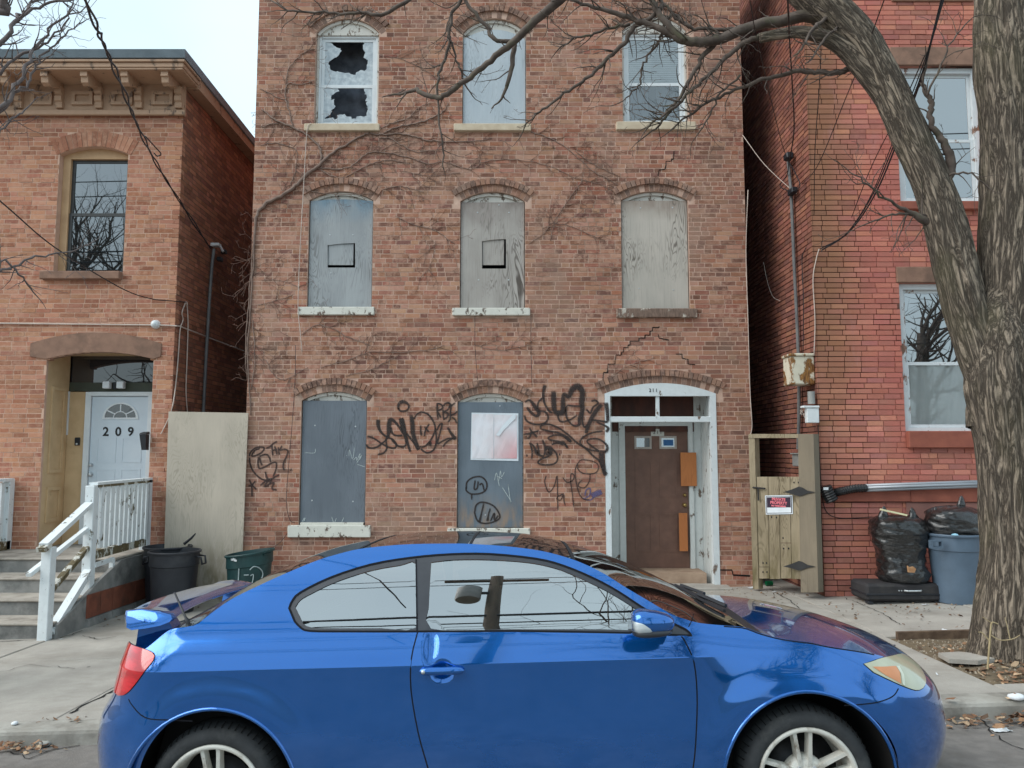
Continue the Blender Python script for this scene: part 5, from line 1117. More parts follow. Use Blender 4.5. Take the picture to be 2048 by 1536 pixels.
def panel(name, outer, holes, mat, off_=0., fine=.035, both=True, extra=(), mirror_obj=True, parent=car):
    o_ = [tuple(p) for p in outer]; zs_ = sorted(set([.12 + i * fine for i in range(40)] + [CR - .008, CR - .003, CR, CR + .003, CR + .008]))
    s0, s1 = min(p[0] for p in o_), max(p[0] for p in o_); n = int((s1 - s0) / fine) + 2
    ex = [(s0 + (s1 - s0) * (i + .37) / n, zz) for i in range(n) for zz in zs_] + list(extra)
    ex += [(s0 + .009 * i, CR + d_) for i in range(int((s1 - s0) / .009)) for d_ in (-.014, -.009, -.005, -.002, 0, .002, .005, .009, .014)] if s1 - s0 > .8 else []
    V, T = region(o_, holes, ex); P = []; N = []
    for (s_, z_) in V:
        nn = surf_n(s_, z_); P.append(surf(s_, z_) + nn * off_); N.append(nn)
    for sd in ((1, -1) if both else (1,)):
        me = bpy.data.meshes.new(name); me.from_pydata([(p.x, p.y * sd, p.z) for p in P], [], T if sd == 1 else [t[::-1] for t in T]); me.materials.append(mat); me.shade_smooth()
        me.normals_split_custom_set_from_vertices([(q.x, q.y * sd, q.z) for q in N]); o = bpy.data.objects.new(name, me); COL.objects.link(o); o.parent = parent
        if sd == 1: first = o
    return first
def ribbon(pts, wd, mat, name='seam', parent=None, off_=.0008, closed=False):
    m = MB(); q = [surf(*p) + surf_n(*p) * off_ for p in pts]; N = [surf_n(*p) for p in pts]; n = len(q)
    for i, p in enumerate(q):
        d = (q[(i + 1) % n if closed else min(i + 1, n - 1)] - q[(i - 1) % n if closed else max(i - 1, 0)]).normalized(); sd = N[i].cross(d).normalized() * wd / 2; m.v += [tuple(p - sd), tuple(p + sd)]
    m.f = [(2 * i, 2 * i + 1, (2 * i + 3) % (2 * n), (2 * i + 2) % (2 * n)) for i in range(n if closed else n - 1)]
    me = m.mesh(name, mat, True); o = bpy.data.objects.new(name, me); COL.objects.link(o); o.parent = parent or car; return o
# outlines read off the photograph
top_px = [(388, 1251), (420, 1228), (460, 1200), (520, 1170), (580, 1143), (652, 1115), (732, 1096), (830, 1088), (910, 1087), (980, 1090), (1072, 1100), (1140, 1117), (1200, 1143), (1255, 1177), (1301, 1204), (1347, 1230), (1400, 1246), (1450, 1251), (1485, 1254), (1520, 1266), (1563, 1277), (1640, 1289), (1718, 1302), (1768, 1313)]
TE = [hit(*p) for p in [(300, 1264), (345, 1258)] + top_px]
TE = [(-SMAX + XB, .895), (-2.25, .90), (-2.02, .925), (-1.85, .957)] + [p for p in TE if p[0] > -1.78] + [(XF + .52, .772), (XF + .66, .752), (XF + .85, .735), (XF + SMAX, .725)]
TE.sort(); _f = [TE[0]]
for p in TE[1:]:
    if p[0] > _f[-1][0] + .02: _f.append(p)
TE = _f; TOP = Pchip(TE)
dlo_px = [(578, 1216), (584, 1202), (600, 1185), (660, 1155), (740, 1129), (821, 1115), (901, 1108), (980, 1107.5), (1072, 1117), (1127, 1131), (1187, 1156), (1237, 1183), (1292, 1219), (1347, 1247), (1372, 1259), (1384, 1271)]
dlo_bot = [(1340, 1270), (1265, 1266), (1100, 1263), (1000, 1262), (837, 1263), (700, 1263), (620, 1262), (600, 1254), (584, 1236)]
DLO = trace(dlo_px, 3) + trace(dlo_bot, 3)[:-1]
door_px = [(835, 1265), (823, 1316), (822, 1380), (836, 1464), (857, 1540), (872, 1600), (890, 1640)]; door_px2 = [(1330, 1640), (1368, 1600), (1386, 1538), (1393, 1453), (1394, 1384), (1388, 1325), (1370, 1283), (1363, 1273)]
dl = trace(door_px, 3); dr_ = trace(door_px2, 3); dl_low = dl[-1]; belt = [p for p in trace([(1340, 1271), (1265, 1267), (1100, 1264.5), (1000, 1263.5), (848, 1264.5)], 3)]
ZS = .235
dl = [p for p in dl if p[1] > ZS + .02]; dr_ = [p for p in dr_ if p[1] > ZS + .02]
DOOR = dl + [(dl[-1][0] + .05, ZS + .012), (dr_[0][0] - .05, ZS + .012)] + dr_ + belt
def arch_loop(wx):
    return [(wx + RA * math.cos(t), WHZ + RA * math.sin(t)) for t in [R(-30) + R(240) * i / 48 for i in range(49)]]
LAMP_R = trace([(259, 1283), (285, 1297), (310, 1312), (288, 1345), (264, 1377), (250, 1389), (238, 1391)], 3) 
zt_, zb_l = hit(259, 1283)[1], hit(240, 1390)[1]
LAMP_R = LAMP_R + [(XB - 1.0, zb_l), (XB - 1.0, zt_ - .075)]
LAMP_F = trace([(1727, 1328), (1768, 1315.5), (1804, 1308), (1827, 1322), (1846, 1346), (1851, 1364), (1838, 1380), (1813, 1375), (1770, 1356), (1735, 1339)], 3)[:-1]
zmin = .17
outer = [(-SMAX + XB, zmin)]
def under(wx): 
    L = [p for p in arch_loop(wx) if p[1] > zmin + .005]; return [(wx - math.sqrt(RA ** 2 - (zmin - WHZ) ** 2), zmin)] + L[::-1] + [(wx + math.sqrt(RA ** 2 - (zmin - WHZ) ** 2), zmin)]
outer += under(-WHX) + [(-.6, zmin), (0, zmin), (.6, zmin)] + under(WHX) + [(XF + SMAX, zmin)]
outer += [(s_, TOP(s_)) for s_ in np.linspace(XF + SMAX, -SMAX + XB, 220)]
dense = [(p.x + a * rx * .3, p.z + b * rz * .3) for (p, rx, _, rz) in dents for a in range(-7, 8) for b in range(-7, 8)]
polar = [(wx + r_ * math.cos(R(a_)), WHZ + r_ * math.sin(R(a_))) for wx in (-WHX, WHX) for r_ in np.arange(RA + .008, .58, .011) for a_ in range(-10, 191, 2)]
body = panel('body', outer, [DLO, DOOR, LAMP_R, LAMP_F], m_paint, extra=polar)
panel('door', DOOR, [], m_paint, extra=dense + polar)
bd = MB()
# window glass, black surrounds
def inset(poly, d):
    n = len(poly); out = []
    for i in range(n):
        a, b, c_ = (np.array(poly[(i + j) % n]) for j in (-1, 0, 1)); t1 = b - a; t2 = c_ - b; t1 = t1 / (np.hypot(*t1) + 1e-9); t2 = t2 / (np.hypot(*t2) + 1e-9); nn = np.array([-(t1 + t2)[1], (t1 + t2)[0]]); nn /= (np.hypot(*nn) + 1e-9); out.append(b + nn * d)
    return [tuple(p) for p in out]
area = sum(DLO[i][0] * DLO[(i + 1) % len(DLO)][1] - DLO[(i + 1) % len(DLO)][0] * DLO[i][1] for i in range(len(DLO))); sg_ = 1 if area > 0 else -1
QG = trace([(590, 1214), (600, 1200), (620, 1188), (670, 1164), (740, 1141), (800, 1130), (831, 1126), (831, 1190), (831, 1255), (760, 1256), (660, 1256), (620, 1254), (600, 1243)], 3)[:-1]
DG = trace([(862, 1124), (910, 1119), (980, 1119), (1060, 1125), (1120, 1139), (1180, 1165), (1230, 1191), (1275, 1220), (1288, 1232), (1288, 1258), (1200, 1258), (1100, 1258), (1000, 1258), (862, 1257), (862, 1190)], 3)[:-1]
panel('window_surround', DLO, [QG, DG], m_trim, -.003)
panel('quarter_window', QG, [], m_cglass, -.008); panel('door_window', DG, [], m_cglass, -.008)
panel('tail_light', LAMP_R, [], m_red, .004)
hl = panel('headlight', LAMP_F, [], m_haze, .004)
AMB = trace([(1744, 1334), (1790, 1333), (1798, 1345), (1801, 1368), (1770, 1351)], 1); panel('turn_signal', AMB, [], m_amber, .006, .02, parent=hl)
STR = trace([(1791, 1333), (1797, 1333), (1806, 1350), (1808, 1372), (1803, 1369), (1800, 1348)], 1); panel('reflector_strip', STR, [], m_strip, .0065, .02, parent=hl)
# seams
ribbon(dl, .006, m_seam); ribbon(dr_, .006, m_seam); ribbon(DLO, .009, m_seam, off_=.0006, closed=True)
ribbon(trace([(257, 1398), (264, 1410), (290, 1435), (340, 1440), (385, 1442)], 4), .005, m_seam)
ribbon(trace([(1797, 1377), (1785, 1393), (1757, 1404), (1720, 1409), (1688, 1411)], 4), .005, m_seam)
ribbon(LAMP_F, .006, m_seam, closed=True); ribbon(trace([(259, 1283), (285, 1297), (310, 1312), (288, 1345), (264, 1377), (250, 1389)], 4), .005, m_seam)
ribbon(trace([(1387, 1228), (1384, 1240), (1377, 1254)], 3), .004, m_seam)
ribbon([(s_, TOP(s_) - .004) for s_ in np.linspace(1.02, XF + .45, 40)], .006, m_seam)
ribbon([p for p in trace([(832, 1118), (833, 1190), (834, 1264)], 4)], .006, m_seam)
# upper surfaces, lofted between the two edges
ZC = Pchip([(-2.2, .885), (-2.05, .92), (-1.9, .955), (-1.75, .985), (-1.62, 1.055), (-1.395, 1.19), (-1.165, 1.293), (-.934, 1.362), (-.703, 1.391), (-.473, 1.4), (-.242, 1.402), (-.1, 1.403), (.07, 1.396), (.2, 1.374), (.334, 1.34), (.533, 1.281), (.73, 1.2), (.9, 1.115), (1.1, 1.0), (1.16, .985), (1.3, .982), (1.45, .968), (1.6, .942), (1.75, .905), (1.9, .855), (2.0, .815), (2.08, .775), (2.15, .735), (2.2, .71)])
def edge_pt(x):
    z_ = .9
    for _ in range(25):
        s_ = s_of(x, z_); z_ = .5 * z_ + .5 * TOP(s_)
    return s_of(x, z_), z_
def loft(name, x0, x1, mat, n=24, m_=24, parent=car, lift=0., t0=-1., t1=1., pw_=2.0, cup=None):
    mm = MB(); NX = n + 1
    for i in range(NX):
        x = x0 + (x1 - x0) * i / n; s_, ze = edge_pt(x); W_ = max(.002, wid(x, ze)); zc_ = ZC(x)
        for j in range(m_ + 1):
            t = t0 + (t1 - t0) * j / m_; zz = ze + (zc_ - ze) * (1 - abs(t) ** pw_)
            if cup: zz += cup(x, t)
            mm.v.append((x, t * W_, zz + lift))
    mm.f = [(i * (m_ + 1) + j, (i + 1) * (m_ + 1) + j, (i + 1) * (m_ + 1) + j + 1, i * (m_ + 1) + j + 1) for i in range(n) for j in range(m_)]
    me = mm.mesh(name, mat, True); o = bpy.data.objects.new(name, me); COL.objects.link(o); o.parent = parent; return o
loft('boot_lid', -2.10, -1.62, m_paint, 14); loft('rear_window', -1.62, -.72, m_cglass, 20)
loft('roof', -.72, .33, m_roofg, 24); loft('windshield', .33, 1.13, m_cglass, 24)
loft('cowl', 1.13, 1.2, m_blk, 4); loft('hood', 1.2, 2.185, m_paint, 30)
for (xa, xb) in ((-.735, -.715), (.325, .345), (-.18, -.165)): loft('roof_seam', xa, xb, m_seam, 2, 24, lift=.002)
# underbody, wheel wells
MB().box(-1.95, 1.95, -.72, .72, .17, .3).build('floor_pan', m_black, car)
MB().add([(-1.7, -.7, .3), (1.2, -.7, .3), (1.2, .7, .3), (-1.7, .7, .3), (-1.55, -.66, .9), (1.1, -.66, .9), (1.1, .66, .9), (-1.55, .66, .9)], [(0, 1, 5, 4), (2, 3, 7, 6)]).build('inner_shell', m_black, car)
for wx in (-WHX, WHX):
    for sd in (-1, 1):
        m = MB(); prof = [(RA + .004, sd * .865), (RA + .004, sd * .45), (.05, sd * .45)]
        m.lathe([(r, h) for r, h in prof], 40, (wx, 0, WHZ), 'y'); m.build('wheel_well', m_black, car, True)
        ri = [tuple(Vector((wx + RA * math.cos(t), sd * (half(wx + RA * math.cos(t), WHZ + RA * math.sin(t)) - .002), WHZ + RA * math.sin(t)))) for t in [R(-20) + R(220) * i / 40 for i in range(41)]]
        m = MB(); m.tube(ri, .009, 6); m.build('arch_lip', m_paint, car, True)
# wheels
m_tyre = pm('tyre_rubber', lin(52, 54, 56), lin(40, 42, 44), 14, .8, .2, dirt=lin(80, 80, 78), dsc=6, dlo=.55, dhi=.8)
m_rim = pm('white_alloy', lin(214, 212, 204), lin(198, 194, 184), 8, .4, .05, dirt=lin(120, 106, 90), dsc=11, dlo=.52, dhi=.72); m_disc = pm('brake_disc', lin(70, 70, 72), lin(50, 50, 52), 10, .5, .1, metal=.6)
def wheel(wx, sd):
    z0_ = WHZ; yf = sd * .835; q = lambda y: sd * y
    tp_ = [(.222, .80), (.226, .825), (.245, .838), (.275, .834), (.293, .818), (.306, .79), (.3125, .765), (.3125, .66), (.3, .63), (.27, .615), (.225, .62)]
    m = MB(); m.lathe([(r, q(h)) for r, h in tp_], 72, (wx, 0, z0_), 'y'); ty = m.build('wheel', m_tyre, car, True)
    for i in range(60):
        a = 2 * math.pi * i / 60; mm = MB(); ca, sa = math.cos(a), math.sin(a)
        mm.bar((wx + .2975 * ca, q(.812), z0_ + .2975 * sa), (wx + .3138 * ca, q(.768), z0_ + .3138 * sa), .006, .004, (-sa, 0, ca)) if i % 1 == 0 else None
        if not hasattr(wheel, 'gr'): wheel.gr = {}
        wheel.gr.setdefault((wx, sd), MB()).add(mm.v, mm.f)
    wheel.gr[(wx, sd)].build('tread_groove', m_black, ty, kind='stuff')
    m = MB(); m.lathe([(r, q(h)) for r, h in [(.224, .815), (.231, .828), (.227, .836), (.214, .838), (.208, .826), (.2, .80), (.195, .70), (.19, .66)]], 72, (wx, 0, z0_), 'y'); rm = m.build('rim', m_rim, ty, True)
    for k_ in range(5):
        for s2 in (-1, 1):
            a0 = R(90 + 72 * k_) + (R(4) if sd < 0 else 0); d = Vector((math.cos(a0), 0, math.sin(a0))); e = Vector((-d.z, 0, d.x)) * s2
            cc = Vector((wx, 0, z0_)); mm = MB(); ring = []
            for (r, of, w_, y0, y1) in ((.05, .020, .030, .806, .76), (.09, .025, .026, .812, .765), (.15, .031, .022, .820, .775), (.2, .036, .024, .826, .785), (.214, .037, .032, .83, .79)):
                c1 = cc + d * r + e * of; ring.append([c1 - e * w_ / 2 + Vector((0, q(y1), 0)), c1 - e * w_ * .36 + Vector((0, q(y0), 0)), c1 + e * w_ * .36 + Vector((0, q(y0), 0)), c1 + e * w_ / 2 + Vector((0, q(y1), 0))])
            for r_ in ring: mm.v += [tuple(p) for p in r_]
            mm.f = [(4 * i + j, 4 * i + (j + 1) % 4, 4 * i + 4 + (j + 1) % 4, 4 * i + 4 + j) for i in range(4) for j in range(4)]; mm.build('spoke', m_rim, rm)
    m = MB(); m.lathe([(r, q(h)) for r, h in [(0, .812), (.03, .812), (.034, .806), (.08, .806), (.098, .79), (.1, .75)]], 40, (wx, 0, z0_), 'y'); m.build('hub', m_rim, rm, True)
    for k_ in range(5):
        a = R(90 + 36 + 72 * k_); m = MB(); m.lathe([(0, q(.818)), (.009, q(.818)), (.011, q(.805)), (.015, q(.803))], 10, (wx + .057 * math.cos(a), 0, z0_ + .057 * math.sin(a)), 'y'); m.build('lug_nut', m_nail, rm)
    m = MB(); m.lathe([(0, q(.70)), (.14, q(.70)), (.14, q(.68)), (.2, q(.66)), (.2, q(.6))], 40, (wx, 0, z0_), 'y'); m.build('brake_disc', m_disc, ty, True)
for wx in (-WHX, WHX):
    for sd in (-1, 1): wheel(wx, sd)
# door handle
p = cpl(884, 1341, -.872)
m = MB(); hx0, hx1 = cpl(838, 1340, -.88).x, cpl(929, 1340, -.88).x; zz = p.z; n = 20; ring = 8; yb = -half(p.x + .1, zz)
for i in range(n + 1):
    x = hx0 + (hx1 - hx0) * i / n; e_ = math.sqrt(max(0, 1 - (abs(2 * i / n - 1)) ** 6)); hh = .017 * e_ + .001; dd = .016 * e_ + .001
    for j in range(ring):
        a = 2 * math.pi * j / ring; m.v.append((x, yb - .014 - dd * math.cos(a), zz + hh * math.sin(a)))
m.f = [(i * ring + j, i * ring + (j + 1) % ring, (i + 1) * ring + (j + 1) % ring, (i + 1) * ring + j) for i in range(n) for j in range(ring)]; hd = m.build('door_handle', m_paint, car, True)
MB().lathe([(0, -.004), (.008, -.003), (.0095, .004)], 12, (cpl(846, 1341, -.9).x, yb - .030, zz), 'y').build('lock', m_nail, hd, True)
# wing mirror
def ell(name, c0, rx, ry, rz, mat, parent, cutx=None, n=28, k_=18, pw_=2.6, taper=0., front=1):
    m = MB()
    f_ = lambda v: math.copysign(abs(v) ** (2 / pw_), v)
    for i in range(k_ + 1):
        b = -math.pi / 2 + math.pi * i / k_
        for j in range(n):
            a = 2 * math.pi * j / n; x = f_(math.cos(b)) * f_(math.cos(a)); y = f_(math.cos(b)) * f_(math.sin(a)); z_ = f_(math.sin(b)); sc_ = 1 - taper * (x + 1) / 2
            m.v.append((c0.x + rx * x, c0.y + ry * y * sc_, c0.z + rz * z_ * sc_ - rz * .12 * taper * (x + 1)))
    m.f = [(i * n + j, i * n + (j + 1) % n, (i + 1) * n + (j + 1) % n, (i + 1) * n + j) for i in range(k_) for j in range(n)]
    return m.build(name, mat, parent, True)
for sd in (-1, 1):
    ym = -.985; c0 = cpl(1304, 1243, ym); c0.y = ym * (1 if sd < 0 else -1)
    mi = ell('wing_mirror', c0, .098, .085, .068, m_paint, car, taper=.42)
    ell('mirror_foot', c0 + Vector((-.005, -.0 * sd, -.043)), .088, .078, .026, m_trim, mi, taper=.3)
    m = MB(); base = Vector((c0.x + .065, sd * .84, c0.z - .035)); m.bar(c0 + Vector((.055, -.03 * -sd * -1, -.03)), base, .08, .04); m.build('mirror_arm', m_trim, mi)
    MB().lathe([(0, 0), (.05, .0), (.055, .01)], 16, (0, 0, 0), 'y')
    gl_ = MB(); gl_.add([(c0.x - .0995, c0.y - .06, c0.z - .045), (c0.x - .0995, c0.y + .06, c0.z - .045), (c0.x - .0995, c0.y + .06, c0.z + .045), (c0.x - .0995, c0.y - .06, c0.z + .045)], [(0, 1, 2, 3)]); gl_.build('mirror_glass', m_cglass, mi)
    ln = MB(); yo = c0.y + sd * .0868; LP = [(-.094, -.04), (-.03, -.04), (-.012, -.032), (-.022, -.018), (-.05, .002), (-.094, .012)]
    def ys_(dx, dz): 
        u_ = (dx / .098 + 1) / 2; sc_ = 1 - .42 * u_; q_ = max(0, 1 - abs(dx / .098) ** 2.6 - abs(dz / (.068 * sc_)) ** 2.6); return .085 * sc_ * q_ ** (1 / 2.6) + .004
    V, T = region(LP, [], [(-.094 + .008 * i, -.04 + .006 * j) for i in range(11) for j in range(9)])
    ln.add([(c0.x + v[0], c0.y + sd * ys_(v[0], v[1]), c0.z + v[1]) for v in V], T); ln.build('turn_lens', m_lensw, mi, True)
# rear spoiler
sp = MB(); sec = [(-.125, .042), (-.13, .01), (-.12, -.035), (-.09, -.048), (-.02, -.042), (.06, -.03), (.11, -.012), (.118, .0), (.1, .018), (.03, .036), (-.05, .048)]
q0 = cpl(297, 1241, -.665); ns = len(sec); st_ = 36
for i in range(st_ + 1):
    t = -1 + 2 * i / st_; e_ = 1 if abs(t) < .97 else .9; y = t * .665; xo = -.045 * (1 - t * t); zo = .035 * (1 - abs(t) ** 3) ; th = .62 + .38 * smooth(.75, .98, abs(t))
    for (a, b) in sec: sp.v.append((q0.x + a * e_ + xo, y - math.copysign(.03 * (b + .048) / .096, t) * (abs(t) > .97), q0.z + b * th * e_ + zo * .6))
sp.f = [(i * ns + j, i * ns + (j + 1) % ns, (i + 1) * ns + (j + 1) % ns, (i + 1) * ns + j) for i in range(st_) for j in range(ns)] + [tuple(range(ns - 1, -1, -1)), tuple(st_ * ns + j for j in range(ns))]
spo = sp.build('spoiler', m_paint, car, angle=R(50))
for sd in (-1, 1):
    m = MB(); x = q0.x; m.hexa([(x - .09, sd * .60, .93), (x + .14, sd * .60, .95), (x + .14, sd * .50, .95), (x - .09, sd * .50, .93), (x - .07, sd * .61, q0.z - .01), (x + .07, sd * .61, q0.z - .01), (x + .07, sd * .52, q0.z + .0), (x - .07, sd * .52, q0.z)]); m.build('spoiler_foot', m_paint, spo)
# antenna, wipers
a0, a1 = cpl(381, 1257, -.70), cpl(349, 1185, -.66); an = MB(); an.tube([a0, a0 + (a1 - a0) * .25, a0 + (a1 - a0) * .3, a1], [.013, .011, .006, .0045], 8); an.build('antenna', m_blk, car, True)
def wsh(x, t): 
    s_, ze = edge_pt(x); return Vector((x, t * wid(x, ze), ze + (ZC(x) - ze) * (1 - t * t) + .014))
for (p0, p1) in (((1.12, -.55), (1.0, .25)), ((1.13, .05), (1.02, .8))):
    m = MB(); pts = [wsh(p0[0] + (p1[0] - p0[0]) * i / 12, p0[1] + (p1[1] - p0[1]) * i / 12) for i in range(13)]; m.tube(pts, .01, 5); m.build('wiper', m_blk, car)
    m = MB(); m.tube([wsh(1.15, p0[1] + .1) + Vector((0, 0, .02)), wsh(1.06, (p0[1] + p1[1]) / 2) + Vector((0, 0, .02))], .011, 5); m.build('wiper_arm', m_blk, car)
# seats and wheel dimly seen inside
m_seat = pm('dark_fabric', lin(40, 42, 44), lin(30, 32, 34), 9, .9, .1)
for (x, y) in ((.05, -.36), (.05, .36), (-.85, -.33), (-.85, .33)):
    MB().rbox(x - .05, x + .45, y - .24, y + .24, .3, .5, .04).build('seat', m_seat, car); m = MB(); m.bar((x - .0, y, .45), (x - .2, y, 1.02), .44, .13, (0, 1, 0)); b_ = m.build('backrest', m_seat, car); m = MB(); m.bar((x - .2, y, 1.05), (x - .24, y, 1.2), .24, .09, (0, 1, 0)); m.build('headrest', m_seat, b_)
MB().rbox(.75, 1.1, -.66, .66, .7, .93, .05).build('dashboard', m_seat, car)
# ------------------------------------------------------------------ trees, vine, cables
k = NB('bark'); bc_ = k.new('Attribute', attribute_name='bark_co').outputs['Vector']; P_ = k.pos((1, 1, .12), src=bc_); r0_ = k.noise(P_, 25, 5, .65, .8); r1 = k.math('MULTIPLY', k.ramp(k.math('ABSOLUTE', k.math('SUBTRACT', r0_, .5)), .0, .12), k.ramp(k.noise(k.pos((1, 1, .35), src=bc_), 60, 5, .7), .25, .7, .5, 1.)) 
c_ = k.mix(k.ramp(r1, .1, .85), lin(68, 59, 50), lin(158, 143, 126)); c_ = k.mix(k.math('MULTIPLY', k.ramp(k.noise(k.pos((1, 1, .5)), 2.4, 5), .52, .72), .45), c_, lin(90, 86, 58))
k.col(c_); k.set(Roughness=.95); k.bump(r1, .8, .025); m_bark = k.m
m_twig = pm('twig_bark', lin(100, 88, 80), lin(72, 62, 56), 9, .9, .2, dirt=lin(84, 84, 62), dsc=5, dlo=.55, dhi=.75); m_twig2 = pm('thin_twig', lin(84, 70, 62), lin(60, 48, 42), 9, .9, 0); m_twig3 = pm('grey_twig', lin(116, 106, 104), lin(92, 82, 80), 9, .9, 0)
def bark_tube(path, rad, name, parent, n=64, sub=14, amp=.03, seed=0, root=0.):
    sp = spline([tuple(p) + (r,) for p, r in zip(path, rad)], sub); m = MB(); u = None; base = 0; co = []
    for i, q in enumerate(sp):
        p = Vector(q[:3]); a_, b_ = Vector(sp[max(i - 1, 0)][:3]), Vector(sp[min(i + 1, len(sp) - 1)][:3]); d = (b_ - a_).normalized()
        if u is None: u = d.cross(Vector((0, 1, 0))).normalized()
        u = (u - d * u.dot(d)).normalized(); w_ = d.cross(u); L_ = i * (Vector(sp[0][:3]) - Vector(sp[-1][:3])).length / len(sp)
        for j in range(n):
            t = 2 * math.pi * j / n; nz = noise.noise((math.cos(t) * 5.2 + seed, math.sin(t) * 5.2, L_ * 1.6)); n2 = noise.noise((math.cos(t) * 13, math.sin(t) * 13 + seed, L_ * 3.2)); n3 = noise.noise((math.cos(t) * 1.2 + seed, math.sin(t) * 1.2, L_ * 1.3))
            r = q[3] * (1 + .10 * n3) + amp * (.55 * (1 - abs(nz) * 2) + .45 * n2) * min(1, q[3] / .2)
            if root: r *= 1 + root * math.exp(-i / (sub * .55)) * (1 + .5 * math.sin(3 * t + 1) + .3 * math.sin(5 * t))
            m.v.append(tuple(p + (u * math.cos(t) + w_ * math.sin(t)) * r)); co += [math.cos(t) * q[3] + seed, math.sin(t) * q[3], L_]
    k_ = len(sp); m.f = [(i * n + j, i * n + (j + 1) % n, (i + 1) * n + (j + 1) % n, (i + 1) * n + j) for i in range(k_ - 1) for j in range(n)]
    m.f.append(tuple((k_ - 1) * n + j for j in range(n))); o = m.build(name, m_bark, parent, True); o.data.attributes.new('bark_co', 'FLOAT_VECTOR', 'POINT').data.foreach_set('vector', co); return o
def pxp(l, Y0, Y1): n = len(l) - 1; return [(px(q[0], q[1], Y0 + (Y1 - Y0) * i / n), q[2] * (Y0 + (Y1 - Y0) * i / n) / FPX) for i, q in enumerate(l)]
def twig(m, p, d, L_, r, rg, depth, flat=None, curl=.5, kids=(2, 5), seg=.045):
    """crooked twig with side shoots; flat keeps it on a wall"""
    n = max(3, int(L_ / seg)); pts = [p.copy()]; d = d.normalized(); rr = [r]; side = rg.choice((-1, 1))
    for i in range(n):
        j = Vector((rg.gauss(0, 1), rg.gauss(0, 1), rg.gauss(0, 1))) * curl * .34; d = (d + j + Vector((0, 0, .02))).normalized()
        if flat is not None: d.y *= .15; d.normalize()
        p = p + d * L_ / n
        if flat is not None: p.y = min(p.y, flat) if p.y < flat - .03 else flat - .008 * rg.random()
        pts.append(p.copy()); rr.append(max(.0022, r * (1 - .75 * (i + 1) / n)))
        if depth > 0 and i > 0 and rg.random() < kids[0] * .16:
            side = -side; ax = Vector((rg.gauss(0, .4), rg.gauss(0, .4), rg.gauss(0, .4))) + d.orthogonal() * side
            if flat is not None: ax = Vector((-d.z, 0, d.x)) * side
            twig(m, p.copy(), d * .75 + ax.normalized() * .9, L_ * rg.uniform(.25, .55), rr[-1] * .65, rg, depth - 1, flat, curl, kids, seg)
    m.tube(pts, rr, 5 if r > .008 else 4 if r > .004 else 3, False)
def branch(m, l, Y0, Y1, rg, dens=5., tl=(.15, .5), depth=2, wob=.012, n=4, tr=.008):
    pr = pxp(l, Y0, Y1); sp = spline([tuple(p) + (r,) for p, r in pr], n)
    pts = [Vector(q[:3]) + Vector((rg.gauss(0, wob), rg.gauss(0, wob), rg.gauss(0, wob))) * (0 if i in (0, len(sp) - 1) else 1) * min(1, .02 / max(q[3], .004)) for i, q in enumerate(sp)]
    m.tube(pts, [max(.0015, q[3]) for q in sp], 9 if sp[0][3] > .02 else 6, True)
    tot = sum((a - b).length for a, b in zip(pts, pts[1:])); k_ = int(tot * dens)
    for _ in range(k_):
        i = rg.randrange(1, len(pts) - 1); d = (pts[i + 1] - pts[i - 1]).normalized(); ax = Vector((rg.gauss(0, 1), rg.gauss(0, .6), rg.gauss(0, 1))); ax = (ax - d * ax.dot(d)).normalized()
        twig(m, pts[i], d * .8 + ax, rg.uniform(*tl), min(tr, sp[i][3] * .6), rg, depth)
    e_ = pts[-1]; twig(m, e_, pts[-1] - pts[-2], rg.uniform(*tl), max(.0015, sp[-1][3]), rg, depth)
rg = random.Random(5); TY = 6.85
tree = thing('street_tree', 'old forked street tree with furrowed mossy bark in the tree pit', 'tree', (4.35, TY, walk_z(4.35, TY)), 'bare street trees')
base = px(2018, 1318, TY); tr_l = [(2022, 1330, 70), (2022, 1240, 62), (2024, 1120, 54), (2020, 1000, 52), (2018, 880, 60), (2006, 770, 64), (1998, 690, 54), (1996, 620, 34), (2004, 560, 14)]
pr = pxp(tr_l, TY, TY); bark_tube([p for p, r in pr], [r for p, r in pr], 'trunk', tree, 96, 16, .034, 1, .16)
pr = pxp([(1984, 830, 20), (1964, 730, 38), (1926, 600, 38), (1895, 470, 38), (1865, 370, 35), (1816, 262, 34), (1772, 165, 33), (1722, 85, 36), (1655, 15, 38), (1570, -60, 36), (1460, -150, 28)], TY - .02, 7.3); bark_tube([p for p, r in pr], [r for p, r in pr], 'limb', tree, 72, 12, .026, 7)
pr = pxp([(1995, 860, 50), (2005, 720, 54), (2016, 560, 54), (2022, 400, 52), (2018, 260, 50), (2008, 120, 50), (2002, 0, 48), (2000, -140, 44), (2020, -300, 36)], TY + .05, TY + .2); bark_tube([p for p, r in pr], [r for p, r in pr], 'limb', tree, 80, 12, .028, 15)
pr = pxp([(1806, 250, 12), (1786, 212, 24), (1758, 172, 25), (1722, 130, 23), (1690, 98, 19), (1650, 75, 15), (1600, 64, 12.5), (1560, 68, 11), (1520, 76, 10)], 7.1, 7.2); bark_tube([p for p, r in pr], [r for p, r in pr], 'limb', tree, 36, 10, .012, 21)
m = MB()
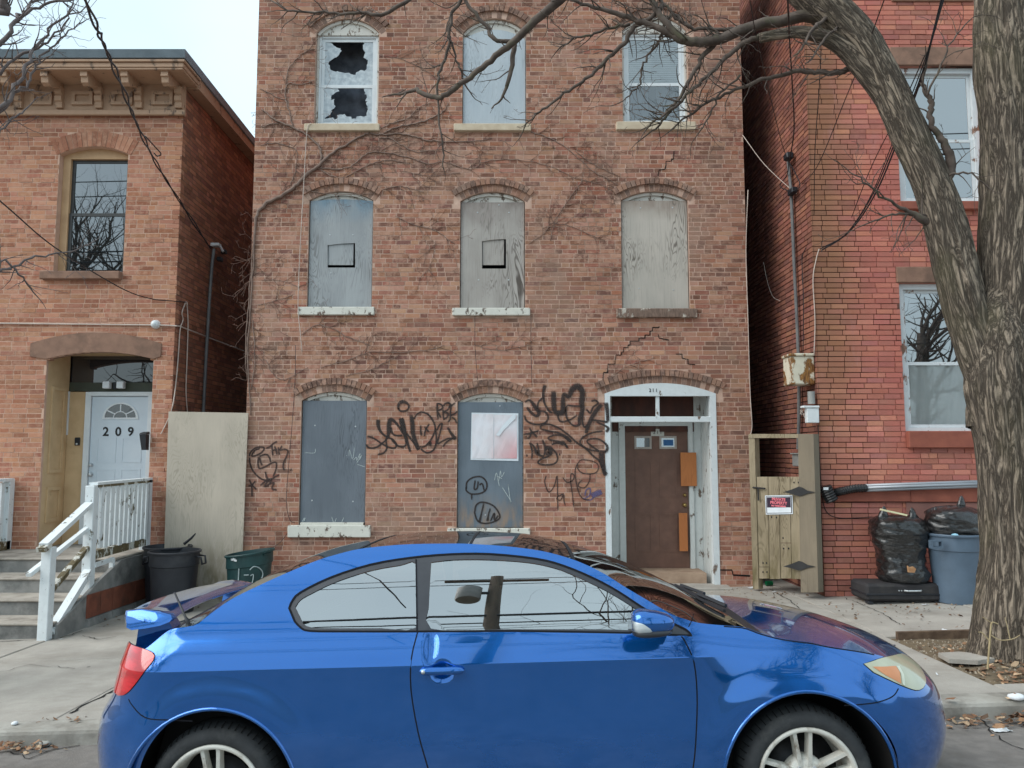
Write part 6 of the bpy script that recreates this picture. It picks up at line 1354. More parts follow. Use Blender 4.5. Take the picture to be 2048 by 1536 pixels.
BR = [  # main boughs read off the photograph: (u, v, radius in px)
 ([(1692, 54, 15), (1650, 38, 14), (1610, 32, 13), (1560, 42, 12), (1520, 48, 11), (1480, 62, 11), (1440, 78, 11), (1400, 84, 10), (1372, 82, 9), (1345, 70, 8), (1310, 52, 6.5), (1275, 40, 5.5), (1235, 26, 5), (1190, 12, 4), (1140, -2, 3)], 7.2, 7.5, 7),
 ([(1372, 82, 7), (1340, 55, 7), (1320, 30, 6.5), (1305, 5, 6), (1290, -30, 5)], 7.35, 7.4, 6),
 ([(1520, 72, 6), (1490, 85, 5.5), (1460, 108, 5), (1430, 138, 4.4), (1395, 170, 3.8), (1365, 200, 3.2), (1330, 228, 2.6), (1300, 250, 2)], 7.25, 7.5, 9),
 ([(1762, 150, 9), (1735, 142, 8), (1700, 136, 6.5), (1676, 146, 6), (1640, 146, 5.2), (1600, 143, 4.8), (1550, 152, 4.4), (1500, 168, 3.8), (1460, 184, 3.2), (1415, 205, 2.8), (1375, 232, 2.2), (1340, 262, 1.6)], 7.14, 7.6, 8),
 ([(1430, 86, 6), (1408, 112, 5), (1390, 140, 4.5), (1376, 165, 4), (1362, 190, 3.4), (1345, 215, 3), (1325, 242, 2.4), (1312, 258, 2)], 7.4, 7.55, 9),
 ([(1325, 10, 5.5), (1300, 38, 5), (1270, 52, 5), (1256, 76, 5), (1238, 98, 4.6), (1218, 114, 4.2), (1195, 138, 4), (1165, 163, 3.4), (1130, 188, 3), (1092, 215, 2.6), (1070, 232, 2.2), (1050, 252, 1.6)], 7.4, 7.8, 7),
 ([(1380, 55, 4), (1350, 30, 3.6), (1330, 45, 3.2), (1322, 75, 2.8), (1312, 92, 2.6), (1296, 115, 2.4), (1283, 135, 2.2), (1280, 165, 2), (1262, 188, 1.6), (1240, 205, 1.2)], 7.45, 7.6, 8),
 ([(1510, 60, 6), (1470, 62, 4.5), (1430, 60, 4), (1390, 56, 3.6), (1360, 44, 3.2), (1335, 15, 3), (1310, -10, 2.4)], 7.3, 7.4, 8),
 ([(1260, 48, 3.6), (1220, 55, 3), (1180, 72, 2.6), (1150, 76, 2.2), (1120, 95, 1.6)], 7.6, 7.8, 8),
 ([(1480, 150, 2.6), (1440, 188, 2.2), (1420, 230, 1.8), (1400, 262, 1.4)], 7.4, 7.5, 8),
 ([(1180, -60, 12), (1120, 0, 10), (1070, 42, 8.6), (1030, 82, 7.6), (1000, 106, 6.6), (965, 135, 6), (932, 160, 5.6), (895, 189, 5.6), (870, 194, 5.2), (845, 188, 5), (829, 180, 4.2)], 7.6, 8.2, 3.5),
 ([(1029, 88, 5.6), (1024, 130, 5), (1013, 174, 4)], 7.9, 7.9, 1.5),
 ([(1028, 84, 4.4), (988, 79, 4.2), (976, 58, 4), (950, 26, 3.8), (930, 0, 3.6), (915, -30, 3.2)], 7.95, 8., 5),
 ([(925, -10, 4), (906, 28, 3.6), (899, 68, 3.6), (893, 106, 3.2), (878, 148, 3), (875, 168, 2.6), (878, 234, 2.2), (884, 300, 1.8), (888, 340, 1.2)], 8., 8.1, 5),
 ([(825, -6, 4.4), (764, 29, 4), (727, 26, 3.4), (690, 28, 3), (648, 24, 2.6), (584, 22, 2.2), (548, 4, 1.6)], 8.2, 8.4, 9),
 ([(900, 72, 2.4), (910, 105, 2.2), (918, 135, 2.2), (926, 160, 2)], 8.05, 8.1, 5),
 ([(1690, 20, 6), (1640, 45, 4), (1625, 60, 3), (1605, 92, 2), (1590, 110, 1.4)], 7.15, 6.9, 7), ([(1700, 30, 4), (1668, 60, 3), (1640, 90, 2.4), (1622, 120, 1.6)], 7.15, 6.9, 6),
 ([(1878, 372, 9), (1900, 345, 10), (1901, 318, 9.5), (1893, 296, 8), (1880, 275, 7), (1864, 252, 6), (1859, 228, 6), (1862, 205, 5.6), (1852, 182, 4.6), (1845, 165, 3)], 7., 6.9, 5), ([(1870, 452, 9), (1842, 436, 8), (1810, 420, 4), (1770, 398, 2.6), (1735, 370, 2), (1700, 345, 1.2)], 6.98, 6.8, 5), ([(1866, 440, 5), (1838, 430, 4), (1800, 428, 2.4), (1760, 438, 1.8), (1715, 455, 1.2)], 6.98, 6.85, 6),
 ([(1900, 350, 2.4), (1935, 345, 2), (1965, 365, 1.4)], 6.7, 6.65, 8), ([(1855, 190, 2.4), (1880, 130, 2), (1905, 80, 1.6), (1940, 40, 1.2)], 6.7, 6.6, 5)]
for (l, a, b, dn) in BR: branch(m, l, a, b, rg, dn * 1.9, depth=2, tl=(.12, .45), wob=.008)
print('twig faces', len(m.f)); m.build('crown', m_twig, tree, True)
# second tree, its boughs reach in at the top left
t2 = thing('street_tree', 'bare pale tree reaching over the cornice of the left house', 'tree', (-5.35, 6.5, walk_z(-5.35, 6.5)), 'bare street trees')
bark_tube([Vector((-5.35, 6.5, -.2)), Vector((-5.33, 6.52, 1.2)), Vector((-5.4, 6.55, 2.6)), Vector((-5.6, 6.7, 4.2)), Vector((-6., 6.9, 6.)), Vector((-6.2, 7.1, 8.))], [.24, .2, .18, .16, .12, .07], 'trunk', t2, 40, 10, .02, 33)
m = MB()
for (l, a, b, dn) in [([(-260, 300, 16), (-120, 190, 9), (0, 86, 5), (30, 45, 4), (52, 22, 3), (75, -8, 2.4)], 6.9, 7.6, 8), ([(-120, 200, 8), (0, 215, 5), (28, 176, 4), (52, 130, 3.6), (70, 95, 3), (100, 60, 2.4), (140, 18, 2)], 7., 7.6, 9), ([(30, 45, 3), (60, 22, 3), (100, 5, 2.6), (150, -2, 2)], 7.4, 7.6, 9),
      ([(0, 150, 3), (35, 112, 3), (70, 100, 2.6), (100, 72, 2), (135, 38, 1.6), (170, 15, 1.2)], 7.3, 7.7, 9), ([(-20, 240, 3), (30, 190, 3), (55, 165, 2.6), (72, 130, 2.2), (95, 100, 2), (130, 70, 1.6), (165, 45, 1.2)], 7.3, 7.6, 9), ([(-100, 620, 5), (0, 545, 3), (30, 535, 2.4), (70, 515, 2), (110, 505, 1.6), (175, 490, 1.)], 7., 7.6, 9), ([(-60, 560, 4), (0, 520, 2.4), (40, 548, 2), (60, 575, 1.6)], 7., 7.4, 11), ([(-40, 300, 3), (0, 262, 2.2), (30, 236, 2), (55, 215, 1.4)], 7., 7.4, 9), ([(-160, -60, 14), (0, 20, 9), (8, 5, 8), (14, -20, 8)], 6.7, 6.6, 4), ([(-180, 600, 9), (-100, 620, 5)], 6.8, 7., 3)]:
    branch(m, l, a, b, rg, dn, depth=2, tl=(.12, .4))
m.build('crown', m_twig3, t2, True)
# the bare creeper on the boarded house
vine = thing('climbing_vine', 'leafless grey creeper spreading over the boarded brick house', 'vine', (-3.85, FM - .05, -.1))
m_vine = pm('vine_stem', lin(146, 124, 113), lin(118, 98, 88), 9, .9, .2); m_vine2 = pm('fine_vine', lin(128, 102, 90), lin(106, 82, 72), 9, .9, 0)
fm = MB(); VY = FM - .03
def vline(l, dens=7, tl=(.08, .4), w0=None):
    sp = spline([(px(a, b, VY), c) for a, b, c in l] and [tuple(px(a, b, VY)) + (c * .62 * VY / FPX,) for a, b, c in l], 5)
    pts = [Vector((q[0] + rg.gauss(0, .006), FM - .006 - q[3] * .8, q[2] + rg.gauss(0, .006))) for q in sp]; m = MB(); m.tube(pts, [max(.0022, q[3]) for q in sp], 6, True); m.build('stem', m_vine, vine, True)
    tot = sum((a - b).length for a, b in zip(pts, pts[1:]))
    for _ in range(int(tot * dens)):
        i = rg.randrange(1, len(pts) - 1); d = (pts[i + 1] - pts[i - 1]).normalized(); s_ = rg.choice((-1, 1)); twig(fm, pts[i], d * .9 + Vector((-d.z, 0, d.x)) * s_ * .9, rg.uniform(*tl), .0034, rg, 2, FM - .006, .5)
for l in [[(500, 830, 2), (494, 700, 2.4), (502, 600, 2.6), (506, 520, 3), (512, 437, 5), (530, 408, 6), (560, 392, 6), (590, 372, 6), (612, 350, 6), (638, 330, 5.4), (660, 308, 4.6), (690, 290, 4), (720, 272, 3.4), (738, 266, 3)],
  [(642, 325, 4), (640, 300, 4), (634, 288, 3.6), (615, 270, 3.4), (590, 256, 3.2), (560, 244, 3), (540, 232, 2.4), (522, 215, 1.8)], [(585, 255, 2.6), (580, 230, 2.4), (572, 205, 2.2), (570, 180, 2), (578, 165, 1.8), (600, 168, 1.6), (622, 163, 1.4)], [(570, 180, 1.8), (575, 140, 1.6), (590, 120, 1.4), (610, 102, 1.3), (626, 96, 1)],
  [(556, 245, 1.8), (530, 250, 1.6), (520, 253, 1.2)], [(738, 266, 2.4), (770, 268, 2.2), (800, 266, 2.2), (830, 272, 2), (860, 280, 2), (900, 283, 1.8), (950, 280, 1.4), (985, 276, 1.2)], [(766, 266, 2.2), (790, 254, 2.4), (830, 246, 2.4), (860, 235, 2.2), (885, 222, 2), (897, 205, 1.4)], [(762, 256, 1.6), (780, 246, 1.8), (815, 235, 1.6), (835, 215, 1.4), (860, 205, 1)],
  [(640, 335, 2), (670, 338, 2), (700, 332, 1.8), (725, 312, 1.8), (745, 303, 1.8), (785, 306, 1.6), (830, 318, 1.6), (860, 327, 1.4), (885, 322, 1.2), (930, 336, 1.2), (950, 334, 1.2), (965, 324, 1.2), (1000, 318, 1.2), (1060, 322, 1), (1110, 335, 1), (1150, 355, .9), (1200, 368, .9), (1240, 388, .8)],
  [(640, 340, 1.6), (665, 352, 1.6), (690, 354, 1.5), (715, 340, 1.4), (745, 325, 1.4), (780, 320, 1.2), (820, 326, 1)], [(760, 274, 1.6), (780, 276, 1.6), (800, 288, 1.5), (830, 302, 1.4), (860, 300, 1.2), (890, 295, 1)], [(1060, 262, 1.4), (1100, 275, 1.3), (1140, 300, 1.2), (1180, 335, 1.1), (1220, 360, 1), (1250, 378, .8)],
  [(520, 290, 1.2), (545, 285, 1.4), (570, 290, 1.4), (592, 300, 1.3), (590, 340, 1.2), (580, 370, 1.4)], [(600, 375, 1.4), (640, 385, 1.3), (690, 388, 1.1), (740, 386, 1.1), (790, 372, 1.1), (820, 375, 1), (850, 385, .9)], [(1100, 480, 1), (1110, 440, 1.1), (1130, 410, 1.1), (1150, 380, 1.1), (1165, 360, 1)], [(1060, 485, 1), (1090, 465, 1), (1105, 445, 1), (1150, 455, .9), (1210, 480, .8)],
  [(790, 430, 1), (830, 450, 1.1), (870, 460, 1.1), (910, 487, 1)], [(600, 670, 1.2), (630, 650, 1.3), (660, 655, 1.2), (700, 675, 1.1), (740, 690, 1)], [(640, 735, 1), (690, 720, 1.1), (740, 705, 1.2), (790, 705, 1.1), (850, 700, 1), (885, 692, .9)], [(690, 752, 1), (740, 738, 1.1), (770, 725, 1), (800, 708, .9)], [(615, 735, .9), (560, 760, 1), (530, 720, 1)],
  [(505, 640, 1.6), (508, 720, 1.6), (502, 780, 1.4)], [(1235, 350, .9), (1190, 330, 1), (1150, 300, 1)], [(520, 175, 1.2), (545, 190, 1.3), (575, 200, 1.4)], [(760, 110, .8), (800, 115, .9), (850, 140, .9), (880, 160, .9)], [(515, 610, 1), (550, 600, 1), (585, 590, .9)], [(950, 690, .8), (1000, 700, .8), (1060, 690, .8)], [(1210, 760, .9), (1250, 735, .9), (1310, 715, .8)], [(800, 340, .8), (860, 350, .8), (920, 345, .8)], [(870, 480, .8), (860, 530, .8), (835, 560, .8)], [(520, 560, .8), (560, 560, .8), (600, 575, .8)], [(505, 480, 1.4), (500, 560, 2), (494, 640, 2), (490, 700, 2), (492, 760, 1)]]: vline(l, 14)
fm.build('tendrils', m_vine2, vine, kind='stuff')
# hanging cords on the boarded house
def cable(pts, r, mat, label, group=None, name='cable', n=6, sub=5):
    m = MB(); m.tube([Vector(q) for q in spline([tuple(p) for p in pts], sub)], r, n); return tag(m.build(name, mat, None, True), label, 'cable', group)
fy = FM - .03
cable([px(a, b, fy - .04) for a, b in [(622, 246), (614, 262), (608, 360), (600, 500), (596, 610), (600, 660), (604, 704)]], .006, m_cablew, 'thin pale cord hanging from the top window sill of the boarded house')
cable([px(a, b, fy) for a, b in [(591, 690), (590, 760), (584, 850), (575, 960), (573, 1010), (580, 1040), (590, 1046)]], .004, m_blk, 'black wire running down the brick to the first floor sill')
cable([px(a, b, fy) for a, b in [(950, 632), (950, 690), (955, 760)]], .0035, m_blk, 'short black wire from the middle second floor window', None); cable([px(a, b, fy) for a, b in [(1062, 632), (1062, 700), (1064, 770)]], .0035, m_blk, 'thin black wire beside the middle window of the second floor')
cable([px(a, b, fy) for a, b in [(578, 1062), (560, 1085), (540, 1098)]], .004, m_blk, 'black wire from the first floor sill down to the green bin')
cable([px(a, b, fy) for a, b in [(1496, 380), (1492, 500), (1496, 640), (1500, 780), (1504, 850), (1500, 872)]], .006, m_cablew, 'pale cable down the corner of the boarded house by the gate')
# service cables from the poles across the street
A = sw_pt(420, 498, .1); ends = [(A, px(330, 355, 10.2), px(283, 265, 8.4), px(240, 170, 7.), px(205, 78, 6.), px(168, -10, 5.2)), ]
def far_end(p, q, k_=6.): d = (p - q); return p + d * k_
for j, dx in enumerate((0, .018)):
    pts = [Vector((p.x + dx * math.sin(i * 2.2 + j), p.y, p.z + dx * math.cos(i * 2.2))) for i, p in enumerate(ends[0])]; pts.append(pts[-1] + (pts[-1] - pts[-2]) * 6)
    m = MB(); sp = spline([tuple(p) for p in pts], 12); m.tube([Vector(q) + Vector((.012 * math.sin(i * .9 + j * 3), 0, .012 * math.cos(i * .9 + j * 3))) for i, q in enumerate(sp)], .009, 6)
    if j == 0: c0_ = thing('service_cable', 'twisted black service cable slanting to the mast on the left house', 'cable', tuple(A))
    m.build('strand', m_blk, c0_, True)
q = px(310, 300, 9.2); m = MB(); m.tube([Vector(p) for p in spline([tuple(px(290, 272, 9.)), tuple(px(312, 296, 9.2)), tuple(px(322, 308, 9.4)), tuple(px(314, 312, 9.4)), tuple(px(308, 306, 9.3))], 6)], .008, 5); m.build('loop', m_blk, c0_)
B = sw_pt(372, 604, .04); cable([B, px(345, 602, 10.9), px(300, 597, 10.4), px(240, 575, 9.6), px(110, 495, 8.2), px(0, 402, 7.2), px(-300, 150, 5.4), px(-1400, -800, 2.6)], .007, m_blk, 'thin black cable sagging across the upper window of the left house', sub=8)
RB = rq_pt(1615, 495, .03); m_wire = pm('rusty_wire', lin(52, 34, 30), lin(40, 26, 24), 9, .7, 0)
R1 = [(px(1644, 500, 9.8), px(1700, 462, 9.3), px(1752, 385, 8.6), px(1800, 270, 7.8), px(1845, 150, 7.), px(1878, 20, 6.4)), (px(1640, 498, 9.8), px(1694, 466, 9.2), px(1746, 388, 8.5), px(1795, 272, 7.7), px(1843, 150, 6.9), px(1884, 10, 6.3)), (px(1642, 502, 9.8), px(1690, 470, 9.2), px(1740, 395, 8.4), px(1792, 268, 7.6), px(1846, 130, 6.8), px(1890, -10, 6.2))]
for i, l in enumerate(R1): cable(list(l) + [l[-1] + (l[-1] - l[-2]) * 5], .009 - .002 * i, m_blk, ('thickest black cable of the bundle slanting past the street tree', 'middle black cable of the bundle slanting past the street tree', 'thinnest black cable of the bundle slanting past the street tree')[i], 'bundle of cables past the tree', sub=8)
for i, (l, nm) in enumerate([([(1578, 325), (1588, 260), (1584, 160), (1579, 80), (1575, -10)], 'black service cable rising straight from the weather head'), ([(1576, 322), (1562, 280), (1535, 170), (1512, 70), (1498, -10)], 'thin cable leaning left from the weather head'), ([(1628, 430), (1630, 300), (1640, 150), (1645, -10)], 'thin wire along the corner of the red house'), ([(1600, 372), (1636, 330), (1690, 200), (1735, 90), (1772, -10)], 'wire slanting from the alley across the forked limb'), ([(1690, 470), (1740, 340), (1800, 220), (1850, 110)], 'loose wire looping down the red brick front')]):
    n = len(l) - 1; pts = [px(a, b, 10.3 - (10.3 - 6.2) * j / n) if i != 2 else px(a, b, 9.8 - .6 * j) for j, (a, b) in enumerate(l)]
    if i < 4: pts.append(pts[-1] + (pts[-1] - pts[-2]) * 4)
    cable(pts, .008 if i == 0 else .005, m_wire, nm, sub=8)
cable([px(1485, 270, 10.93), px(1530, 330, 10.7), px(1590, 385, 10.4), px(1625, 410, 10.1)], .005, m_cablew, 'pale cord stretched across the alley between the houses')
cable([px(a, b, FR - .02) for a, b in [(1638, 498), (1632, 520), (1626, 560), (1630, 640), (1628, 710)]], .006, m_cablew, 'pale cable running down the ochre edge of the red house')
cable([px(a, b, FR - .03) for a, b in [(1636, 850), (1640, 930), (1644, 990), (1652, 1022), (1672, 1035), (1710, 1036), (1745, 1034)]], .006, m_wire, 'rusty cable looping along the red wall to the garbage bag')
cable([rq_pt(a, b, .04) for a, b in [(1612, 495), (1604, 520), (1607, 600), (1606, 710)]], .006, m_blk, 'black cable along the alley wall down to the fuse box')
cable([rq_pt(a, b, .03) for a, b in [(1527, 525), (1534, 560), (1545, 592), (1560, 602)]], .005, m_cablew, 'short pale wire dangling on the dark alley wall')
# crooked shoot by the trunk
wd_ = thing('dry_weed', 'dry pale weed stalk growing at the foot of the street tree', 'weed', tuple(px(1976, 1335, 6.35)))
m = MB(); rg2 = random.Random(3); 
for l in ([(1975, 1338, 2), (1978, 1300, 2), (1981, 1260, 1.8), (1984, 1245, 1.6), (1996, 1248, 1.2)], [(1980, 1283, 1.4), (1965, 1266, 1.2), (1957, 1264, 1)], [(1981, 1270, 1.4), (2000, 1280, 1.2), (2025, 1278, 1), (2040, 1270, .8)], [(1983, 1246, 1), (1965, 1234, .9)], [(2020, 1278, 1), (2014, 1250, .9), (2010, 1235, .8)]):
    pr = pxp(l, 6.35, 6.35); sp = spline([tuple(p) + (r,) for p, r in pr], 4); m.tube([Vector(q[:3]) for q in sp], [q[3] for q in sp], 5)
m.build('stalk', pm('dry_stalk', lin(178, 160, 124), lin(150, 132, 100), 9, .9, 0), wd_)
# ------------------------------------------------------------------ bins, bags, litter
def bin_(x, y, r0, r1, h, mat, name, label, group, handles=True, band=True, tilt=(0, 0), ribs=0, rimw=.018):
    z0 = walk_z(x, y) + .002; o = thing(name, label, 'trash can', (x, y, z0), group)
    m = MB(); prof = [(0, .01), (r0 - .02, .01), (r0, 0), (r0 + (r1 - r0) * .75, h * .75), (r0 + (r1 - r0) * .76 + (.012 if band else 0), h * .765), (r1, h - .03), (r1 + rimw, h - .028), (r1 + rimw + .004, h - .01), (r1 + rimw - .002, h), (r1 - .004, h), (r1 - .012, h - .03), (r0 - .015, .03), (0, .03)]
    def tw(p): return (p[0] + tilt[0] * (p[2] - z0), p[1] + tilt[1] * (p[2] - z0), p[2])
    m.lathe(prof, 48, (x, y, z0)); m.v = [(q[0], q[1], z0 + (q[2] - z0) + (q[0] - x) * tilt[0] * -1) for q in m.v]; b = m.build('body', mat, o, angle=R(35))
    if handles:
        for sx_ in (-1, 1):
            m = MB(); hx = x + sx_ * (r1 + .012); hz = z0 + h - .1
            m.tube([(hx - sx_ * .02, y - .07, hz + .03), (hx + sx_ * .05, y - .07, hz + .02), (hx + sx_ * .065, y - .06, hz - .07), (hx + sx_ * .065, y + .06, hz - .07), (hx + sx_ * .05, y + .07, hz + .02), (hx - sx_ * .02, y + .07, hz + .03)], .013, 6); m.build('handle', mat, o, True)
    return o, z0
m_bk = pm('black_bin_plastic', lin(44, 46, 52), lin(34, 36, 42), 5, .55, .15, dirt=lin(66, 66, 68), dsc=3, dlo=.55, dhi=.8); m_gr = pm('green_bin_plastic', lin(28, 66, 66), lin(22, 54, 56), 5, .5, .12, dirt=lin(56, 84, 84), dsc=4, dlo=.6, dhi=.85)
c1 = px(350, 1100, 10.2); bin_(c1.x, 10.2, .25, .305, .78, m_bk, 'trash_can', 'black round trash can with side handles in front of the plywood sheet', 'trash cans by the left house', tilt=(.0, 0))
c2 = px(333, 1090, 10.62); bin_(c2.x, 10.66, .24, .295, .80, m_bk, 'trash_can', 'second black trash can tucked behind the first with a stick in it', 'trash cans by the left house', False)
st2 = thing('stick', 'short dark stick poking out of the rear black trash can', 'stick', (c2.x + .2, 10.6, .5)); m = MB(); m.tube([px(368, 1088, 10.5), px(383, 1076, 10.5), px(391, 1067, 10.5)], [.02, .016, .008], 6); m.build('shaft', m_blk, st2)
c3 = px(500, 1100, 10.35); gb, gz0 = bin_(c3.x, 10.35, .24, .295, .72, m_gr, 'trash_can', 'dark green trash can with white lettering beside the plywood sheet', 'trash cans by the left house', False, tilt=(-.13, 0))
def on_bin(u, v): p = px(u, v, 10.06); dx = p.x - c3.x; r_ = .29; a = math.asin(max(-.98, min(.98, dx / r_))); return Vector((c3.x + r_ * math.sin(a), 10.35 - r_ * math.cos(a) - .004, p.z))
q = on_bin(467, 1119); text_mesh('TrueValue', .052, m_vinyl, 'lettering', gb, (q.x, q.y - .03, q.z), rot=(R(90), 0, R(-48)), bold=.0012, ext=.001)
m_chalk = pm('chalk_paint', lin(176, 188, 188), lin(150, 164, 166), 20, .9, 0)
for l in ([(478, 1137), (477, 1155), (476, 1176)], [(499, 1140), (506, 1134), (515, 1138), (520, 1150), (516, 1164), (508, 1176)], [(488, 1150), (497, 1150)], [(496, 1178), (503, 1166), (505, 1150), (500, 1152)]):
    m = MB(); m.tube([on_bin(a, b) for a, b in spline(l, 4)], .007, 4); m.build('painted_mark', m_chalk, gb)
m = MB(); h0 = on_bin(520, 1106); m.tube([on_bin(521, 1104), on_bin(523, 1112) + Vector((0, -.03, 0)), on_bin(537, 1110) + Vector((.01, -.03, 0)), on_bin(539, 1102)], .011, 6); m.build('handle', m_gr, gb, True)
# grey can, bags and suitcase against the red house
m_gy = pm('grey_bin_plastic', lin(92, 110, 128), lin(84, 101, 118), 5, .5, .12, dirt=lin(112, 124, 136), dsc=4, dlo=.6, dhi=.85)
c4 = px(1912, 1150, 9.35); gcan, z4 = bin_(c4.x, 9.35, .235, .295, .80, m_gy, 'trash_can', 'grey trash can with a full black garbage bag against the red house', 'trash cans by the red house', False)
p4, p5 = px(1864, 1097, 9.06), px(1887, 1081, 9.06); MB().prism([(p4.x, p4.z), (p5.x, p4.z), (p5.x, p5.z), (p4.x, p5.z)], 9.065, 9.13, [(p4.x + .02, p4.z + .02), (p5.x - .02, p4.z + .02), (p5.x - .02, p5.z - .015), (p4.x + .02, p5.z - .015)]).build('handle', m_gy, gcan)
k = NB('bag_plastic'); k.b.inputs['Base Color'].default_value = lin(16, 17, 19); k.set(Roughness=.3); k.b.inputs['Coat Weight'].default_value = 1.; k.b.inputs['Coat Roughness'].default_value = .12
nb = k.noise(k.pos((1.4, 1.4, 5)), 5, 5, .6, 1.5); k.bump(nb, .9, .05); m_bag = k.m
def bag(name, label, c, prof, seed, tufts, wr=.03, nz=44, na=64, lean=0., sq=2.4):
    o = thing(name, label, 'garbage bag', c, 'black garbage bags by the red house'); m = MB(); P2 = Pchip([(p[1], p[0]) for p in prof]); H0, H1 = prof[0][1], prof[-1][1]
    for i in range(nz + 1):
        h = H0 + (H1 - H0) * i / nz; r = P2(h)
        for j in range(na):
            t = 2 * math.pi * j / na; cx_, sx_ = math.cos(t), math.sin(t); f_ = (abs(cx_) ** sq + abs(sx_) ** sq) ** (-1 / sq)
            w1 = noise.noise((cx_ * 1.6 + seed, sx_ * 1.6, h * 9)); w2 = noise.noise((cx_ * 3.4, sx_ * 3.4 + seed, h * 22)); w3 = abs(noise.noise((cx_ * 2.2 + seed, sx_ * 2.2, h * 14 + cx_ * 2)))
            rr = r * f_ + wr * (.9 * w1 + .5 * w2 - .9 * w3) * min(1, r / .12)
            m.v.append((c[0] + rr * cx_ + lean * h, c[1] + rr * sx_ * .85, c[2] + h + .012 * w1))
    m.f = [(i * na + j, i * na + (j + 1) % na, (i + 1) * na + (j + 1) % na, (i + 1) * na + j) for i in range(nz) for j in range(na)]; m.f.append(tuple(nz * na + j for j in range(na))); m.f.append(tuple(range(na - 1, -1, -1))); m.build('sack', m_bag, o, True)
    for (dx, dy, dz, s_) in tufts:
        m = MB(); n = 9
        for i in range(n + 1):
            for j in range(12):
                t = 2 * math.pi * j / 12; h = i / n; r = s_ * (.55 - .45 * abs(h - .35) * 1.5 + .12 * noise.noise((i * .8, j * .9, seed + dx))) * (1 if i < n else .3)
                m.v.append((c[0] + dx + r * math.cos(t) + .3 * s_ * h * math.sin(seed + dx * 9), c[1] + dy + r * .7 * math.sin(t), c[2] + dz + h * s_ * 1.7))
        m.f = [(i * 12 + j, i * 12 + (j + 1) % 12, (i + 1) * 12 + (j + 1) % 12, (i + 1) * 12 + j) for i in range(n) for j in range(12)] + [tuple(n * 12 + j for j in range(12))]; m.build('knot', m_bag, o, True)
    return o
# suitcase
m_case = pm('black_suitcase_fabric', lin(50, 48, 50), lin(38, 37, 39), 6, .8, .25, dirt=lin(72, 68, 64), dsc=4, dlo=.55, dhi=.8)
s0, s1 = px(1722, 1188, 9.45), px(1868, 1150, 9.45); zc0 = walk_z(4.5, 9.45)
sc_ = thing('suitcase', 'flat black fabric suitcase lying under the garbage bag', 'suitcase', ((s0.x + s1.x) / 2, 9.5, zc0)); hz = .235
MB().rbox(s0.x, s1.x, 9.3, 9.75, zc0 + .03, zc0 + hz, .03).build('body', m_case, sc_)
MB().rbox(s0.x - .006, s1.x + .006, 9.292, 9.76, zc0 + .10, zc0 + .125, .006).build('zip_band', m_blk, sc_)
m = MB(); xm_ = (s0.x + s1.x) / 2; m.tube([(xm_ + .0, 9.295, zc0 + .16), (xm_ + .02, 9.265, zc0 + .16), (xm_ + .18, 9.265, zc0 + .162), (xm_ + .2, 9.295, zc0 + .162)], .01, 6); m.build('handle', m_nail, sc_)
for dx in (-.03, -.06): MB().lathe([(0, -.006), (.008, -.004), (.009, .004)], 8, (xm_ + dx, 9.298, zc0 + .158), 'y').build('stud', m_nail, sc_)
for dx in (.05, -.05): MB().rbox((s0.x if dx > 0 else s1.x) + dx - .03, (s0.x if dx > 0 else s1.x) + dx + .03, 9.31, 9.4, zc0, zc0 + .032, .006).build('foot', m_blk, sc_)
b1 = px(1803, 1150, 9.5); bz = zc0 + hz + .003
bag('garbage_bag', 'tall torn black garbage bag standing on the suitcase', (b1.x + .03, 9.52, bz), [(.26, 0), (.3, .05), (.285, .15), (.27, .3), (.3, .45), (.335, .6), (.325, .7), (.24, .76), (.1, .79)], 3.1, [(-.26, -.08, .68, .13), (.12, -.1, .68, .12)], lean=-.06)
m_card = pm('cardboard', lin(190, 150, 110), lin(160, 116, 80), 14, .9, .2); q = px(1822, 1139, 9.22); cdb = thing('cardboard_scrap', 'torn brown cardboard scrap bursting from the tall garbage bag', 'cardboard', tuple(q))
MB().prism([(q.x - .04, q.z - .03), (q.x + .03, q.z - .035), (q.x + .05, q.z + .01), (q.x + .02, q.z + .035), (q.x - .02, q.z + .025), (q.x - .045, q.z + .045)], 9.2, 9.225).build('scrap', m_card, cdb)
m_cream = pm('cream_board', lin(218, 214, 176), lin(204, 198, 160), 8, .8, .05); q = px(1785, 1022, 9.3); ck_ = thing('foam_strip', 'pale cream strip sticking out of the tall garbage bag', 'strip', tuple(q)); m = MB(); m.bar(px(1762, 1019, 9.3), px(1812, 1030, 9.25), .1, .02); m.build('strip', m_cream, ck_)
bag('garbage_bag', 'bulging black garbage bag stuffed in the grey trash can', (c4.x + .01, 9.35, z4 + .735), [(.27, 0), (.3, .05), (.335, .12), (.34, .22), (.30, .32), (.2, .37), (.08, .39)], 8.4, [(.06, -.05, .34, .1), (-.24, -.05, .28, .06)], sq=2.2)
q = px(1910, 1070, 9.02); bl = thing('plastic_scrap', 'light blue plastic scrap on the rim of the grey trash can', 'litter', tuple(q)); MB().lathe([(0, .02), (.03, .012), (.04, 0), (.02, -.01), (0, -.012)], 7, (q.x, q.y, q.z)).build('scrap', pm('pale_blue', lin(150, 196, 216), lin(130, 180, 204), 9, .5, 0), bl)
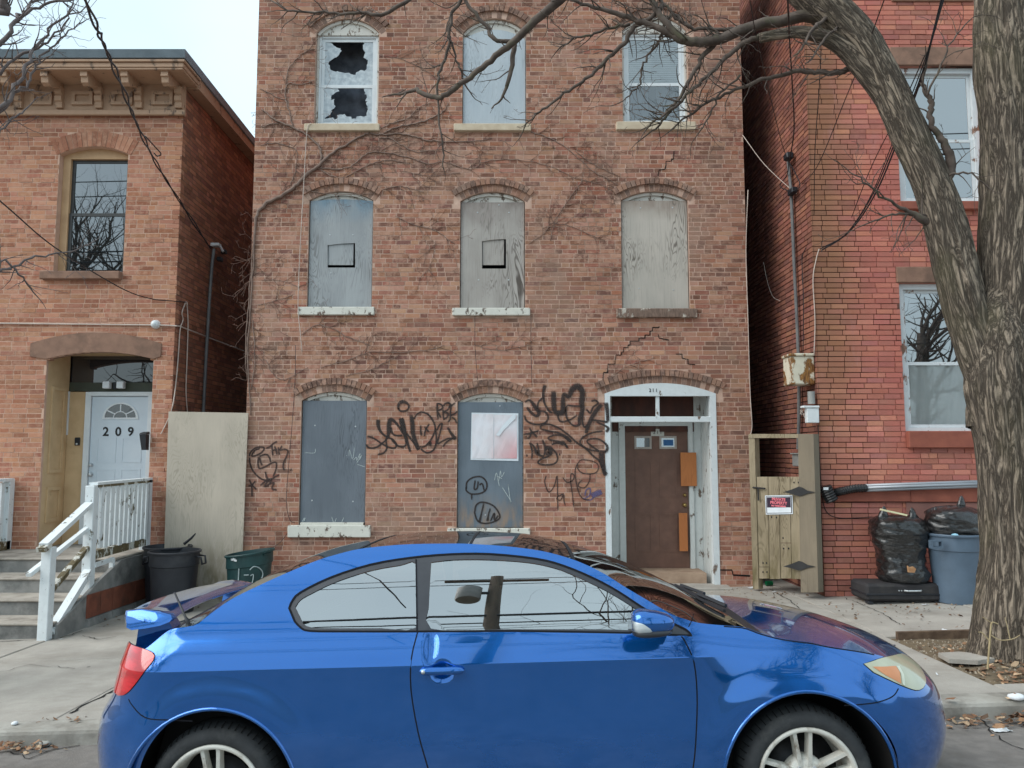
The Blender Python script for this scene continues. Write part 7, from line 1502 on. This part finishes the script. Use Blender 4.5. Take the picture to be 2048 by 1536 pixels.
# litter: single scraps of paper
m_paper = pm('paper_white', lin(226, 228, 230), lin(208, 212, 214), 12, .8, .05); m_yel = pm('paper_yellow', lin(212, 196, 60), lin(196, 180, 50), 9, .7, 0)
def gpx(u, v):
    a = (u - 1024) / FPX; b = (768 - v) / FPX; D = Vector((a, math.cos(PITCH) - b * math.sin(PITCH), math.sin(PITCH) + b * math.cos(PITCH))); t = 6.
    for _ in range(40):
        p = Vector((0, 0, CAMZ)) + D * t; g = (walk_z(p.x, p.y) if p.y > 5.56 else road_z(p.x, p.y)); t *= (CAMZ - g) / (CAMZ - p.z)
    p = Vector((0, 0, CAMZ)) + D * t; return Vector((p.x, p.y, (walk_z(p.x, p.y) if p.y > 5.56 else road_z(p.x, p.y))))
LT = [(1505, 1177, .12, .07, m_paper, 'white paper sheet on the sidewalk before the plank gate'), (1549, 1184, .06, .03, m_paper, 'small white paper slip beside the gate post'), (1690, 1192, .1, .05, m_yel, 'yellow paper scrap on the sidewalk near the suitcase'), (1720, 1182, .12, .05, m_paper, 'crumpled white tissue at the end of the suitcase'), (1850, 1210, .07, .04, m_paper, 'pale flat scrap on the sidewalk behind the tree pit'),
      (1892, 1263, .1, .07, m_paper, 'white paper lying in the tree pit soil'), (1874, 1350, .06, .012, m_paper, 'white cigarette end on the concrete by the car nose'), (2035, 1430, .14, .09, m_paper, 'crumpled white napkin in the gutter'), (2003, 1463, .12, .06, m_paper, 'flat white scrap on the asphalt past the car'), (28, 1478, .05, .05, m_paper, 'white crumpled ball in the gutter leaves'), (92, 1462, .1, .08, pm('clear_cup', lin(176, 174, 168), lin(160, 158, 150), 9, .4, 0), 'crushed translucent cup among the gutter leaves'), (122, 1279, .03, .02, m_paper, 'tiny white scrap at the foot of the stoop post')]
for (u, v, a, b, mt, lb) in LT:
    p = gpx(u, v); m = MB(); n = 5; an = rnd.uniform(0, 3)
    if 'crumpled' in lb or 'crushed' in lb: 
        m.lathe([(0, 0), (.3, .05), (.5, .3), (.42, .6), (.2, .8), (0, .75)], 9, (0, 0, 0)); m.v = [((x + .12 * noise.noise((x * 5, y * 5, z_ * 5 + a))) * a, (y + .12 * noise.noise((x * 5, y * 5, z_ * 5 + 9))) * b, z_ * b * .6) for x, y, z_ in m.v]
    else:
        for i in range(n + 1):
            for j in range(n + 1): m.v.append(((i / n - .5) * a, (j / n - .5) * b, .006 + .02 * a / .1 * abs(noise.noise((i * .5 + a * 30, j * .5, u)))))
        m.f = [(i * (n + 1) + j, (i + 1) * (n + 1) + j, (i + 1) * (n + 1) + j + 1, i * (n + 1) + j + 1) for i in range(n) for j in range(n)]
    M = Matrix.Translation(p) @ Matrix.Rotation(an if a < .11 else .1, 4, 'Z'); m.v = [tuple(M @ Vector(q)) for q in m.v]; tag(m.build('paper_scrap' if mt is not m_yel else 'yellow_scrap', mt, None, True), lb, 'litter')
gc = gpx(1538, 1172); can_ = thing('drink_can', 'crushed green drink can under the plank gate', 'can', tuple(gc)); m = MB(); m.tube([(gc.x - .04, gc.y, gc.z + .035), (gc.x + .05, gc.y + .02, gc.z + .035)], .033, 12); m.build('can', pm('green_tin', lin(24, 110, 70), lin(18, 92, 60), 8, .3, 0, metal=.4), can_)
fs = thing('flat_stone', 'flat grey stone slab lying at the foot of the street tree', 'stone', tuple(gpx(1930, 1322))); p = gpx(1930, 1320); m = MB(); m.prism([(-.19, -.1), (.02, -.15), (.2, -.08), (.19, .06), (.03, .14), (-.17, .1)], 0, .035); m.v = [(p.x + v[0], p.y + v[2], p.z + .0 + v[1]) for v in m.v]; m.build('slab', m_conc, fs)
# fallen leaves: nobody could count them
m_leaf = NB('dry_leaf'); at = m_leaf.new('Attribute', attribute_name='tint'); m_leaf.l(at.outputs['Color'], m_leaf.b.inputs['Base Color']); m_leaf.set(Roughness=.85); m_leaf = m_leaf.m
LC = [lin(150, 112, 82), lin(126, 92, 68), lin(170, 132, 100), lin(104, 80, 62), lin(140, 98, 70), lin(186, 158, 128)]
def leaves(n, cx_, cy_, rx, ry, seed, szr=(.02, .05), zf=None, pile=0., dark=1.):
    g = random.Random(seed); m = MB()
    for _ in range(n):
        x, y = g.gauss(cx_, rx), g.gauss(cy_, ry); zf_ = zf or (lambda x, y: walk_z(x, y) if y > 5.56 else road_z(x, y)); z_ = zf_(x, y) + .004 + pile * g.random() * math.exp(-((x - cx_) / rx / 1.4) ** 2); s_ = g.uniform(*szr); a = g.uniform(0, 6.3); t1, t2 = g.gauss(0, .35), g.gauss(0, .35)
        ca, sa = math.cos(a), math.sin(a); v = []
        for (p, q, r) in ((-.5, 0, .1), (-.15, -.3, .0), (.3, -.22, .06), (.55, 0, .0), (.25, .24, .1), (-.2, .28, .02), (.0, 0, .14)): v.append((x + s_ * (p * ca - q * sa), y + s_ * (p * sa + q * ca), z_ + s_ * (max(0, r + p * t1 + q * t2 + .12))))
        c = g.choice(LC); f_ = g.uniform(.6, 1.1) * dark; m.add(v, [(0, 1, 6), (1, 2, 6), (2, 3, 6), (3, 4, 6), (4, 5, 6), (5, 0, 6)], (c[0] * f_, c[1] * f_, c[2] * f_, 1))
    return m
lm = MB()
for a in ((90, gpx(75, 1476).x, 5.47, .13, .04, 1, (.02, .055), None, .05), (110, 3.45, 5.44, .28, .07, 2, (.03, .08), None, .05), (60, 4.1, 5.4, .5, .1, 3, (.02, .06), None, .01), (90, gpx(215, 1230).x, gpx(215, 1230).y, .25, .3, 4, (.03, .07), None, .02), (420, 4.3, 6.6, .42, .4, 5, (.02, .06), pit_z, .01), (160, 4.2, 6.15, .25, .12, 6, (.03, .08), pit_z, .04), (90, 4.5, 8.4, .9, .6, 7, (.015, .05), None, 0, .5), (120, 4.6, 9.0, .8, .35, 8, (.012, .04), None, 0, .7), (14, gpx(200, 1402).x, 5.75, .08, .03, 9, (.02, .04)), (40, -1, 5.5, 2.5, .04, 10, (.02, .05)), (40, -4.4, 9.9, .4, .4, 12, (.02, .05)), (50, 3.4, 10.2, .3, .15, 13, (.015, .04), None, 0, .7)):
    q = leaves(*a); n0 = len(lm.v); lm.add(q.v, q.f); lm.c += q.c
tag(lm.build('fallen_leaves', m_leaf), 'dry brown leaves drifted in the gutter and tree pit', 'leaves', kind='stuff')
# pebbly crumbs in the tree pit and along the walls
g = random.Random(9); m = MB()
for _ in range(1500):
    if g.random() < .6: x, y = g.uniform(3.62, 5.15), g.uniform(6., 7.6); z_ = pit_z(x, y)
    else: x, y = g.uniform(-4, 6), g.choice((FM - .12 - abs(g.gauss(0, .1)), 9.6 - abs(g.gauss(0, .25)) if False else FM - .1 - abs(g.gauss(0, .2)))); z_ = walk_z(x, y); 
    s_ = g.uniform(.004, .013); f_ = g.uniform(.5, 1.2); m.add([(x - s_, y, z_), (x + s_ * .4, y - s_, z_), (x + s_ * .6, y + s_, z_), (x, y, z_ + s_ * 1.3)], [(0, 1, 3), (1, 2, 3), (2, 0, 3)], (.32 * f_, .27 * f_, .21 * f_, 1))
tag(m.build('gravel', m_leaf), 'loose pebbles and crumbs in the tree pit', 'gravel', kind='stuff')
# ------------------------------------------------------------------ across the street, seen in the panes and paint
m_pole = pm('pole_wood', lin(96, 82, 68), lin(74, 62, 52), 6, .9, .3, stretch=(1, 1, .15))
UX, UY = -.72, -5.6
up = thing('utility_pole', 'wooden utility pole with transformer across the street', 'utility pole', (UX, UY, -.1))
m = MB(); m.tube([(UX, UY, -.3), (UX, UY, 6), (UX, UY, 12.6)], [.2, .18, .15], 14); m.build('pole', m_pole, up, True)
MB().rbox(UX - 1.2, UX + 1.2, UY - .1, UY + .02, 12.1, 12.22, .01).build('crossarm', m_pole, up)
m = MB(); m.lathe([(0, 10.4), (.26, 10.4), (.28, 10.45), (.28, 11.3), (.24, 11.38), (0, 11.42)], 20, (UX - .55, UY + .1, 0)); m.build('transformer', m_cyl, up, angle=R(40)); MB().box(UX - .4, UX, UY + .05, UY + .12, 10.8, 10.95).build('transformer_bracket', m_iron, up)
for i, (z_, y) in enumerate(((12.3, UY), (11.7, UY + .1), (9.6, UY + .1), (9.25, UY), (8.9, UY + .1))):
    m = MB(); m.tube([(-40 + 8 * j, y, z_ + SX * (-40 + 8 * j) + .35 * ((-40 + 8 * j + .5) / 40) ** 2) for j in range(11)], .02 if i < 2 else .03, 5)
    tag(m.build('overhead_line', m_blk), ('overhead line on the crossarm of the far pole', 'overhead line just above the transformer of the far pole', 'topmost cable of three under the transformer of the far pole', 'middle cable of three under the transformer of the far pole', 'lowest cable of three under the transformer of the far pole')[i], 'cable', 'overhead lines across the street')
for (x, y, h, sd, lb) in ((-17.6, -8., 2.1, 1, 'tall bare tree across the street, mirrored in the left house window'), (5.6, -8.5, 2.6, 2, 'tall bare tree across the street, mirrored in the top window'), (14.5, -7.5, 1.4, 3, 'smaller bare tree across the street facing the red house'), (-14.2, -9.5, 2.3, 4, 'second tall bare tree across the street before the left house')):
    tt_ = thing('street_tree', lb, 'tree', (x, y, -.2), 'bare trees across the street'); g = random.Random(sd)
    m = MB(); m.tube([(x, y, -.3 + SX * x), (x + .05, y, 2), (x + .2, y, 4.4 * h)], [.3, .26, .14], 10); m.build('trunk', m_twig, tt_, True); m = MB()
    for i in range(16):
        a = g.uniform(0, 6.3); twig(m, Vector((x + .2 * (i / 16), y, (1.6 + 2.8 * i / 16) * h)), Vector((math.cos(a), math.sin(a), g.uniform(.7, 1.8))), g.uniform(1.6, 2.8) * h, .085, g, 2, None, .35, (2.3, 3), .16)
    m.build('crown', m_twig, tt_)

# cracks in the pavement
def gcrack(pts, wd, dz=.006):
    m = MB(); q = [gpx(*p) for p in pts]; q2 = [q[0]]
    for a, b in zip(q, q[1:]):
        n = max(2, int((b - a).length / .06))
        for i in range(1, n + 1): t = i / n; q2.append(a + (b - a) * t + Vector((rnd.gauss(0, .012), rnd.gauss(0, .012), 0)) * (i < n))
    for i, p in enumerate(q2):
        d = (q2[min(i + 1, len(q2) - 1)] - q2[max(i - 1, 0)]); d.z = 0; d.normalize(); s_ = Vector((-d.y, d.x, 0)) * wd * rnd.uniform(.4, 1.2)
        for e_ in (-1, 1): a = p + s_ * e_; m.v.append((a.x, a.y, (walk_z(a.x, a.y) if a.y > 5.56 else road_z(a.x, a.y)) + dz))
    m.f = [(2 * i, 2 * i + 1, 2 * i + 3, 2 * i + 2) for i in range(len(q2) - 1)]; m.build('crack', m_black, walk)
gcrack([(240, 1375), (205, 1395), (165, 1412), (140, 1428)], .012); gcrack([(0, 1284), (60, 1281), (120, 1277), (165, 1262)], .008); gcrack([(165, 1272), (200, 1279), (232, 1274)], .006)
gcrack([(1540, 1178), (1570, 1196), (1600, 1218)], .006); gcrack([(1690, 1196), (1760, 1225), (1800, 1250)], .005); gcrack([(0, 1345), (60, 1330), (150, 1338)], .004); gcrack([(20, 1505), (60, 1490), (110, 1500), (160, 1492)], .006); gcrack([(1960, 1440), (2000, 1480), (2048, 1500)], .006)
